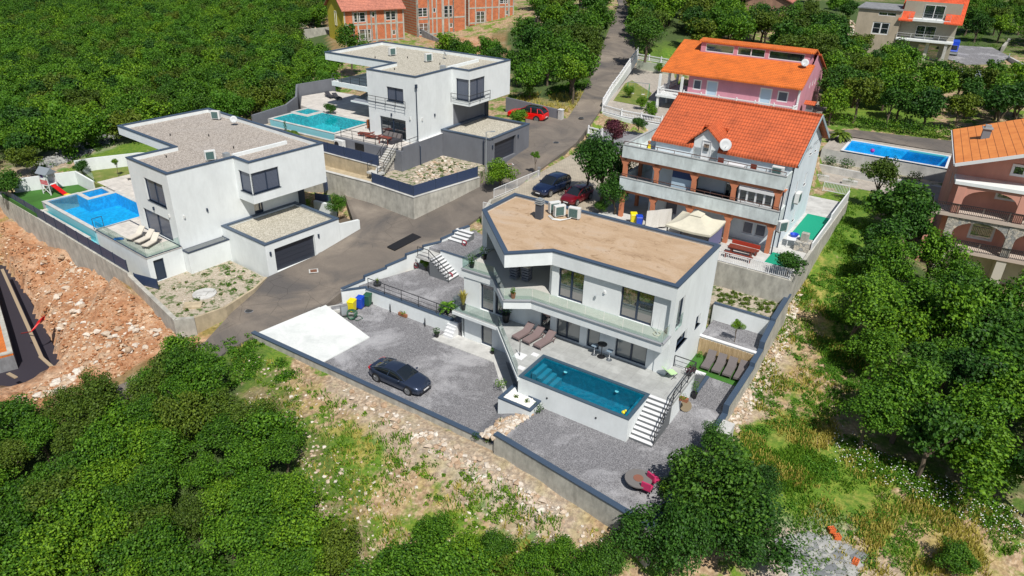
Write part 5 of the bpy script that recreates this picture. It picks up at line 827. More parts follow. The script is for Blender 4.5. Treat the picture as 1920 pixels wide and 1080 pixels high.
m = MB(); f = shell(m, [(-.5, 0), (5.5, 0), (5.5, 2.98), (-.5, 2.98)], 6.5, 10.8, {0: [(.5, 5.2, 6.6, 9.8)]}, dep=.8); m.build('porch', PALEBL, r); window(f[0], (.5, 5.2, 6.6, 9.8), r, DARKM, dep=.8, glass=BLACK, name='porch_opening')
# ------------------------------------------------------------ walls and fences of the plots
m_ = lambda u, v, z=0: FM.w(u, v, z)
wall_run('boundary_wall', 'long low concrete wall with dark coping in front of the parked saloon car', [m_(-31.1, -10.05), m_(-7.0, -10.1)], -3.2, [-.75, -.72], .28, CONC, NAVYC, ch=.08)
wall_run('boundary_wall', 'stained concrete wall with dark coping below the gravel in front of the dark pool', [m_(-7.1, -10.3), m_(4.5, -11.95)], -4.0, [.28, .28], .3, CONC, NAVYC, ch=.08)
wall_run('boundary_wall', 'stepped wall with dark coping along the right side of the central plot', [m_(4.42, -11.9), m_(4.42, .2), m_(4.42, .22), m_(4.42, 5.8), m_(4.42, 5.82), m_(4.45, 7.6), m_(4.45, 7.62), m_(4.45, 9.9), m_(4.45, 9.92), m_(4.45, 14.2)], -3.5, [.25, .3, 1.0, 1.0, 1.35, 1.6, 2.2, 2.9, 3.1, 3.4], .3, CONC, NAVYC, ch=.07)
wall_run('retaining_wall', 'white wall with dark coping under the black fence beside the gravel yard', [m_(-27.5, -.55), m_(-17.9, -.55)], -1.4, .33, .3, WHITE, NAVYC)
wires('black fence on the white wall beside the gravel yard', FM, [(-27.3, -.55, .39), (-17.8, -.55, .39)], 1.0, 2.0, None)
sw = [(-30.6, -2.9, .15), (-28.4, -1.6, .45), (-27.8, -.3, .75), (-27.3, 1.5, 1.15), (-26.8, 3.6, 1.6), (-26.4, 5.2, 2.0), (-25.9, 7.2, 2.5), (-25.5, 9.8, 3.0)]
pts_ = [FM.on(640, 545, .3), FM.on(683, 521, .75), FM.on(724, 503, 1.0), FM.on(761, 482, 1.4), FM.on(793, 466, 1.8), FM.on(827, 451, 2.3), FM.on(850, 438, 2.6), FM.on(880, 424, 2.9)]
zz = [.35, .8, 1.1, 1.55, 1.95, 2.35, 2.7, 3.0]; P_ = []; Z_ = []
for i, p in enumerate(pts_):
    if i: P_.append(m_(p[0] - .001, p[1] - .002)); Z_.append(zz[i - 1])
    P_.append(m_(*p)); Z_.append(zz[i])
P2_ = []; Z2_ = []
for i in range(len(pts_) - 1):
    a, b = np.array(pts_[i]), np.array(pts_[i + 1]); P2_ += [m_(*(a + (b - a) * .01)), m_(*(a + (b - a) * .985))]; Z2_ += [zz[i] + .1, zz[i] + .22]
wall_run('retaining_wall', 'white stepped wall with dark coping along the road above the gravel court', P2_, -1.2, Z2_, .25, WHITE, NAVYC)
cl = FM.on(640, 545, .3); ce = FM.on(693, 560, -.5); wall_run('retaining_wall', 'short white wall behind the yellow and blue bins', [m_(*cl), m_(-27.6, -.42)], -1.3, [.3, .36], .22, WHITE, NAVYC)
r = stairs('white stairs with dark rail from the road landing down to the gravel court', FM, 4.7, 6.2, -22.5, .25, -24.7, 1.9, 8, WPAINT, RISER, 'court_stairs', 'u')
struct(MB().prism([m_(-26.2, 4.6)[:2], m_(-24.65, 4.6)[:2], m_(-24.65, 8.2)[:2], m_(-26.0, 8.2)[:2]], 1.7, 1.9).build('landing', CONCW)); struct(MB().prism([m_(-26.0, 6.3)[:2], m_(-21.5, 6.3)[:2], m_(-17.96, 6.3)[:2], m_(-17.96, 12.0)[:2], m_(-25, 12)[:2]], .2, 2.2).build('upper_court', YARD)); MB().box(0, 0.01, 0, .01, 0, .01)
wall_run('retaining_wall', 'white wall under the upper gravel court behind the stairs', [m_(-24.6, 6.25), m_(-17.98, 6.25)], .2, 2.25, .12, WHITE, NAVYC)
stairs('upper flight of white steps rising to the road beside the central villa', FM, -25.6, -23.7, 8.2, 1.95, 10.2, 2.9, 5, WPAINT, RISER, 'court_stairs')
wires('dark railing on the stair landing by the road', FM, [(-26.0, 4.65, 1.9), (-24.7, 4.65, 1.9), (-22.5, 4.65, .3)], .95, 1.4, None)
# pad, paths, steps, planter
q = [P(480, 625, -.9), P(610, 571, -.53), P(693, 632, -.88), P(602, 681, -.89)]; mb = MB().add(q + [(p[0], p[1], p[2] - 1) for p in q], [(0, 1, 2, 3), (0, 1, 5, 4), (1, 2, 6, 5), (2, 3, 7, 6), (3, 0, 4, 7)]); struct(mb.build('concrete_drive', PADM))
struct(MB().prism([m_(-18.4, -.56)[:2], m_(-18.9, -2.25)[:2], m_(-12.85, -2.15)[:2], m_(-9.9, -5.2)[:2], m_(-9.2, -4.6)[:2], m_(-12.2, -1.5)[:2], m_(-8.3, -1.5)[:2], m_(-8.3, -.56)[:2]], -1.2, -.88).build('path', CONCW))
struct(MB().prism([m_(-12.2, -1.52)[:2], m_(-9.2, -4.62)[:2], m_(-8.26, -4.62)[:2], m_(-8.26, -1.52)[:2]], -1.2, -.885).build('path', CONCD))
stairs('small white steps between the low wall and the lower door', FM, -18.4, -17.5, -1.4, -.9, -.5, .25, 5, WPAINT, WPAINT)
pl = T('raised_planter', 'white raised planter with white pebbles at the corner of the dark pool', 'planter', FM.w(0, 0, 0), FM.yaw); MB().prism([(-8.95, -7.3), (-6.35, -7.3), (-6.35, -5.95), (-8.26, -5.95), (-8.95, -5.3)], -1.2, .45).build('wall', WHITE, pl)
coping(MB(), [(-8.95, -7.3), (-6.35, -7.3), (-6.35, -5.95), (-8.95, -5.3)], .45, .24, .1, .02).build('coping', NAVYC, pl); pb = MB()
for i in range(260): pb.blob((random.uniform(-8.7, -6.6), random.uniform(-7.05, -6.0), .46), random.uniform(.03, .07), 0, .2)
pb.build('pebbles', mat('white_pebble', (.8, .78, .72), .8), pl)
for u in (-8.0, -7.1): f_ = foliage(50, .22, .25, 'bush', .45, .1).build('small_plant', LEAFO, pl, recalc=False); f_.location = (u, -6.5, 0)
# bamboo fence and terrace walls behind the house
bf_ = T('reed_fence', 'light brown reed screen behind the four grey loungers', 'fence', m_(.05, 6.85, 0), FM.yaw); m = MB()
for i in range(86): m.box(i * .05, i * .05 + .044, -.03 + .015 * (i % 2), .015 * (i % 2), .02, 1.42 + .06 * random.random())
m.build('reed_screen', REED, bf_)
wall_run('retaining_wall', 'low wall with white coping on top of the reed screen', [m_(.0, 7.02), m_(4.3, 7.02)], -.2, 1.55, .2, WHITE, WPAINT); wall_run('retaining_wall', 'white wall with dark coping between small tree gravel and grass terrace', [m_(-.2, 10.1), m_(4.3, 10.1)], 1.0, 2.95, .2, WHITE, NAVYC)
wall_run('retaining_wall', 'weathered concrete wall under the white picket railing of the white house', [FW.w(-16, -3.98), FW.w(2.75, -3.98), FW.w(2.75, 2.5), FW.w(2.75, 17.4)], 2.2, [4.9, 4.9, 5.0, 5.0], .25, CONC)
railing('white picket railing on the concrete wall beside the picnic table', [FW.w(-9, -3.95, 4.9), FW.w(2.7, -3.95, 4.9)], .9, 'bars', 1.6, WPAINT, name='picket_railing', group='white railings of the white house'); railing('white railing round the back passage beside the green mat', [FW.w(2.7, 17.2, 5.6), FW.w(.3, 17.2, 5.6)], 1., 'bars', 1.6, WPAINT, name='picket_railing', group='white railings of the white house')
wall_run('boundary_wall', 'white panel wall along the grass beside the green mat', [FW.w(2.75, 2.6), FW.w(2.75, 9.5), FW.w(2.75, 9.52), FW.w(2.75, 17.4)], 5.0, [5.7, 5.7, 6.1, 6.1], .12, WPAINT)
MB_ = T('floor_mat', 'bright green plastic mat on the side passage of the white house', 'mat', FW.w(1.4, 8.5, 4.81), FW.yaw); MB().box(-1.1, 1.1, -3.3, 3.3, 0, .03).build('mat', TARP, MB_)
MB_ = T('floor_mat', 'smaller green mat patch at the corner column of the white house', 'mat', FW.w(1.1, -.6, 4.81), FW.yaw); MB().box(-1.0, .9, -1.2, 1.3, 0, .03).build('mat', TARP, MB_)
# villa L boundary wall and fences
l_ = lambda u, v, z=0: FL.w(u, v, z)
wall_run('boundary_wall', 'long stained concrete wall between the rubble and the left villa', [l_(-33, -4.1), l_(-1.2, -4.45), l_(-1.15, -4.47), l_(8.7, -5.85), l_(8.75, -5.86), l_(9.3, -4.6)], -4.5, [.75, .78, .55, .45, .45, .25], .35, CONC)
wall_run('garden_wall', 'low curved kerb wall round the stony garden at the road', [l_(9.25, -4.6), l_(9.2, -1.8), l_(8.0, 1.8), l_(6.95, 3.8)], -1.3, [.2, 0, -.1, -.1], .22, CONCB)
slatfence('long dark blue slat fence on the concrete wall above the rubble', [l_(-33, -4.1, .78), l_(-1.4, -4.45, .82)], 1.1, group='dark blue slat fences'); slatfence('short dark slat fence beside the cellar door of the left villa', [l_(-1.0, -4.2, -.3), l_(1.6, -3.5, -.3)], 1.0, group='dark blue slat fences')
slatfence('dark slat gate under the overhang of the left villa', [l_(-3.2, 21.2, 1.9), l_(-2.4, 18.4, 1.9), l_(-1.9, 17.8, 1.9)], 1.5, group='dark blue slat fences'); slatfence('dark slat gate behind the round bush of the left villa', [l_(-.6, 15.6, 1.7), l_(1.2, 16.2, 1.7)], 1.2, group='dark blue slat fences')
wall_run('garden_wall', 'small white wall stub beside the round bush', [l_(-.4, 15.3), l_(2.5, 15.8)], .5, 2.2, .35, WHITE); wall_run('garden_wall', 'white wall behind the play tower', [l_(-28.6, -3.2), l_(-26.4, 2.5), l_(-22.9, 2.75)], .8, [2.7, 2.75, 2.3], .2, WHITE); wall_run('garden_wall', 'white wall behind the sloping lawn and thin tree', [l_(-27.4, 3.0), l_(-27.0, 5.0), l_(-25.2, 9.2), l_(-20, 14.5)], 1.8, 3.6, .2, WHITE)
# villa H walls
h_ = lambda u, v, z=0: FH.w(u, v, z)
wall_run('retaining_wall', 'stained concrete wall of the villa behind at the bend of the road', [h_(-16, -7.1), h_(-1.0, -6.75), h_(5.15, -7.2), h_(7.55, 1.0)], .2, [4.05, 3.95, 3.85, 4.2], .3, CONC, CONCW)
wall_run('retaining_wall', 'beige panelled retaining wall under the patterned blue fence', [h_(-16, -5.45), h_(-.95, -5.45), h_(-.9, -6.7)], 3.9, [5.6, 5.4, 4.3], .2, CONCB, CONCW); slatfence('patterned blue panel fence above the beige panelled wall', [h_(-16, -5.4, 5.6), h_(-1.0, -5.4, 5.45)], 1.15, group='blue panel fences'); slatfence('blue panel fence round the corner of the stony garden at the road', [h_(-.9, -6.7, 4.0), h_(5.1, -7.15, 3.95), h_(7.45, .9, 4.3)], 1.1, group='blue panel fences')
wall_run('boundary_wall', 'charcoal wall curving round the far pool in front of the forest', [h_(-22.4, -4.0), h_(-22.6, 1.5), h_(-23.6, 4.2), h_(-27.5, 8.0), h_(-26.5, 14)], 5.0, [7.3, 7.5, 7.9, 8.3, 8.3], .25, GREYR)
wall_run('boundary_wall', 'charcoal wall beside the red car', [h_(-3.5, 23.5), h_(4.6, 23.8)], 4.5, [7.2, 6.7], .25, GREYR); gp = T('gate_post', 'pale gate post at the end of the charcoal wall by the red car', 'post', h_(5.0, 23.8, 4.9), FH.yaw); MB().box(-.3, .3, -.3, .3, 0, 1.8).build('post', CONCW, gp); MB().box(-.34, .34, -.34, .34, 1.8, 1.88).build('cap', WPAINT, gp)
s = stairs('concrete steps from the terrace with dining set down to a landing', FH, -1.8, -.6, -5.3, 4.9, -2.95, 6.7, 9, CONCW, CONC, solid=False); struct(MB().prism([h_(-2.0, -6.3)[:2], h_(-.3, -6.3)[:2], h_(-.3, -5.3)[:2], h_(-2.0, -5.3)[:2]], 4.7, 4.9).build('landing', CONCW)); wires('dark railing of the steps beside the blue panel fence', FH, [(-1.9, -6.2, 4.9), (-1.9, -5.2, 4.9), (-1.9, -2.95, 6.7)], 1.0, 1.5, None); wires('dark railing on the right of the steps to the dining terrace', FH, [(-.5, -6.2, 4.9), (-.5, -5.2, 4.9), (-.5, -2.95, 6.7)], 1.0, 1.5, None)
# parking fence by the road, low walls
pf = [P(905, 391, 3.9), P(945, 396, 3.9)]; railing('white railing beside the central roof at the parking entrance', [P(906, 397, 3.8), P(962, 412, 3.8)], 1.0, 'bars', 1.6, WPAINT, group='white railings at the parking'); railing('white railing leaning along the parking by the road', [P(926, 372, 4.0), P(1010, 336, 4.3)], 1.0, 'bars', 1.6, WPAINT, group='white railings at the parking')
wall_run('garden_wall', 'low stone kerb wall under the white parking railing', [P(906, 397, 3.8), P(920, 376, 3.9), P(1012, 338, 4.3)], 2.4, [3.8, 3.95, 4.3], .3, CONC)
gt = T('gate_post', 'dark gate post at the top end of the parking', 'post', P(1010, 330, 4.4)); MB().box(-.15, .15, -.15, .15, 0, 1.0).build('post', CONCD, gt)
# ------------------------------------------------------------ street furniture, bins, covers
def lamp(loc, rz, label, h=6.5):
    r = T('street_lamp', label, 'street lamp', loc, rz, 'street lamps'); MB().tube([(0, 0, 0), (0, 0, h)], .07, 8, .045).build('pole', GALV, r); MB().beam((0, 0, h), (.7, 0, h + .05), .05).build('arm', GALV, r); MB().box(.5, 1.0, -.09, .09, h - .02, h + .08).build('lamp_head', GALV, r)
lamp(P(911, 333, 3.3), .3, 'grey street lamp in front of the charcoal garage', 5.2); lamp(P(1096, 152, 6.0), .3, 'grey street lamp beside the road at the edge of the trees', 5.2)
def bin_(loc, rz, label, m, name='wheelie_bin'):
    r = T(name, label, 'bin', loc, rz, 'bins beside the gravel yard'); MB().hexa([(-.24, -.28, .06), (.24, -.28, .06), (.24, .26, .06), (-.24, .26, .06)], [(-.3, -.36, 1.0), (.3, -.36, 1.0), (.3, .34, 1.0), (-.3, .34, 1.0)]).build('body', m, r, bevel=.02); MB().hexa([(-.32, -.4, 1.0), (.32, -.4, 1.0), (.32, .38, 1.0), (-.32, .38, 1.0)], [(-.29, -.36, 1.06), (.29, -.36, 1.06), (.29, .34, 1.1), (-.29, .34, 1.1)]).build('lid', m, r, bevel=.015)
    for s in (-1, 1): w = MB().lathe([(.1, -.03), (.1, .03)], 0, 0, 12).build('wheel', BLACK, r); w.location = (s * .28, .32, .1); w.rotation_euler = (0, math.pi / 2, 0)
    MB().beam((-.28, .42, .98), (.28, .42, .98), .04).build('handle', m, r); return r
for px, py, m, l in ((661, 583, YELP, 'yellow wheelie bin in the row at the gravel yard'), (676, 577, BLUE, 'blue wheelie bin in the row at the gravel yard'), (690, 572, DGREEN, 'dark green wheelie bin in the row at the gravel yard')): bin_(P(px, py, -.9), FM.yaw + .3, l, m)
for q, m, l in ((FW.w(-12.2, -.8, 4.8), YELP, 'yellow bin behind the tan roof beside the white house'), (FW.w(-11.5, -1.1, 4.8), BLUE, 'blue bin behind the tan roof beside the white house')): bin_(q, 0, l, m)
def cover(px, py, z, label, kind='round', s=.32):
    r = T('manhole_cover' if kind == 'round' else 'drain_cover', label, 'drain cover', P(px, py, z), .3)
    if kind == 'round': MB().lathe([(s + .06, 0), (s + .06, .012)], 0, 0, 20).build('frame', CONCD, r); MB().lathe([(s, .012), (s, .02)], 0, 0, 20).build('lid', DARKM, r)
    else: MB().box(-s, s, -s, s, 0, .012).build('frame', CONCW, r); MB().box(-s * .7, s * .7, -s * .7, s * .7, .012, .02).build('lid', mat('rusty', (.16, .07, .04), .8), r)
cover(588, 508, .03, 'square rusty drain cover with pale frame in front of the left garage', 'sq', .42); cover(467, 583, -.73, 'round manhole cover in the road near the stony garden'); cover(1043, 267, 4.95, 'round manhole cover in the road beside the charcoal garage'); cover(1090, 221, 5.72, 'round manhole cover in the road by the red car'); cover(956, 308, 4.15, 'square rusty cover at the charcoal garage', 'sq', .4)
gr_ = T('drain_grate', 'long black drain grate across the road beside the stepped white wall', 'drain grate', (0, 0, 0)); q = [P(726, 463, 1.0), P(774, 438, 1.45), P(790, 445, 1.47), P(740, 470, 1.02)]
MB().hexa([tuple(Vector(p) + Vector((0, 0, -.1))) for p in q], [tuple(Vector(p) + Vector((0, 0, .055))) for p in q]).build('grate', BLACK, gr_)
mh = T('septic_cover', 'round concrete cover with slabs on it in the stony garden', 'cover', l_(5.4, -1.4, -.32)); MB().lathe([(1.0, 0), (1.0, .12), (.95, .14)], 0, 0, 28).build('ring', CONCW, mh); m = MB(); m.box(-.75, .3, -.5, 0.1, .15, .22); m.box(-.2, .7, .2, .7, .15, .22); o = m.build('slab', CONCW, mh)
sb = tag(MB().box(-.7, .7, -.45, .45, 0, .18).build('concrete_slab', CONCB), 'beige concrete slab beside the round cover in the stony garden', 'slab'); sb.location = l_(6.6, -3.2, -.3); sb.rotation_euler = (.05, .05, .2)
ch = T('inspection_box', 'square concrete inspection cover beside the white drive', 'cover', P(630, 578, -.7), .4); MB().box(-.7, .7, -.5, .5, -.2, .06).build('frame', CONCW, ch); MB().box(-.4, .4, -.3, .3, .06, .09).build('lid', CONCD, ch)
pn = T('electric_cabinet', 'grey utility cabinet standing beside the bins', 'cabinet', P(646, 590, -.7), .5); MB().box(-.3, .3, -.15, .15, 0, .95).build('cabinet', CONCD, pn); MB().box(-.25, .25, -.17, -.15, .1, .85).build('door', GALV, pn)
hs = T('hose_reel', 'tangled green garden hose on a reel beside the yellow bin', 'hose', P(660, 598, -.92)); t = MB()
for k_ in range(7): t.tube([(math.cos(a) * (.28 + .03 * k_) + random.uniform(-.05, .05), math.sin(a) * .12 + .05 * k_ - .15, .45 + math.sin(a) * .35) for a in [i * .5 for i in range(14)]], .025, 5)
t.tube([(0, 0, .05), (.5, -.3, .03), (.9, .1, .03), (.6, .5, .03), (-.4, .4, .03), (-.9, -.2, .03)], .025, 5); t.build('hose', DGREEN, hs)
for i, (px, py, z, l) in enumerate(((732, 585, -.9, 'black bollard light nearer the bins by the white wall'), (797, 612, -.9, 'black bollard light nearer the small steps by the white wall'))): b = T('bollard_light', l, 'bollard light', P(px, py, z), 0, 'bollard lights'); MB().tube([(0, 0, 0), (0, 0, .7)], .05).build('post', BLACK, b); MB().tube([(0, 0, .7), (0, 0, .8)], .055).build('lamp', STEEL, b)
# ------------------------------------------------------------ terrace furniture
for i, (u, v) in enumerate(((-11.0, -2.3), (-10.1, -2.3), (-9.1, -2.35))): lounger(m_(u + .1, v, 1.8), FM.yaw - .15, ('taupe cushioned lounger nearest the glass railing on the central terrace', 'middle taupe cushioned lounger on the central terrace', 'taupe cushioned lounger nearest the pool steps on the central terrace')[i], 'taupe loungers on the central terrace', FABT, FABT, .45)
for i in range(4): lounger(m_(1.35 + i * .82, 4.75, .03), FM.yaw + .05, ('grey lounger on artificial grass nearest the house', 'grey lounger on artificial grass, second from the house', 'grey lounger on artificial grass, third from the house', 'grey lounger on artificial grass beside the boundary wall')[i], 'grey loungers before the reed screen', FABG, FABG, .5)
struct(MB().prism([m_(.02, 4.3)[:2], m_(4.2, 4.3)[:2], m_(4.2, 6.8)[:2], m_(.02, 6.8)[:2]], -.1, .03).build('artificial_lawn', LAWN)); struct(MB().prism([m_(1.7, 1.5)[:2], m_(1.95, 1.5)[:2], m_(1.95, 4.25)[:2], m_(1.7, 4.25)[:2]], -.1, .1).build('kerb', NAVYC))
um = T('parasol_stand', 'bare dark parasol pole on a white square base on the central terrace', 'parasol base', m_(-9.5, -3.8, 1.8), FM.yaw); MB().box(-.4, .4, -.4, .4, 0, .07).build('base', WPAINT, um, bevel=.02); MB().tube([(0, 0, .07), (0, 0, 1.35)], .03).build('pole', DARKM, um)
for u, v in ((-8.7, -3.0), (-8.6, -5.0)): t = tag(MB().box(-.25, .25, -.2, .2, 0, .04).build('white_plate', WPAINT), 'small white square plate on the tiles %s' % ('beside the pool steps corner' if v > -4 else 'beside the front pool corner'), 'plate'); t.location = m_(u, v, 1.8); t.rotation_euler = (0, 0, FM.yaw)
bt = T('bar_table', 'round black high table between two bar stools on the central terrace', 'table', m_(-4.7, -.45, 1.8)); MB().lathe([(.3, 0), (.3, .03), (.04, .06)], 0, 0, 18).build('base', BLACK, bt); MB().tube([(0, 0, .05), (0, 0, 1.05)], .03).build('leg', BLACK, bt); MB().lathe([(.36, 1.05), (.36, 1.08)], 0, 0, 22).build('tabletop', BLACK, bt)
for u, l in ((-5.25, 'white-legged bar stool left of the round black table'), (-4.05, 'white-legged bar stool right of the round black table')): b = T('bar_stool', l, 'stool', m_(u, -.5, 1.8), FM.yaw, 'bar stools'); MB().lathe([(.22, 0), (.22, .02), (.03, .05)], 0, 0, 16).build('base', STEEL, b); MB().tube([(0, 0, .05), (0, 0, .75)], .025).build('stem', WPAINT, b); MB().box(-.2, .2, -.2, .2, .75, .81).build('seat', mat('stool_seat', (.20, .27, .34), .5), b, bevel=.02)
gc = T('folding_chair', 'pale green reclining garden chair at the corner of the central terrace', 'chair', m_(.55, .35, 1.8), FM.yaw + 2.6); m = MB(); m.hexa([(-.3, 0, .35), (.3, 0, .35), (.3, .55, .38), (-.3, .55, .38)], [(-.3, 0, .39), (.3, 0, .39), (.3, .55, .42), (-.3, .55, .42)]); m.build('seat', LIME, gc); MB().hexa([(-.3, .55, .38), (.3, .55, .38), (.3, 1.0, .85), (-.3, 1.0, .85)], [(-.3, .5, .42), (.3, .5, .42), (.3, .95, .89), (-.3, .95, .89)]).build('backrest', LIME, gc)
for s in (-.3, .3): MB().beam((s, 0, .38), (s, .5, 0), .03).beam((s, .6, .4), (s, .05, 0), .03).build('leg', DARKM, gc)
for i, (u, v) in enumerate(((-13.15, 1.0), (-12.2, 1.2))): c = T('stacked_chairs', 'grey stack of garden chairs in the shaded loggia, %s' % ('left of the pair' if i == 0 else 'right of the pair'), 'chairs', m_(u, v, 5.0), FM.yaw, 'stacks in the loggia'); m = MB(); [m.box(-.3, .3, -.3, .3, .12 + k_ * .22, .27 + k_ * .22) for k_ in range(5)]; m.build('seats', mat('rattan', (.13, .14, .17), .8), c); MB().box(-.3, .3, .2, .3, .1, 1.5).build('backrests', mat('rattan', (.12, .13, .16), .8), c); MB().box(-.26, .26, -.26, .2, 1.16, 1.22).build('cushion', FABB, c)
hc = T('parasol', 'closed thin parasol with looped cord in the corner of the upper balcony', 'parasol', m_(-.85, -.35, 5.0)); MB().tube([(0, 0, .05), (0.1, 0, 1.9)], .035, 6, .01).build('pole', WPAINT, hc); MB().tube([(math.cos(a) * .25, math.sin(a) * .25, .05) for a in [i * .6 for i in range(11)]], .03).build('cord', mat('cord', (.6, .55, .45), .8), hc)
ft = T('fire_table', 'round grey fire table on the gravel in front of the big tree', 'table', P(1195, 911, 0)); MB().lathe([(.38, 0), (.42, .5)], 0, 0, 20).build('base', BLACK, ft); MB().lathe([(.78, .5), (.8, .53), (.8, .6), (.32, .6)], 0, 0, 30).build('tabletop', mat('slate_top', (.16, .15, .145), .6), ft); MB().lathe([(.3, .6), (.3, .62)], 0, 0, 20).build('burner', mat('burner', (.22, .09, .06), .9), ft)
for px, py, rz, l in ((1224, 908, 2.2, 'magenta cushioned chair partly under the big tree'), (1212, 924, 2.6, 'second magenta cushioned chair beside the round fire table')):
    c = T('garden_chair', l, 'chair', P(px, py, 0), rz, 'magenta chairs by the fire table'); MB().box(-.28, .28, -.28, .28, .38, .48).build('seat', MAGENTA, c); MB().box(-.28, .28, .22, .32, .45, .95).build('backrest', MAGENTA, c)
    for s in (-.25, .25): MB().beam((s, -.25, .4), (s, -.25, 0), .03).beam((s, .25, .4), (s, .28, 0), .03).build('leg', BLACK, c)
wr = T('cable_drum', 'round tan table top leaning against the white terrace wall', 'table top', m_(1.95, -.6, .42), FM.yaw); o = MB().lathe([(.4, -.02), (.4, .02)], 0, 0, 24).build('disc', mat('cane', (.20, .16, .10), .8), wr); o.rotation_euler = (math.radians(65), 0, math.radians(25))
pot_plant(P(819, 632, -.9), 'potted shrub in a dark bowl at the corner of the pale path', lh=.5, lr=.35); pot_plant(P(1301, 746, 0), 'tall leafy plant in a dark pot beside the side steps', h=.45, lh=1.3, lr=.3, leaf=LEAFB); pot_plant(m_(-13.0, -.35, 1.8), 'dark shrub in a tall black pot beside the taupe loungers', h=.7, r0=.32, lh=1.2, lr=.55, n=170)
pot_plant(m_(-11.5, -1.75, 5.0), 'small plant in a terracotta pot at the point of the upper balcony', TERRA, .4, .2, LEAF, .5, .22); pot_plant(m_(-16.9, .55, 5.0), 'round bush in a black pot on the upper left balcony', lh=.9, lr=.45, n=150); pot_plant(m_(-17.0, 2.4, 5.0), 'round bush in a black pot farther along the upper left balcony', lh=.8, lr=.45, n=150)
pot_plant(m_(-16.8, -.75, 1.8), 'feathery ornamental grass in a black pot behind the glass', lh=1.3, lr=.45, n=130, kind='grass', leaf=GRASSY, h=.5); pot_plant(m_(-19.2, .35, .25), 'small palm in a dark pot beside the black fence', BLACK, .35, .35, LEAF, .9, 1.0, 24, 'palm'); pot_plant(m_(1.35, .95, 1.8), 'purple-leaved plant in a pot at the terrace gate', BLACK, .3, .2, LEAFP, .5, .35); pot_plant(m_(1.35, 1.9, 1.5), 'dark pot plant on the wall beside the side steps', BLACK, .3, .2, LEAFP, .4, .3); pot_plant(m_(-13.6, -1.25, -.88), 'small dark plant at the corner of the shaded path', BLACK, .2, .15, LEAFD, .4, .2, 50)
for q, l in ((P(756, 592, -.9), 'low trough of greenery against the white wall of the gravel yard'), (m_(1.75, -1.2, 1.2), 'wooden flower box hung on the railing of the garden stairs')): t = T('flower_box', l, 'flower box', q, FM.yaw); MB().box(-.45, .45, -.14, .14, 0, .25).build('box', WOOD, t); foliage(60, .35, .3, 'bush', .2, .09).build('foliage', LEAF, t, recalc=False)
for q, l in ((FM.on(780, 503, .25), 'red hose reel against the stepped white wall'), (FM.on(844, 522, .25), 'red hose reel at the foot of the white court stairs'), (FM.on(870, 461, 2.2), 'red hose reel at the top of the white steps')):
    t = T('hose_reel', l, 'hose reel', m_(q[0], q[1], 2.2 if 'top' in l else .25), FM.yaw, 'red hose reels'); mb = MB()
    for k_ in range(3): mb.tube([(math.cos(a) * .25, .04 * k_, .3 + math.sin(a) * .25) for a in [i * .55 for i in range(13)]], .03, 5)
    mb.build('hose', mat('dark_red', (.28, .03, .05), .5), t); MB().beam((-.2, 0, 0), (-.2, 0, .35), .04).beam((.2, 0, 0), (.2, 0, .35), .04).build('stand', DARKM, t)
q = FM.on(708, 536, .25); t = T('planter_bowl', 'dark bowl planter with a yucca behind the black fence', 'planter', m_(q[0], q[1], .25)); MB().lathe([(.2, 0), (.35, .25), (.37, .3)], 0, 0, 16).build('bowl', DARKM, t); foliage(30, .3, .5, 'grass', .25, .12).build('foliage', LEAFO, t, recalc=False)
# villa L furniture
for i, (u, v) in enumerate(((-4.3, -2.6), (-3.1, -2.45), (-1.7, -2.45))): lounger(l_(u, v, 2.2), FL.yaw + (.35, .25, .45)[i], ('beige lounger farthest from the corner on the left villa terrace', 'middle beige lounger with raised back on the left villa terrace', 'beige lounger nearest the glass corner on the left villa terrace')[i], 'beige loungers on the left villa terrace', FABB)
for i, (u, v) in enumerate(((-21.0, 5.6), (-19.9, 5.9), (-18.8, 6.2))): lounger(l_(u, v, 2.18), FL.yaw - .5, ('beige lounger at the edge of the sloping lawn', 'beige lounger with dark towel by the left pool', 'beige lounger nearest the wall by the left pool')[i], 'beige loungers by the left pool', FABB, cover=FABD if i else None)
bl = T('garden_umbrella_base', 'blue inflatable board lying on the left villa terrace', 'board', l_(-5.6, -2.9, 2.2)); MB().blob((0, 0, .08), .42, 2, .1, (1.2, .7, .2)).build('board', mat('board_blue', (.02, .13, .38), .5), bl)
MBf = T('pool_gate', 'dark metal frame at the corner of the left pool', 'gate', l_(-9.5, -3.3, 2.2), FL.yaw); m = MB(); [m.beam(a, b, .04) for a, b in (((0, 0, 0), (0, 0, 1.1)), ((0, .9, 0), (0, .9, 1.1)), ((0, 0, 1.1), (0, .9, 1.1)))]; m.build('frame', DARKM, MBf)
pt = T('play_tower', 'white and pink play tower with grey roof and red slide on the lawn', 'play tower', l_(-25.6, -.7, 1.2), FL.yaw + .25); m = MB()
for x in (-.6, .6):
    for y in (-.5, .5): m.beam((x, y, 0), (x * .9, y * .9, 2.5), .09)
for x in (-.6, .6): m.beam((x, -.5, .1), (-x, -.5, 1.0), .05)
m.build('posts', WPAINT, pt); MB().box(-.6, .6, -.55, .55, 1.05, 1.13).build('platform', WPAINT, pt); m = MB(); [m.box(-.55 + i * .2, -.42 + i * .2, -.53, -.5, 1.15, 1.65) for i in range(6)]; m.build('balusters', mat('pink_paint', (.62, .12, .14), .5), pt); m = MB(); m.box(-.58, .58, .48, .52, 1.13, 2.4); m.box(-.58, .58, -.52, -.48, 1.95, 2.4); m.box(-.58, -.54, -.5, .5, 1.9, 2.4); m.build('panels', WPAINT, pt); MB().box(-.3, .1, -.54, -.5, 1.9, 2.3).build('flag_panel', mat('flag', (.09, .04, .16), .5), pt)
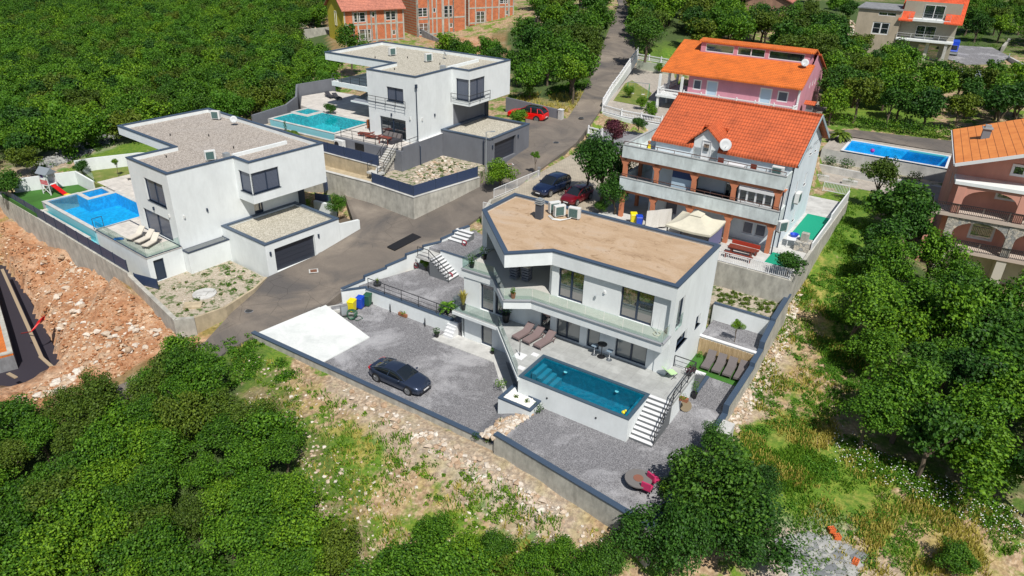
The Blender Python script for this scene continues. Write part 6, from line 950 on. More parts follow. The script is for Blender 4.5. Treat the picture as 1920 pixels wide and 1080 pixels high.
MB().hexa([(-.85, -.7, 2.35), (.85, -.7, 2.35), (.85, .7, 2.35), (-.85, .7, 2.35)], [(-.85, -.02, 2.95), (.85, -.02, 2.95), (.85, .02, 2.95), (-.85, .02, 2.95)]).build('roof', mat('felt', (.20, .23, .26), .8), pt)
MB().hexa([(.6, -.25, 1.0), (2.1, -.25, .3), (2.1, .25, .3), (.6, .25, 1.0)], [(.6, -.25, 1.1), (2.1, -.25, .38), (2.1, .25, .38), (.6, .25, 1.1)]).hexa([(2.1, -.25, .2), (2.3, -.25, .15), (2.3, .25, .15), (2.1, .25, .2)], [(2.1, -.25, .38), (2.3, -.25, .32), (2.3, .25, .32), (2.1, .25, .38)]).build('slide', RED, pt, bevel=.01); MB().box(2.31, 2.8, -.25, .25, .12, .3).build('slide_end', YELP, pt)
MB().beam((-.6, .5, 1.1), (-.95, .7, 0), .07).beam((-.6, 0, 1.1), (-1.0, 0, 0), .07).build('ladder', ORB, pt)
# villa H furniture
hp = T('heat_pump', 'white heat pump with black fan below the far pool terrace', 'heat pump', h_(-8.3, -3.7, 5.6), FH.yaw); MB().box(-.65, .65, -.25, .25, .08, 1.05).build('casing', ACW, hp, bevel=.03); o = MB().lathe([(.33, 0), (.33, .02)], 0, 0, 20).build('fan', BLACK, hp); o.location = (-.25, -.26, .56); o.rotation_euler = (math.pi / 2, 0, 0)
so_ = T('garden_sofa', 'dark corner sofa with grey cushions outside the terrace window of the villa behind', 'sofa', h_(-3.3, -.75, 6.75), FH.yaw); m = MB(); m.box(-1.2, 1.2, 0, .65, 0, .42); m.box(-1.2, 1.2, .5, .7, .4, .8); m.box(.6, 1.2, -1.2, 0, 0, .42); m.build('frame', FABD, so_); m = MB(); [m.hexa([(-1 + i * .6, .1, .43), (-.55 + i * .6, .1, .43), (-.55 + i * .6, .25, .43), (-1 + i * .6, .25, .43)], [(-1 + i * .6, .35, .85), (-.55 + i * .6, .35, .85), (-.55 + i * .6, .5, .85), (-1 + i * .6, .5, .85)]) for i in range(4)]; m.build('cushions', FABG, so_)
tb = T('dining_table', 'brown wooden table at the front corner of the far terrace', 'table', h_(-3.0, -2.0, 6.75), FH.yaw); MB().box(-.7, .7, -.4, .4, .68, .74).build('tabletop', WOODR, tb); [MB().box(x - .04, x + .04, y - .04, y + .04, 0, .68).build('leg', WOODR, tb) for x in (-.6, .6) for y in (-.3, .3)]
wc = T('wooden_chair', 'orange-brown folded wooden chair at the end of the turquoise pool', 'chair', h_(-8.6, 1.6, 6.75), FH.yaw + 1.2); m = MB(); [m.box(-.3 + i * .13, -.2 + i * .13, -.05, 0, .1, 1.1) for i in range(5)]; m.box(-.33, .33, 0, .04, .15, .25); m.box(-.33, .33, 0, .04, .9, 1.0); m.build('slats', mat('teak', (.45, .13, .03), .5), wc); MB().box(-.3, .3, -.5, -.05, .4, .46).build('seat', bpy.data.materials['teak'], wc)
for i, (u, v) in enumerate(((-7.6, -1.3), (-6.2, -1.6))): lounger(h_(u, v, 6.75), FH.yaw - 1.3, ('low brown lounger near the railing of the far terrace', 'low brown lounger nearer the steps of the far terrace')[i], 'brown loungers on the far terrace', WOODR, WOODR, .2)
dt = T('dining_set', 'dark dining table under the grey awning', 'table', h_(-10.5, 6.6, 6.75), FH.yaw); MB().box(-1, 1, -.5, .5, .68, .75).build('tabletop', DARKM, dt); [MB().box(x - .04, x + .04, y - .04, y + .04, 0, .68).build('leg', DARKM, dt) for x in (-.9, .9) for y in (-.4, .4)]
for i in range(3):
    c = T('garden_chair', 'grey garden chair under the awning of the villa behind', 'chair', h_(-11.3 + i * .8, 5.6, 6.75), FH.yaw, 'grey chairs under the awning'); MB().box(-.25, .25, -.25, .25, .4, .47).build('seat', FABG, c); MB().box(-.25, .25, -.28, -.22, .45, .95).build('backrest', FABG, c); [MB().box(x - .02, x + .02, y - .02, y + .02, 0, .4).build('leg', DARKM, c) for x in (-.22, .22) for y in (-.22, .22)]
for i in range(2): lounger(h_(-22.6 + i * 1.4, 9.6, 6.75), FH.yaw + 1.2, 'dark lounger at the back of the far terrace, %s' % ('left of two' if i == 0 else 'right of two'), 'dark loungers at the back', FABD, FABD, .3)
# white house furniture
gz = T('gazebo', 'beige canvas gazebo with two-tier roof beside the white house', 'gazebo', FW.w(-6.0, -2.0, 4.8), FW.yaw); s = 1.95
m = MB(); n_ = 8
for i in range(4):
    c0 = [(-s, -s), (s, -s), (s, s), (-s, s)][i]; c1 = [(-s, -s), (s, -s), (s, s), (-s, s)][(i + 1) % 4]
    for a in range(n_):
        for b in range(6):
            def q_(ta, tb): x = c0[0] + (c1[0] - c0[0]) * ta; y = c0[1] + (c1[1] - c0[1]) * ta; k_ = 1 - tb * .78; return (x * k_, y * k_, 2.1 + .75 * tb - .18 * math.sin(math.pi * tb) - .10 * math.sin(math.pi * ta) * (1 - tb))
            m.add([q_(a / n_, b / 6), q_((a + 1) / n_, b / 6), q_((a + 1) / n_, (b + 1) / 6), q_(a / n_, (b + 1) / 6)], [(0, 1, 2, 3)])
        m.add([q_(a / n_, 0), q_((a + 1) / n_, 0), tuple(Vector(q_((a + 1) / n_, 0)) - Vector((0, 0, .18))), tuple(Vector(q_(a / n_, 0)) - Vector((0, 0, .18)))], [(0, 1, 2, 3)])
m.build('canopy', CANV, gz); t_ = .52; MB().hexa([(-t_, -t_, 2.88), (t_, -t_, 2.88), (t_, t_, 2.88), (-t_, t_, 2.88)], [(-.03, -.03, 3.2), (.03, -.03, 3.2), (.03, .03, 3.2), (-.03, .03, 3.2)]).build('top_canopy', CANV, gz)
for x in (-1.8, 1.8):
    for y in (-1.8, 1.8): MB().box(x - .04, x + .04, y - .04, y + .04, 0, 2.1).build('pole', DARKM, gz)
for x in (1.82,): m = MB(); [m.box(x - .03, x + .03, -1.7 + i * .22, -1.6 + i * .22, .2, 2.0) for i in range(16)]; m.build('side_curtain', mat('curtain', (.16, .16, .30), .8), gz)
for i, (du, dz) in enumerate(((0, 0),)):
    t = T('picnic_table', 'red-brown wooden table with benches on the patio of the white house', 'table', FW.w(-1.9, -1.7, 4.8), FW.yaw + .05); MB().box(-1.1, 1.1, -.4, .4, .7, .76).build('tabletop', WOODR, t); [MB().box(x - .06, x + .06, -.35, .35, 0, .7).build('leg', WOODR, t) for x in (-.8, .8)]
for y, l, rz in ((.9, 'red wooden bench with backrest behind the picnic table', 0), (-.85, 'dark wooden bench in front of the picnic table', 0)):
    b = T('bench', l, 'bench', FW.w(-1.9, -1.7 + y, 4.8), FW.yaw, None); MB().box(-1.2, 1.2, -.2, .2, .4, .46).build('seat', WOODR, b); [MB().box(x - .05, x + .05, -.2, .2, 0, .4).build('leg', WOODR, b) for x in (-1, 1)]
    if y > 0: MB().box(-1.2, 1.2, .2, .26, .5, .85).build('backrest', mat('red_bench', (.38, .04, .02), .5), b)
tb = T('garden_table', 'white garden table with a blue tub on it beside the green mat', 'table', FW.w(1.0, 3.3, 4.8), FW.yaw + .2); MB().box(-.5, .5, -.7, .7, .68, .73).build('tabletop', WPAINT, tb); [MB().box(x - .03, x + .03, y - .03, y + .03, 0, .68).build('leg', WPAINT, tb) for x in (-.4, .4) for y in (-.6, .6)]; tu = tag(MB().lathe([(.25, 0), (.38, .25), (.34, .25), (.22, .05)], 0, 0, 18).build('tub', BLUE), 'blue plastic tub on the white garden table', 'tub'); tu.location = FW.w(1.0, 3.5, 5.53)
gr = T('stone_grill', 'grey stone barbecue block at the end of the green mat', 'barbecue', FW.w(2.0, 2.9, 4.8), FW.yaw); MB().box(-.6, .6, -.6, .6, 0, .8).build('block', STONE, gr); MB().box(-.3, .3, -.2, .3, .8, 1.5).build('hood', CONC, gr)
tt = T('balcony_table', 'white topped table on the upper balcony of the white house', 'table', FW.w(-4.3, .9, 10.9), FW.yaw); MB().box(-.75, .75, -.4, .4, .7, .76).build('tabletop', WPAINT, tt); MB().box(-.7, .7, -.35, .35, .3, .69).build('base', WOODR, tt)
for u in (-5.7, -2.9): c = T('balcony_chair', 'dark wooden chair %s of the white table on the upper balcony' % ('left' if u < -4 else 'right'), 'chair', FW.w(u, .9, 10.9), FW.yaw, 'dark chairs on the upper balcony'); MB().box(-.25, .25, -.25, .25, .38, .45).build('seat', WOODR, c); MB().box(-.25, .25, .2, .26, .45, .95).build('backrest', WOODR, c); [MB().box(x - .02, x + .02, y - .02, y + .02, 0, .38).build('leg', WOODR, c) for x in (-.22, .22) for y in (-.22, .22)]
cv = T('canvas_screen', 'white canvas sheet hung beside the bins of the white house', 'screen', FW.w(-10.7, -1.6, 4.8), FW.yaw + .9); m = MB(); n_ = 14
for i in range(n_): a, b = i / n_ * 2.6, (i + 1) / n_ * 2.6; m.add([(a, .06 * math.sin(a * 9), .2), (b, .06 * math.sin(b * 9), .2), (b, .03 * math.sin(b * 5), 1.9), (a, .03 * math.sin(a * 5), 1.9)], [(0, 1, 2, 3)])
m.build('sheet', mat('white_canvas', (.62, .60, .56), .9), cv); MB().beam((0, 0, 0), (0, 0, 2), .05).beam((2.6, 0, 0), (2.6, 0, 2), .05).build('post', DARKM, cv)
pv = T('privacy_screen', 'white and blue curtain hung on the first floor balcony of the white house', 'curtain', FW.w(-9.6, .6, 7.8), FW.yaw); MB().box(0, 2.1, 0, .03, .4, 1.7).build('sheet', mat('pale_sheet', (.45, .58, .68), .8), pv); MB().box(0, 2.1, 0, .03, 1.71, 2.6).build('top', mat('navy_sheet', (.03, .06, .16), .8), pv)
for u in (-7.0, -5.6): s_ = T('sofa', 'dark sofa on the first floor balcony of the white house, %s' % ('left' if u < -6.5 else 'right'), 'sofa', FW.w(u, 1.2, 7.8), FW.yaw, 'dark sofas on the first floor balcony'); MB().box(-.6, .6, -.35, .35, 0, .42).build('seat', FABD, s_); MB().box(-.6, .6, .25, .4, .42, .85).build('backrest', FABD, s_)
st = T('statue', 'small yellow and brown figure on the upper terrace corner of the white house', 'figurine', FW.w(-12.6, 1.8, 10.9), 0); m = MB(); m.lathe([(.16, 0), (.2, .3), (.16, .6), (.08, .78)], 0, 0, 12); m.blob((0, 0, .92), .14, 2, .05); m.build('body', WOOD, st, smooth=True); MB().box(-.12, .14, -.22, -.1, .35, .7).build('shirt', YELP, st)
# play garden of pink house
sg = T('swing_set', 'swing set with green side poles on the pink house lawn', 'swing set', P(1195, 182, 5.76), -.3); m = MB()
for x in (-1.6, 1.6): m.beam((x, -.9, 0), (x, 0, 2.1), .07).beam((x, .9, 0), (x, 0, 2.1), .07)
m.build('poles', mat('green_pole', (.05, .25, .12), .5), sg); MB().beam((-1.6, 0, 2.1), (1.6, 0, 2.1), .08).build('crossbar', GALV, sg)
for x in (-.8, .8): m = MB(); m.beam((x - .2, 0, 2.1), (x - .2, 0, .5), .02).beam((x + .2, 0, 2.1), (x + .2, 0, .5), .02); s2 = MB().box(x - .22, x + .22, -.15, .15, .45, .5).build('swing_seat', WPAINT, sg); m.build('chains', GALV, s2)
struct(MB().prism([P(1150, 190, 5.62)[:2], P(1208, 201, 5.62)[:2], P(1222, 176, 5.62)[:2], P(1185, 152, 5.62)[:2], P(1172, 158, 5.62)[:2]], 5.5, 5.76).build('lawn', LAWN2))
# excavation: half-built roof edge, formwork, pipes
qq = P(12, 640, -3.0); FE = Frame(qq[0], qq[1], 22); r = T('building_site', 'orange hollow block slab edge of the house under construction at the left edge', 'building', P(18, 655, -2.6)); sl_ = [P(-90, 430, -2.4), P(-22, 500, -2.4), P(10, 610, -2.4), P(24, 662, -2.4), P(-90, 690, -2.4)]; o = P(18, 655, -2.6)
loc_ = lambda p: (p[0] - o[0], p[1] - o[1]); MB().prism([loc_(p) for p in sl_], -2.6, .0).build('foundation_wall', CONCD, r); MB().prism([loc_(p) for p in sl_], .001, .2).build('slab', m_tiles('block_slab', (.60, .17, .03), (.35, .1, .03), .25, .5), r); coping(MB(), [loc_(p) for p in sl_[::1]][::-1], .2, .35, .12, .02).build('edge_beam', CONC, r)
for a, b, l in (((4, 505), (78, 670), 'long timber plank along the left excavation edge'), ((75, 668), (100, 690), 'short timber plank at the bottom of the excavation'), ((30, 708), (15, 700), 'grey beam at the corner of the excavation')):
    A_ = Vector(P(*a, -2.2)); B_ = Vector(P(*b, -2.4)); t = tag(MB().beam((0, 0, 0), tuple(B_ - A_), .25, .08).build('timber_plank', WOODG), l, 'plank', None); t.location = A_
t = MB(); A_ = Vector(P(58, 622, -1.6)); ms = [P(58, 622, -1.6), P(66, 612, -1.3), P(72, 602, -1.2), P(77, 598, -1.3), P(76, 606, -1.5)]
for k_ in range(5): t.tube([tuple(Vector(p) - A_ + Vector((.06 * k_, .05 * k_, .05 * k_))) for p in ms], .04, 6)
t = tag(t.build('conduit_pipes', RED), 'bundle of red conduit pipes bent over the excavation edge', 'pipes'); t.location = A_
t = MB(); A_ = Vector(P(40, 625, -2.3)); t.tube([(0, 0, 0), tuple(Vector(P(58, 622, -1.6)) - A_)], .05); t = tag(t.build('conduit_pipe', mat('dull_red', (.2, .02, .02), .5)), 'single dull red pipe crossing the dark pit', 'pipe'); t.location = A_
for px, py, z, sx in ((1568, 1010, 0, 1), (1558, 997, 0, 1.1), (1603, 1057, 0, 1.1)):
    q = hit(px, py); b = T('hollow_brick', 'orange hollow brick block on the grey stones, %s' % {1568: 'lower of the stacked pair', 1558: 'upper of the stacked pair', 1603: 'alone near the bottom edge'}[px], 'brick', (q[0], q[1], q[2]), random.random(), 'hollow bricks in the meadow'); m = MB(); m.box(-.2, .2, -.16, .16, 0, .3); m.build('block', ORB, b); m = MB(); [m.box(-.18 + i * .14, -.1 + i * .14, -.13 + j * .14, -.05 + j * .14, .3, .305) for i in range(3) for j in range(2)]; m.build('holes', mat('brick_hole', (.12, .03, .01), .9), b)
pe = T('chimney_pot', 'squat concrete drain block on top of the boundary wall, right side', 'block', m_(4.9, -1.5, -.6), FM.yaw); MB().box(-.3, .5, -.7, .7, 0, 1.2).build('block', CONCW, pe)

struct(MB().prism([P(*q)[:2] for q in [(-60,500,-4),(12,498,-4),(55,560,-4),(104,655,-4),(116,690,-4),(60,735,-4),(-60,745,-4)]], -5.3, -3.9).build('pit_floor', mat('pit_black', (.03, .025, .035), .7)))  # flat sheet over the pit floor in one even near-black colour
# ------------------------------------------------------------ cars
def paint(name, c, met=.0): return mat(name, c, .28, met, 1.0)
CARGL = mat('car_glass', (.012, .016, .02), .04, 0, .3, .9); TYRE = mat('tyre', (.015, .015, .016), .8); RIM = mat('alloy_rim', (.38, .39, .40), .35, .8); TAILR = mat('tail_light', (.45, .01, .01), .25); HEADL = mat('head_light', (.6, .65, .68), .1)
def loft(secs):
    mb = MB(); n = len(secs[0]); 
    for s in secs: mb.v += [tuple(p) for p in s]
    for i in range(len(secs) - 1):
        for j in range(n - 1): mb.f.append((i * n + j, i * n + j + 1, (i + 1) * n + j + 1, (i + 1) * n + j))
    mb.f.append(tuple(range(n))); mb.f.append(tuple((len(secs) - 1) * n + j for j in range(n))[::-1]); return mb
def interp(tab, x):
    for a, b in zip(tab, tab[1:]):
        if x <= b[0]: t = (x - a[0]) / (b[0] - a[0]); t = t * t * (3 - 2 * t) * .5 + t * .5; return [a[i] + (b[i] - a[i]) * t for i in range(1, len(a))]
    return list(tab[-1][1:])
KINDS = {
 'coupe': dict(body=[(0, .60, .42, .86), (.03, .84, .27, 1.0), (.12, .93, .2, 1.03), (.3, .95, .18, .99), (.6, .94, .18, .97), (.74, .93, .18, .95), (.9, .88, .2, .84), (.97, .78, .22, .72), (1., .55, .3, .58)], gh=[(.08, .70, 1.01), (.2, .66, 1.24), (.32, .62, 1.36), (.44, .61, 1.40), (.54, .62, 1.37), (.64, .67, 1.19), (.73, .74, .97)], roof=(.27, .56), base=.86),
 'suv': dict(body=[(0, .72, .5, 1.0), (.02, .86, .36, 1.1), (.1, .93, .28, 1.12), (.3, .95, .26, 1.1), (.6, .95, .26, 1.08), (.74, .94, .26, 1.08), (.9, .9, .28, .98), (.97, .82, .3, .86), (1., .6, .4, .7)], gh=[(.02, .74, 1.1), (.08, .70, 1.5), (.16, .68, 1.66), (.35, .68, 1.70), (.5, .68, 1.67), (.62, .71, 1.42), (.72, .78, 1.09)], roof=(.1, .52), base=.87),
 'hatch': dict(body=[(0, .70, .45, .9), (.03, .82, .32, 1.0), (.12, .88, .25, 1.02), (.4, .9, .22, 1.0), (.7, .9, .22, .97), (.88, .86, .24, .87), (.97, .76, .28, .74), (1., .55, .36, .62)], gh=[(.02, .68, 1.0), (.07, .66, 1.3), (.15, .64, 1.45), (.35, .64, 1.49), (.5, .64, 1.46), (.63, .68, 1.25), (.75, .74, .98)], roof=(.1, .5), base=.83)}
def car(loc, rz, label, pm, kind='coupe', L=4.8, sc=1., trim=BLACK, group=None, wx=(.19, .80), plate='', roofm=None):
    K = KINDS[kind]; r = T('parked_car', label, 'car', loc, rz, group); X = lambda t: (t - .5) * L
    secs = []
    for i in range(33):
        t = i / 32; w, zb, zt = interp(K['body'], t); zm = zb + (zt - zb) * .62
        half = [(0, zt + .02), (w * .55, zt + .012), (w * .86, zt - .03), (w * .97, zt - .1), (w, zm), (w * .985, zb + .2), (w * .95, zb + .06), (w * .85, zb)]
        secs.append([(X(t), y, z) for y, z in half] + [(X(t), -y, z) for y, z in half[::-1]])
    b = loft(secs).build('body', pm, r, smooth=True); es = b.modifiers.new('e', 'EDGE_SPLIT'); es.split_angle = math.radians(38)
    g = K['gh']; secs = []; rs_ = []
    for i in range(25):
        t = g[0][0] + (g[-1][0] - g[0][0]) * i / 24; w, zt = interp(g, t); wb = K['base'] * (1 if .1 < i / 24 < .9 else .94); zb = interp(K['body'], t)[2] - .04
        half = [(0, zt), (w * .7, zt - .008), (w * .97, zt - .04), (w + .02, zt - .08), (wb, zb)]; half = [(y, max(z, zb)) for y, z in half]
        secs.append([(X(t), y, z) for y, z in half] + [(X(t), -y, z) for y, z in half[::-1]])
        if K['roof'][0] <= t <= K['roof'][1]: rs_.append([(X(t), y, z + .014) for y, z in half[:4]] + [(X(t), -y, z + .014) for y, z in half[:4][::-1]])
    loft(secs).build('windows', CARGL, r, smooth=True)
    mb = MB(); n = len(rs_[0])
    for s in rs_: mb.v += s
    for i in range(len(rs_) - 1):
        for j in range(n - 1): mb.f.append((i * n + j, i * n + j + 1, (i + 1) * n + j + 1, (i + 1) * n + j))
    mb.build('roof', roofm or pm, r, smooth=True)
    m = MB()
    for s in (1, -1):
        for i0, i1 in ((0, 1), (1, 2), (-1, -2), (-2, -3)):
            a, c = g[i0], g[i1]; za = interp(K['body'], a[0])[2] if i0 in (0, -1) else a[2] - .02; m.beam((X(a[0]), s * (a[1] + .03), za - .01), (X(c[0]), s * (c[1] + .02), c[2] - .03), .07, .035)
        tb = .43 if kind == 'coupe' else .36; wq, zq = interp(g, tb); m.beam((X(tb), s * (wq + .015), zq - .06), (X(tb - .02), s * (K['base'] + .005), interp(K['body'], tb)[2] - .02), .07, .03)
        if kind != 'coupe': wq, zq = interp(g, .19); m.beam((X(.19), s * (wq + .015), zq - .06), (X(.17), s * (K['base'] + .005), interp(K['body'], .17)[2] - .02), .07, .03)
    m.build('pillars', pm, r)
    wr_ = .34 if kind != 'suv' else .38
    for t in wx:
        w = interp(K['body'], t)[0]
        for s in (1, -1):
            a = MB().lathe([(wr_ + .06, -.01), (wr_ + .06, .012)], 0, 0, 24).build('wheel_arch', trim, r); a.location = (X(t), s * (w - .006), wr_ + .02); a.rotation_euler = (math.pi / 2, 0, 0)
            q = MB().lathe([(wr_ * .7, -.1), (wr_ * .97, -.1), (wr_, -.06), (wr_, .06), (wr_ * .97, .1), (wr_ * .7, .1)], 0, 0, 24).build('wheel', TYRE, r, smooth=False); q.location = (X(t), s * (w - .075), wr_); q.rotation_euler = (math.pi / 2, 0, 0)
            m = MB(); m.lathe([(.05, .108), (.05, .11)], 0, 0, 10)
            for k_ in range(5): a_ = k_ * 1.2566; m.beam((0, 0, -s * .1), (math.cos(a_) * wr_ * .7, math.sin(a_) * wr_ * .7, -s * .1), .075, .03)
            m.lathe([(wr_ * .66, -.105), (wr_ * .72, -.105), (wr_ * .72, .105), (wr_ * .66, .105)], 0, 0, 24); m.build('rim', RIM, q)
    zf = interp(K['body'], .96)[2]; zr_ = interp(K['body'], .03)[2]; wf = interp(K['body'], .96)[0]
    for s in (1, -1):
        MB().hexa([(X(.955), s * wf * .98, zf - .22), (X(.99), s * wf * .6, zf - .2), (X(.94), s * wf * .6, zf - .2), (X(.92), s * wf * .95, zf - .22)], [(X(.94), s * wf * 1.0, zf - .08), (X(.985), s * wf * .6, zf - .08), (X(.94), s * wf * .6, zf - .02), (X(.90), s * wf * .97, zf - .04)]).build('headlight', HEADL, r)
        MB().hexa([(X(.004), s * .45, zr_ - .22), (X(.02), s * .82, zr_ - .22), (X(.06), s * .86, zr_ - .2), (X(.06), s * .45, zr_ - .2)], [(X(.002), s * .45, zr_ - .08), (X(.015), s * .82, zr_ - .08), (X(.06), s * .87, zr_ - .07), (X(.06), s * .45, zr_ - .07)]).build('tail_light', TAILR, r)
        tm_ = .66 if kind != 'suv' else .65; MB().blob((X(tm_), s * 1.0, interp(K['body'], tm_)[2] + .05), .11, 2, 0, (.7, 1, .7)).build('mirror', pm, r, smooth=True)
    MB().box(X(.985), X(1.004), -.36, .36, .34, .56).build('grille', BLACK, r, bevel=.02); MB().box(X(.97), X(1.0), -.62, .62, .2, .32).build('bumper', trim, r); MB().box(X(.0), X(.02), -.6, .6, .28, .42).build('rear_bumper', trim, r)
    MB().box(X(1.004), X(1.008), -.26, .26, .4, .5).build('number_plate', WPAINT, r); MB().box(X(-.004), X(.0), -.26, .26, .55, .66).build('number_plate', WPAINT, r)
    r.scale = (sc,) * 3; return r
def place_car(wr, wf, left, W_=.85):
    a, b = Vector(wr), Vector(wf); d = (b - a); d.z = 0; d.normalize(); nrm = Vector((-d.y, d.x, 0)); c = (a + b) / 2 + nrm * (-W_ if left else W_); return (c.x, c.y, a.z), math.atan2(d.y, d.x)
c_, rz_ = place_car(P(707.2, 714.4, -.92), P(766.1, 740.6, -.92), False); car(c_, rz_, 'dark blue-grey saloon coupe alone on the gravel yard', paint('metallic_slate', (.035, .05, .09), .5), 'coupe', 4.85)
a = P(1060, 357, 4.5); b = P(1033, 368.5, 4.5); c_, rz_ = place_car(a, b, True); rzs = rz_
car(c_, rz_, 'navy blue estate SUV parked on the paving behind the tan roof', paint('navy_paint', (.012, .025, .075), .4), 'suv', 4.7)
d_ = Vector((math.cos(rz_), math.sin(rz_), 0)); a = Vector(P(1106, 374, 4.5)); n2_ = Vector((-d_.y, d_.x, 0)); c2 = a + d_ * 1.25 - n2_ * .78; car(tuple(c2), rz_ + .05, 'dark red hatchback parked beside the navy SUV', paint('ruby_paint', (.17, .005, .012), .3), 'hatch', 4.1, .97)
rz = FH.yaw + math.pi; d_ = Vector((math.cos(rz), math.sin(rz), 0)); a = Vector(P(1001, 229.5, 5.15)); c2 = a + d_ * 1.5 - Vector((-d_.y, d_.x, 0)) * .85
car(tuple(c2), rz + .12, 'bright red sports SUV with black roof in front of the charcoal wall', paint('bright_red_paint', (.72, .006, .004)), 'suv', 5.0, 1.1, roofm=CARGL)
q = hit(1786, 104); r = T('delivery_van', 'blue covered pickup van beside the beige-grey house', 'van', (q[0], q[1] + .8, q[2] + .1), math.radians(-118)); MB().box(-2.0, 1.2, -1.0, 1.0, .55, 2.6).build('cargo_box', BLUE, r, bevel=.05); MB().box(-2.05, 2.4, -.95, .95, .35, .9).build('chassis', GALV, r)
MB().hexa([(1.25, -.9, .9), (2.5, -.9, .9), (2.5, .9, .9), (1.25, .9, .9)], [(1.25, -.85, 2.0), (1.8, -.8, 2.0), (1.8, .8, 2.0), (1.25, .85, 2.0)]).build('cab', BLUE, r); MB().hexa([(1.9, -.8, 1.3), (2.42, -.8, 1.25), (2.42, .8, 1.25), (1.9, .8, 1.3)], [(1.6, -.75, 1.95), (1.86, -.75, 1.95), (1.86, .75, 1.95), (1.6, .75, 1.95)]).build('windscreen', CARGL, r)
for x in (-1.2, 1.7):
    for s in (-.92, .92): w = MB().lathe([(.36, -.12), (.36, .12)], 0, 0, 18).build('wheel', TYRE, r); w.location = (x, s, .36); w.rotation_euler = (math.pi / 2, 0, 0)
q = P(1098, 22, 10.4); car((q[0], q[1], q[2]), -.4, 'white car seen between trees at the top centre', paint('white_paint_car', (.6, .65, .7)), 'suv', 4.6); q = P(1066, 58, 8.9); car((q[0], q[1], TZ(q[0], q[1])), 2.2, 'pale car roof between trees beside the upper road', paint('silver_paint', (.45, .5, .52)), 'hatch', 4.1)
q = hit(1890, 112); r = T('motor_scooter', 'small scooter beside the low walls at the top right', 'scooter', (q[0], q[1], q[2]), 1.0); MB().hexa([(-.7, -.15, .3), (.3, -.15, .3), (.3, .15, .3), (-.7, .15, .3)], [(-.8, -.13, .8), (-.1, -.13, .75), (-.1, .13, .75), (-.8, .13, .8)]).build('body', mat('scooter', (.25, .32, .36), .4), r, bevel=.05); MB().beam((.35, 0, .3), (.6, 0, 1.1), .12).build('front_shield', GALV, r)
for x in (-.6, .65): w = MB().lathe([(.25, -.06), (.25, .06)], 0, 0, 16).build('wheel', TYRE, r); w.location = (x, 0, .25); w.rotation_euler = (math.pi / 2, 0, 0)
wall_run('garden_wall', 'low pale wall stubs at the drive on the top right', [P(1878, 96, 7), P(1892, 78, 7.3)], 5.6, 8.0, .5, CONC); wall_run('garden_wall', 'white low wall running off at the top right', [P(1893, 112, 6.8), P(1918, 128, 6.6), P(1960, 150, 6.4)], 5.4, 7.3, .4, CONCW)
qd = [(1770,110,6.62),(1790,86,6.62),(1860,90,6.62),(1895,108,6.62),(1870,120,6.62),(1810,122,6.62)]; pts = [hit(x[0], x[1]) for x in qd]; struct(MB().add([(p[0], p[1], p[2] + .12) for p in pts] + [(p[0], p[1], p[2] - 1) for p in pts], [tuple(range(6))] + [(i, (i + 1) % 6, (i + 1) % 6 + 6, i + 6) for i in range(6)]).build('gravel_drive', YARD))
# ------------------------------------------------------------ trees
def crown_mesh(name, n, s, m_, K=20, flat=.85, seed=1, rough=.3):
    random.seed(seed); mb = MB(); cl = []
    for i in range(K):
        d = Vector((random.gauss(0, 1), random.gauss(0, 1), random.gauss(0.25, 1))).normalized() * random.uniform(.3, .82); cl.append((d, random.uniform(.2, .46)))
    for i in range(n):
        if random.random() < .12: d = Vector((random.gauss(0, 1), random.gauss(0, 1), random.gauss(0, 1))).normalized(); c = d * random.uniform(.2, .7)
        else:
            c0, r0 = random.choice(cl); d = Vector((random.gauss(0, 1), random.gauss(0, 1), random.gauss(.15, 1))).normalized(); c = c0 + d * r0 * (random.random() ** .35)
        leafq(mb, (c.x, c.y, c.z * flat), s * random.uniform(.6, 1.25), d)
    me = bpy.data.meshes.new(name); me.from_pydata(mb.v, [], mb.f); me.materials.append(m_); return me
def trunk_mesh(name, seed):
    random.seed(seed); mb = MB(); bend = [(0, 0, -.06), (random.uniform(-.05, .05), random.uniform(-.05, .05), .3), (random.uniform(-.08, .08), random.uniform(-.08, .08), .62), (0, 0, 1)]; mb.tube(bend, .07, 7, .03)
    for i in range(6): a = random.random() * 6.28; z = .35 + .08 * i; mb.tube([(0, 0, z), (math.cos(a) * .22, math.sin(a) * .22, z + .2), (math.cos(a) * .5, math.sin(a) * .5, z + .42)], .03, 5, .01)
    me = bpy.data.meshes.new(name); me.from_pydata(mb.v, [], mb.f); me.materials.append(BARK); return me
CROWN = {}
for key, m_, n, s in (('near', LEAF, 7000, .075), ('mid', LEAF, 3600, .105), ('far', LEAF, 1500, .16), ('dark', LEAFD, 3600, .105), ('olive', LEAFO, 3400, .105), ('big', LEAFD, 12000, .058), ('bright', LEAFB, 3000, .11), ('purple', LEAFP, 4200, .09), ('darknear', LEAFD, 7000, .075), ('olivenear', LEAFO, 6500, .075)):
    CROWN[key] = [crown_mesh('crown_' + key, n, s, m_, 26 if 'near' in key or key == 'big' else 18, seed=i * 13 + len(key)) for i in range(3 if key in ('near', 'mid', 'far') else 2)]
TRUNK = [trunk_mesh('trunk', i) for i in range(3)]
random.seed(11)
ntree = 0
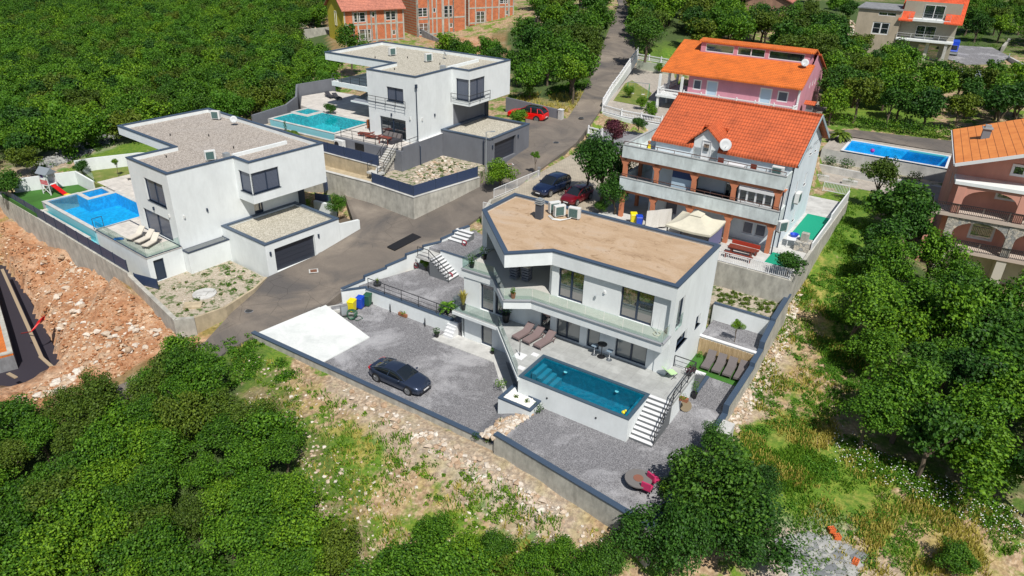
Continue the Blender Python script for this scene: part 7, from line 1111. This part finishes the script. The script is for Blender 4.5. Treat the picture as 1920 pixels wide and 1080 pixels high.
KEEP = [(F_(FG, [(-9, -2), (11, -2), (11, 13), (-9, 13)]), 1.5), (F_(FS, [(-1, -1), (8, -1), (8, 7), (-1, 7)]), .5), (F_(FK, [(-19, -1), (1, -1), (1, 17), (-19, 17)]), 1.5), (F_(FR, [(-3, -3), (16, -3), (16, 13), (-3, 13)]), 1.2), (F_(FH, [(-28, -8), (7, -8), (7, 17), (-28, 15)]), 1.), (F_(FL, [(-30, -5), (8, -5), (8, 16), (-26, 16)]), 1.2),
  ([P(*q)[:2] for q in [(1765,88,6.8),(1905,88,6.8),(1905,125,6.6),(1765,125,6.6)]], .6), (F_(Fo, [(-2, -6), (10, -6), (10, 12), (-2, 12)]), .5), ([P(*q)[:2] for q in [(1540,240,5.5),(1960,280,5.5),(1960,340,5.5),(1760,330,4),(1540,300,4)]], .8), (F_(Frame(-33.5, 139.9, 33), [(-1, -6), (36, -10), (36, 10), (-1, 10)]), 0), ([P(*q)[:2] for q in [(1225,65,8.5),(1310,72,8.5),(1300,90,8),(1225,105,8)]], .5)]
extra = []
def blocked(x, y):
    if y > 47 and np.hypot(rs[:, 0] - x, rs[:, 1] - y).min() < (2.2 if y < 100 else .8): return True
    return any(inpoly(np.array([x]), np.array([y]), pl, g + .01)[0] for pl, g in KEEP)
def tree(x, y, z, R, h, key, label, group=None, name='tree', cat='tree', sq=1.):
    global ntree
    if group:
        if blocked(x, y): return None
        d = RM @ np.array([x, y, z + h - HC]); px, py = 960 + FPX * d[0] / d[2], 540 + FPX * d[1] / d[2]
        tone = {'olive': 'olive-toned', 'olivenear': 'olive-toned', 'dark': 'dark green', 'darknear': 'dark green', 'bright': 'bright green'}.get(key, 'mid-green')
        hx = ('far left', 'left', 'centre-left', 'centre', 'centre-right', 'right', 'far right')[int(min(6, max(0, px / 274.3)))]; vy = ('top edge', 'upper part', 'mid height', 'lower part', 'bottom edge')[0 if py < 60 else 1 if py < 300 else 2 if py < 650 else 3 if py < 980 else 4]
        big = 'broad' if R > 2.4 else 'rounded' if R > 1.9 else 'small'; label = '%s %s %s, %s, %s' % (big, tone, label, hx, vy)
        if ntree > 296: extra.append((x, y, z)); return None
    ntree += 1; r = T(name, label, cat, (x, y, z), random.random() * 6.28, group)
    t = bpy.data.objects.new('trunk', random.choice(TRUNK)); COL.objects.link(t); t.parent = r; t.scale = (R * .9, R * .9, h)
    c = bpy.data.objects.new('crown', random.choice(CROWN[key])); COL.objects.link(c); c.parent = r; c.location = (0, 0, h); c.scale = (R * random.uniform(.9, 1.1), R * random.uniform(.9, 1.1), R * sq * random.uniform(.85, 1.05)); c.rotation_euler = (0, 0, random.random() * 6.28); return r
def scatter(poly_px, sp_, up=2.0, tries=4000, mx=999, seed=3):
    random.seed(seed); q = [hit(x, y, up)[:2] for x, y in poly_px]; xs_ = [p[0] for p in q]; ys_ = [p[1] for p in q]; out = []
    cx = np.array([random.uniform(min(xs_), max(xs_)) for _ in range(tries)]); cy = np.array([random.uniform(min(ys_), max(ys_)) for _ in range(tries)]); ok = inpoly(cx, cy, q)
    for pl, g in KEEP: ok &= ~inpoly(cx, cy, pl, g + .01)
    cx, cy = cx[ok], cy[ok]; O = np.zeros((mx if mx < 5000 else 5000, 2)) + 1e6; k_ = 0
    for x, y in zip(cx, cy):
        if k_ and ((O[:k_, 0] - x) ** 2 + (O[:k_, 1] - y) ** 2).min() < sp_ * sp_: continue
        if y > 47 and np.hypot(rs[:, 0] - x, rs[:, 1] - y).min() < (2.2 if y < 100 else .8): continue
        O[k_] = (x, y); k_ += 1; out.append((float(x), float(y)))
        if len(out) >= mx: break
    out.sort(key=lambda p: p[1]); return out
G1 = 'broadleaf trees of the wood at the lower left'
pl_ = [(-60,790),(60,770),(160,745),(250,715),(330,655),(385,672),(400,745),(470,775),(535,840),(575,930),(600,1000),(700,1040),(780,1010),(860,1050),(900,1180),(-80,1180)]
lowp = scatter(pl_, 1.85, 2.2, 16000, 230)
for i_, (x, y) in enumerate(lowp):
    if y < 21: extra.append((x, y, TZ(x, y))); continue
    tree(x, y, TZ(x, y), random.uniform(1.5, 2.4), random.uniform(1.7, 2.8), random.choice(('near', 'near', 'olivenear', 'near')), 'tree in the dense lower wood', G1)
for px, py, R, h, k_, l in ((345, 690, 2.0, 2.8, 'near', 'rounded tree at the upper tip of the lower left wood by the road'), (880, 1035, 1.6, 2.0, 'near', 'green tree at the bottom centre beside the meadow'), (1000, 1060, 1.5, 1.6, 'near', 'bushy tree at the bottom edge left of the big dark tree'), (1100, 1075, 1.5, 1.5, 'near', 'bushy tree at the bottom edge just left of the big dark tree'), (960, 1085, 1.3, 1.4, 'olivenear', 'small tree cut by the bottom edge at the centre'), (815, 1000, 1.5, 1.6, 'near', 'bushy tree left of the bottom centre at the meadow edge'), (930, 1020, 1.2, 1.2, 'near', 'low bush tree among the bottom centre scrub'), (1055, 1040, 1.3, 1.2, 'near', 'low bush tree under the long concrete wall at the bottom'), (1140, 1045, 1.4, 1.5, 'darknear', 'dark bush tree just left of the big dark tree, against the wall')):
    q = hit(px, py, h); tree(q[0], q[1], q[2], R, h, k_, l)
for px, py, R, h, key, l in ((1345, 900, 3.4, 3.8, 'big', 'big dark tree covering the front corner of the boundary wall'), (1280, 1005, 2.9, 2.8, 'big', 'lower dark tree in front of the big dark tree at the bottom'), (1400, 985, 2.8, 2.9, 'big', 'dark tree right of the big tree at the bottom'), (1205, 1000, 1.9, 2.0, 'darknear', 'small dark tree at the front corner of the boundary wall'), (1340, 825, 1.3, 2.2, 'darknear', 'small dark tree beside the drain block on the boundary wall'), (1420, 900, 1.7, 2.6, 'big', 'dark tree on the right flank of the big tree'),
    (1262, 925, 1.3, 1.6, 'darknear', 'tree leaning over the magenta chairs by the fire table') ):
    q = hit(px, py, h); tree(q[0], q[1], q[2], R, h, key, l)
G2 = 'trees of the thicket on the right'
pr_ = [(1665,400),(1700,380),(1740,460),(1790,520),(1850,560),(1990,590),(1990,930),(1900,915),(1800,880),(1710,830),(1625,785),(1685,710),(1620,640),(1605,600),(1670,540),(1655,450)]
for x, y in scatter(pr_, 2.6, 2.5, 9000, 160, 5)[:78]: tree(x, y, TZ(x, y), random.uniform(1.9, 3.1), random.uniform(2.6, 4.8), random.choice(('mid', 'dark', 'dark', 'near')), 'tree in the dense right thicket', G2)
q = hit(1650, 345, 3); tree(q[0], q[1], q[2], 2.1, 4.2, 'olive', 'olive toned tree in front of the planted strip under the long pool'); q = hit(1690, 405, 3); tree(q[0], q[1], q[2], 2.3, 3.6, 'dark', 'dark tree between the grass and the salmon house'); q = hit(1790, 1040, 1.2); tree(q[0], q[1], q[2], 1.3, 1.3, 'near', 'bushy tree at the bottom right beside the old wall')
q = hit(1645, 490, 2.5); tree(q[0], q[1], q[2], 2.0, 3.0, 'dark', 'dark tree at the left edge of the right thicket beside the grass')
# single trees
def single(px, py, z, R, h, key, label, name='tree', sq=1.): q = P(px, py, z + h); return tree(q[0], q[1], z, R, h, key, label, None, name, 'tree', sq)
single(1133, 308, 4.6, 3.3, 4.0, 'darknear', 'dark broadleaf tree in front of the left end of the white house'); single(1108, 285, 4.6, 2.2, 4.6, 'darknear', 'left lobe tree in front of the white house by the parking'); single(1155, 360, 4.6, 2.0, 2.4, 'darknear', 'lower leafy tree under the big tree by the parking'); single(1125, 385, 4.6, .8, .9, 'dark', 'dark shrub under the tree by the parking', 'shrub')
single(1152, 240, 5.2, 2.1, 1.9, 'purple', 'purple-leaved tree beside the short white balustrade'); single(1198, 229, 5.3, 1.2, 1.1, 'dark', 'rounded green shrub in front of the pale garden wall', 'shrub'); single(937, 322, 3.6, 1.9, 1.7, 'near', 'bushy green tree in front of the charcoal garage by the lamp'); single(631, 381, 1.7, 1.25, 1.3, 'near', 'round green bush at the end of the left garage wall', 'shrub'); single(972, 218, 5.4, 1.5, 1.3, 'bright', 'green flowering bush between the charcoal garage and the red car', 'shrub')
single(1004, 290, 4.4, .6, 1.9, 'mid', 'thin sapling behind the white parking railing'); single(1480, 488, 4.8, 1.4, 1.4, 'dark', 'white flowering bush at the corner of the picket railing', 'shrub'); single(1383, 609, 1.5, .55, 1.5, 'mid', 'small slender tree on the gravel behind the reed screen'); single(799, 490, .25, .7, .9, 'mid', 'leafy bush with white flowers under the court stairs', 'shrub')
single(216, 303, 2.2, .5, 1.7, 'mid', 'thin young tree on the sloping lawn'); single(152, 310, 2.0, 1.0, 1.3, 'dark', 'shrub at the corner of the white wall by the glass railing', 'shrub'); single(15, 338, 1.2, 1.9, 1.8, 'dark', 'dark bush at the left edge above the blue fence', 'shrub'); single(619, 201, 6.75, .9, .8, 'dark', 'round green shrub on the far pool terrace', 'shrub')
single(1205, 190, 5.65, 1.0, 1.2, 'mid', 'shrub beside the swing set on the pink house lawn', 'shrub'); single(1222, 205, 5.65, 1.4, 1.3, 'mid', 'leafy shrub at the corner porch of the pink house', 'shrub'); single(1180, 170, 5.65, 1.1, 1.2, 'mid', 'shrub behind the swing set', 'shrub'); single(1237, 126, 6, 1.0, .8, 'mid', 'green shrub by the white balustrade at the top of the pink house court', 'shrub'); single(1355, 95, 8, 1.8, 1.8, 'bright', 'fig-like bush just left of the pink house roof', 'shrub')
single(697, 100, 6.6, 3.2, 4.0, 'mid', 'tree in front of the yellow gable'); single(655, 70, 6.6, 2.8, 4.8, 'mid', 'tree covering the lower corner of the brick house')
for px, py, z, lab in ((1575, 262, 5.5, 'bushy yellow-green palm at the top of the plank steps'), (543, 265 + 0, 5.6, 'small palm beside the far pool wall')):
    t = T('palm', lab, 'palm', P(px, py, z)); foliage(46, 1.5, 1.3, 'palm', .2, .14).build('crown', LEAFO, t, recalc=False); MB().tube([(0, 0, 0), (0, 0, .8)], .14).build('trunk', BARK, t)
for i, u in enumerate((-1.0, .9, 3.3, 5.6, 8.2)): p = FP.w(u, -1.5, 3.9); t = T('shrub', ('trailing shrub nearest the plank steps under the long pool', 'trailing shrub second from the plank steps under the long pool', 'grey-green shrub at the middle of the planted strip', 'grey-green rounded shrub right of the middle of the planted strip', 'pale flowering shrub at the right end of the planted strip')[i], 'shrub', p); foliage(260, .95, 1.1, 'bush', 0, .16).build('foliage', (LEAFD, LEAFD, SILV, SILV, LEAFO)[i], t, recalc=False)
for px, py, z, R, k_, l in ((1008, 771, 0, .5, LEAFD, 'green shrub at the corner of the white raised planter'), (942, 795, -.6, .35, LEAFO, 'small olive shrub at the top of the rock bed'), (968, 805, -.4, .38, LEAF, 'green shrub in the middle of the rock bed'), (943, 820, -.5, .38, SILV, 'silvery shrub in the rock bed'), (893, 822, -.9, .32, LEAFD, 'round clipped shrub at the left end of the rock bed'), (955, 835, -.2, .3, LEAF, 'small shrub at the bottom of the rock bed'), (915, 828, -.8, .25, LEAFO, 'tiny olive shrub at the lower left of the rock bed'), (938, 725, -.6, .5, LEAF, 'shrub at the foot of the glass terrace edge')):
    t = T('shrub', l, 'shrub', P(px, py, z)); foliage(150, R, R * 1.3, 'bush', 0, .1).build('foliage', k_, t, recalc=False)
for i in range(5): p = m_2 = FM.w(3.9, -8.6 + i * 1.0, 0.); t = T('shrub', ('bright green bed shrub at the front end along the boundary wall', 'bed shrub second from the front along the boundary wall', 'yellow-green shrub in the middle of the bed along the boundary wall', 'bed shrub second from the rear along the boundary wall', 'green bed shrub at the rear end along the boundary wall')[i], 'shrub', p); foliage(160, .45, .7, 'bush', 0, .12).build('foliage', (LEAF, LEAFB, LEAFO, LEAFB, LEAF)[i], t, recalc=False)
for i, (u, v) in enumerate(((.4, 6.4), (2.0, 6.5), (3.5, 6.4))): t = T('shrub', ('low shrub with pale stones at the house end of the reed screen', 'small shrub at the middle of the reed screen', 'small shrub at the wall end of the reed screen')[i], 'shrub', FM.w(u, v, 0.03)); foliage(70, .28, .55, 'bush', 0, .1).build('foliage', LEAF, t, recalc=False)
t = T('agave', 'spiky yucca in front of the garage of the salmon house', 'plant', P(1813, 512, 1.6)); foliage(60, 1.0, .9, 'grass', 0, .3).build('leaves', SILV, t, recalc=False)
t = T('cypress', 'tiny dark conical plant on the wall of the far pool', 'plant', P(536, 246, 6.2)); foliage(160, .22, 1.4, 'bush', 0, .1).build('foliage', LEAFD, t, recalc=False)
# hedge and top-right trees
GT = 'trees behind the houses at the top right'; GC = 'trees beside the upper road at the top centre'; GH = 'vine hedge along the lane'
for i in range(16):
    a = Vector(P(1560, 232, 5.7)).lerp(Vector(P(1800, 262, 5.7)), i / 15); r = T('hedge_plant', 'leafy hedge plant along the lane above the long pool', 'hedge', (a.x, a.y + .8, a.z - .2), random.random() * 6, GH); foliage(170, .8, 1.7, 'bush', 0, .2).build('foliage', LEAF, r, recalc=False)
for poly, sp, Rr, hr, g, lab, mxx, sd in (
  ([(1530,120),(1600,95),(1700,110),(1760,150),(1900,150),(1960,200),(1800,235),(1700,215),(1560,215)], 3.9, (2.4, 3.4), (3.2, 4.8), GT, 'garden tree', 60, 7), ([(1400,40),(1560,60),(1590,110),(1540,110),(1420,75),(1310,62)], 4.0, (3.0, 4.2), (3.5, 5.5), GT, 'tree behind the pink house', 26, 8),
  ([(1190,-10),(1400,-10),(1380,50),(1310,60),(1250,75),(1200,60)], 4.2, (3.1, 4.4), (3.5, 5.5), GC, 'tree right of the upper road', 40, 9), ([(1000,-10),(1145,-10),(1125,60),(1100,130),(1060,180),(975,165),(955,110),(1010,60)], 3.6, (2.6, 3.8), (3.2, 5), GC, 'tree left of the upper road', 32, 10),
  ([(1790,0),(1960,-10),(1960,90),(1900,70),(1830,75),(1800,40)], 4.2, (2.8, 3.6), (3, 4.6), GT, 'tree behind the gravel drive', 30, 12), ([(830,80),(950,85),(955,100),(890,95),(840,90)], 3.4, (1.6, 2.2), (1.8, 2.6), GC, 'tree behind the pale gravel roof', 8, 13), ([(1420,-20),(1590,-20),(1600,20),(1450,20)], 6, (3, 4), (3.5, 5), GT, 'tree by the old brick house', 8, 14)):
    for x, y in scatter(poly, sp, 3.0, 2500, mxx, sd): tree(x, y, TZ(x, y), random.uniform(*Rr), random.uniform(*hr), random.choice(('mid', 'dark', 'olive', 'mid')), lab, g)
single(1030, 100, 5.8, 4.2, 4.5, 'near', 'large rounded tree between the villa behind and the upper road'); single(1215, 60, 8.4, 4.0, 4.5, 'darknear', 'large dark tree overhanging the upper road above the white balustrade'); single(1480, 92, 8, 3.6, 4.5, 'olive', 'broad olive tree right behind the pink house roof')
# the wood at the upper left
GW_ = 'trees at the near edge of the upper left wood'
wl = [(-80,-10),(600,-10),(615,20),(545,40),(560,75),(630,110),(615,175),(560,185),(480,205),(410,192),(330,200),(215,232),(110,262),(60,292),(-80,305)]
pos = scatter(wl, 2.9, 3.0, 30000, 3000, 21); pos.sort(key=lambda p: p[0] ** 2 + p[1] ** 2)
for x, y in pos[:45]: tree(x, y, TZ(x, y), random.uniform(1.9, 2.8), random.uniform(2.6, 3.8), random.choice(('mid', 'mid', 'olive', 'dark', 'bright')), 'tree at the near edge of the wood', GW_)
far = [(x, y, TZ(x, y)) for x, y in pos[45:]] + extra
for _ in range(2600):   # the wood goes on over the hills round the frame
    x = random.uniform(-330, 330); y = random.uniform(40, 420); u_, v_ = 960 + FPX * x / max(y, 1), 0
    d = RM @ np.array([x, y, TZ(x, y) - HC]); px, py = 960 + FPX * d[0] / d[2], 540 + FPX * d[1] / d[2]
    if -60 < px < 1980 and py > -8: continue
    far.append((x, y, TZ(x, y)))
me = bpy.data.meshes.new('wood'); me.from_pydata(far, [], []); wood = bpy.data.objects.new('far_wood', me); COL.objects.link(wood); struct(wood, 'stuff', 'continuous green broadleaf wood on the hillside at the upper left')
src = []
for i, key in enumerate(('mid', 'mid', 'mid', 'olive', 'dark', 'mid', 'bright')): o = bpy.data.objects.new('wood_crown', CROWN[key][i % len(CROWN[key])]); src.append(o)
wc_ = bpy.data.collections.new('wood_sources')
for o in src: wc_.objects.link(o)
ng = bpy.data.node_groups.new('wood', 'GeometryNodeTree'); ng.interface.new_socket('Geometry', in_out='INPUT', socket_type='NodeSocketGeometry'); ng.interface.new_socket('Geometry', in_out='OUTPUT', socket_type='NodeSocketGeometry')
gi = ng.nodes.new('NodeGroupInput'); go = ng.nodes.new('NodeGroupOutput'); ip = ng.nodes.new('GeometryNodeInstanceOnPoints'); ci = ng.nodes.new('GeometryNodeCollectionInfo'); ci.inputs['Collection'].default_value = wc_; ci.inputs['Separate Children'].default_value = True; ci.inputs['Reset Children'].default_value = True
rv = ng.nodes.new('FunctionNodeRandomValue'); rv.data_type = 'FLOAT_VECTOR'; rv.inputs[0].default_value = (0, 0, 0); rv.inputs[1].default_value = (.2, .2, 6.28)
rs2 = ng.nodes.new('FunctionNodeRandomValue'); rs2.data_type = 'FLOAT'; rs2.inputs[2].default_value = 1.9; rs2.inputs[3].default_value = 3.0; rs2.inputs['Seed'].default_value = 4
tr_ = ng.nodes.new('GeometryNodeSetPosition'); tr_.inputs['Offset'].default_value = (0, 0, 2.6); lk = ng.links.new
lk(gi.outputs[0], tr_.inputs[0]); mp_ = ng.nodes.new('GeometryNodeMeshToPoints'); lk(tr_.outputs[0], mp_.inputs[0]); lk(mp_.outputs[0], ip.inputs['Points']); lk(ci.outputs[0], ip.inputs['Instance']); ip.inputs['Pick Instance'].default_value = True; lk(rv.outputs[0], ip.inputs['Rotation']); lk(rs2.outputs[1], ip.inputs['Scale']); lk(ip.outputs[0], go.inputs[0])
md = wood.modifiers.new('wood', 'NODES'); md.node_group = ng
# ------------------------------------------------------------ ground cover, weeds, stones
def regions(poly, n, seed):
    random.seed(seed); xs_ = [p[0] for p in poly]; ys_ = [p[1] for p in poly]; out = []
    while len(out) < n:
        x = random.uniform(min(xs_), max(xs_)); y = random.uniform(min(ys_), max(ys_))
        if inpoly(np.array([x]), np.array([y]), poly)[0]: out.append((x, y))
    return out
def tufts(name, label, polys, n, m_, h=(.12, .35), seed=1, blades=6, thr=-.1, sc=.35):
    mb = MB(); tot = 0
    for poly in polys:
        for x, y in regions(poly, n, seed):
            q = hit(x, y)
            if noise.noise(Vector((q[0] * sc, q[1] * sc, seed))) < thr: continue
            for b in range(blades):
                a = random.random() * 6.28; hh = random.uniform(*h); c = Vector((q[0] + random.uniform(-.25, .25), q[1] + random.uniform(-.25, .25), q[2] - .03)); d = Vector((math.cos(a), math.sin(a), 0)); w = Vector((-d.y, d.x, 0)) * random.uniform(.02, .05)
                mb.add([c - w, c + w, c + w * .4 + d * hh * .5 + Vector((0, 0, hh)), c - w * .4 + d * hh * .5 + Vector((0, 0, hh))], [(0, 1, 2, 3)])
    return struct(mb.build(name, m_, None, recalc=False), 'stuff', label)
def weeds(name, label, polys, n, m_, r=(.15, .45), seed=1, thr=0., sc=.3, leaves=45, ls=.12):
    mb = MB()
    for poly in polys:
        for x, y in regions(poly, n, seed):
            q = hit(x, y)
            if noise.noise(Vector((q[0] * sc, q[1] * sc, seed * 3.1))) < thr: continue
            R = random.uniform(*r)
            for _ in range(leaves):
                d = Vector((random.gauss(0, 1), random.gauss(0, 1), abs(random.gauss(0, 1)))).normalized() * random.random() ** .5
                leafq(mb, (q[0] + d.x * R, q[1] + d.y * R, q[2] + d.z * R * .8), ls * random.uniform(.6, 1.3), d)
    return struct(mb.build(name, m_, None, recalc=False), 'stuff', label)
def stones(name, label, polys, n, m_, r=(.05, .2), seed=1, up=0., thr=-9, sc=.3, sq=(1, 1, .6), kind='stuff', fn=hit):
    mb = MB(); random.seed(seed)
    for poly in polys:
        for x, y in regions(poly, n, seed):
            q = fn(x, y)
            if noise.noise(Vector((q[0] * sc, q[1] * sc, seed * 2.3))) < thr: continue
            R = r[0] + (r[1] - r[0]) * random.random() ** 2.5; bm_i = 1 if R > .12 else 0
            mb.blob((q[0], q[1], q[2] + R * .25 + up), R, bm_i, .45, sq)
    return struct(mb.build(name, m_), 'stuff', label)
mead = [[(440,640),(620,740),(760,810),(930,900),(1160,1010),(1150,1079),(620,1079),(590,940),(540,830),(440,740)]]; rmead = [[(1400,760),(1450,590),(1510,500),(1560,520),(1560,620),(1640,690),(1570,780),(1500,800)], [(1375,790),(1560,790),(1600,850),(1480,930),(1420,880)], [(1470,900),(1560,800),(1700,880),(1900,960),(1919,1030),(1700,1079),(1500,1079)]]; gstrip = [[(1580,375),(1650,360),(1660,430),(1640,560),(1500,560),(1560,450)], [(1550,560),(1640,560),(1620,640),(1700,700),(1650,780),(1540,700)], [(1760,0),(1919,0),(1919,100),(1800,85)]]
tufts('meadow_grass', 'short green and dry grass of the stony meadow', mead, 2000, GRASSG, seed=2, thr=.06); tufts('dry_meadow_grass', 'dry yellow grass of the stony meadow', mead + rmead, 1000, GRASSY, seed=3, thr=.05); tufts('right_meadow_grass', 'green grass of the right meadow', rmead + gstrip, 3000, GRASSG, (.08, .26), seed=4, thr=-.02)
tufts('yellow_grass', 'long dry yellow grass at the lower right', [[(1610,970),(1720,930),(1840,1000),(1850,1079),(1640,1079)]], 900, GRASSY, (.15, .4), seed=6, thr=-.05); tufts('roadside_grass', 'dry grass between the charcoal wall and the upper road', [[(960,180),(1100,165),(1080,205),(1050,215),(960,195)]], 500, GRASSY, (.2, .5), seed=7, thr=-.2); tufts('garden_grass', 'dry grass in the stony garden of the villa behind', [[(780,330),(860,292),(895,312),(790,352)]], 10, GRASSY, seed=8)
weeds('meadow_weeds', 'low leafy weeds scattered on the stony meadow', mead, 420, LEAF, (.12, .45), 5, .13); weeds('green_weeds', 'bright low weeds on the right meadow', rmead + gstrip, 330, LEAFB, (.15, .5), 6, .05); weeds('edge_scrub', 'low scrub along the road and wood edges', [[(380,645),(470,632),(560,700),(470,740),(410,720)], [(110,250),(260,225),(330,250),(230,260),(160,300),(60,330)], [(950,175),(1100,150),(1110,165),(960,190)]], 170, LEAF, (.3, .7), 7, -.15, leaves=70, ls=.16)
weeds('flower_scrub', 'white flowering scrub below the right thicket', [[(1570,810),(1700,870),(1900,960),(1919,1010),(1700,930),(1570,850)]], 260, LEAF, (.2, .5), 8, -.3)
mbf = MB()
for x, y in regions([(1560,800),(1700,880),(1915,965),(1915,1040),(1690,930),(1560,870)], 330, 9): q = hit(x, y); mbf.blob((q[0], q[1], q[2] + random.uniform(.3, .7)), random.uniform(.025, .05), 0, 0, (1, 1, .4))
struct(mbf.build('white_flowers', WPAINT), 'stuff', 'white flower heads below the right thicket')
stones('meadow_stones', 'pale stones strewn over the meadow', mead, 1500, ROCK, (.03, .15), 11, 0, -.1); stones('wall_rubble', 'pale rubble along the right boundary wall', [[(1345,800),(1400,705),(1440,600),(1490,520),(1505,540),(1480,640),(1440,730),(1385,810)]], 1300, ROCK, (.05, .2), 12); stones('wall_foot_stones', 'pale stones at the foot of the long boundary wall', [[(640,715),(760,785),(930,875),(1060,960),(1030,975),(850,880),(640,735)]], 420, ROCK, (.05, .28), 13)
dpoly = [(0,415),(90,470),(200,520),(310,600),(330,625),(250,690),(180,728),(40,760),(20,750),(122,692),(108,650),(60,560),(14,495),(0,495)]
stones('rubble', 'orange-brown limestone rubble of the excavation', [dpoly], 4200, ROCKO, (.025, .17), 14); stones('rubble_heap', 'coarse pale rubble blocks of the excavation', [[(60,455),(170,500),(150,600),(110,620),(60,500)], [(120,580),(300,620),(290,650),(160,690),(130,650)], [(60,735),(160,690),(120,740),(10,755)]], 110, ROCK, (.08, .36), 15)
stones('dry_stones', 'grey loose stone bank at the edge of the wood', [[(60,310),(120,280),(200,252),(225,262),(160,290),(90,318)]], 900, ROCKG, (.12, .35), 16); stones('grey_slabs', 'grey broken stone slabs in the meadow at the bottom', [[(1455,1010),(1530,1000),(1620,1040),(1600,1079),(1480,1079)]], 800, ROCKG, (.08, .32), 17, sq=(1.2, 1, .3)); stones('pale_boulders', 'pale boulders beside the beige-grey house', [[(1570,60),(1600,35),(1608,70),(1580,85)]], 260, ROCK, (.2, .6), 18)
ramp_z = lambda x, y: (lambda p: (p[0], p[1], -.92 + max(0, min(1, (FM.loc(p)[0] + 9.1) / 2)) * .92))(P(x, y, -.5))
stones('rock_bed', 'pale limestone rocks of the rock bed beside the raised planter', [[(900,815),(938,790),(1000,788),(962,812),(945,832),(915,830)]], 420, ROCK, (.06, .24), 19, fn=ramp_z)
fz = lambda z: (lambda x, y: P(x, y, z))
stones('garden_stones', 'small stones in the two stony gardens', [[(310,540),(430,490),(480,520),(420,560),(345,590)]], 300, ROCK, (.02, .10), 20, fn=fz(-.3)); stones('garden_stones', 'stones in the garden of the villa behind', [[(760,335),(830,292),(890,312),(800,350)]], 300, ROCK, (.04, .22), 21, fn=fz(4.47)); stones('tan_boulders', 'pale stones beside the brick houses', [[(985,60),(1010,20),(1030,30),(1005,90)], [(550,30),(610,25),(600,60),(560,60)]], 200, ROCK, (.15, .5), 22)
def weedsz(name, label, poly, n, m_, z, r, seed):
    mb = MB()
    for x, y in regions(poly, n, seed):
        q = P(x, y, z); R = random.uniform(*r)
        for _ in range(50): d = Vector((random.gauss(0, 1), random.gauss(0, 1), abs(random.gauss(0, 1)))).normalized() * random.random() ** .5; leafq(mb, (q[0] + d.x * R, q[1] + d.y * R, q[2] + d.z * R * .8), .11 * random.uniform(.6, 1.3), d)
    return struct(mb.build(name, m_, None, recalc=False), 'stuff', label)
weedsz('garden_weeds', 'low weeds in the stony garden by the left garage', [(420,500),(480,515),(470,545),(415,545)], 18, LEAF, -.3, (.15, .4), 31); weedsz('garden_weeds', 'scattered weeds in the stony garden by the cellar door', [(315,545),(430,492),(420,560),(345,590)], 16, LEAFO, -.3, (.1, .28), 32); weedsz('garden_weeds', 'weeds in the garden of the villa behind', [(775,340),(830,300),(885,315),(800,350)], 26, LEAFO, 4.47, (.15, .4), 33); weedsz('terrace_weeds', 'rough weeds on the grass terrace behind the central villa', [(1340,540),(1450,565),(1455,590),(1340,565)], 60, LEAFO, 2.78, (.1, .3), 34)
SC.render.film_transparent = False

byl = {}
for o in COL.objects:
    if o.type == 'EMPTY' and o.get('group') in (GH, GT, GC, GW_, G1, G2, 'grey chairs under the awning') and 'label' in o: byl.setdefault(o['label'], []).append(o)
ORD = ['leftmost', 'second from left', 'third from left', 'fourth from left', 'fifth from left', 'sixth from left', 'seventh from left', 'eighth from left', 'ninth from left', 'tenth from left', 'eleventh from left', 'twelfth from left', 'thirteenth from left', 'fourteenth from left', 'fifteenth from left', 'sixteenth from left']
def pxo(o): d = RM @ np.array([o.location.x, o.location.y, o.location.z + 2 - HC]); return d[0] / d[2]
for l_x, os_ in byl.items():
    if len(os_) > 1:
        os_.sort(key=pxo)
        for i, o in enumerate(os_):
            if i < len(ORD): o['label'] = '%s, %s' % (l_x, ORD[i])
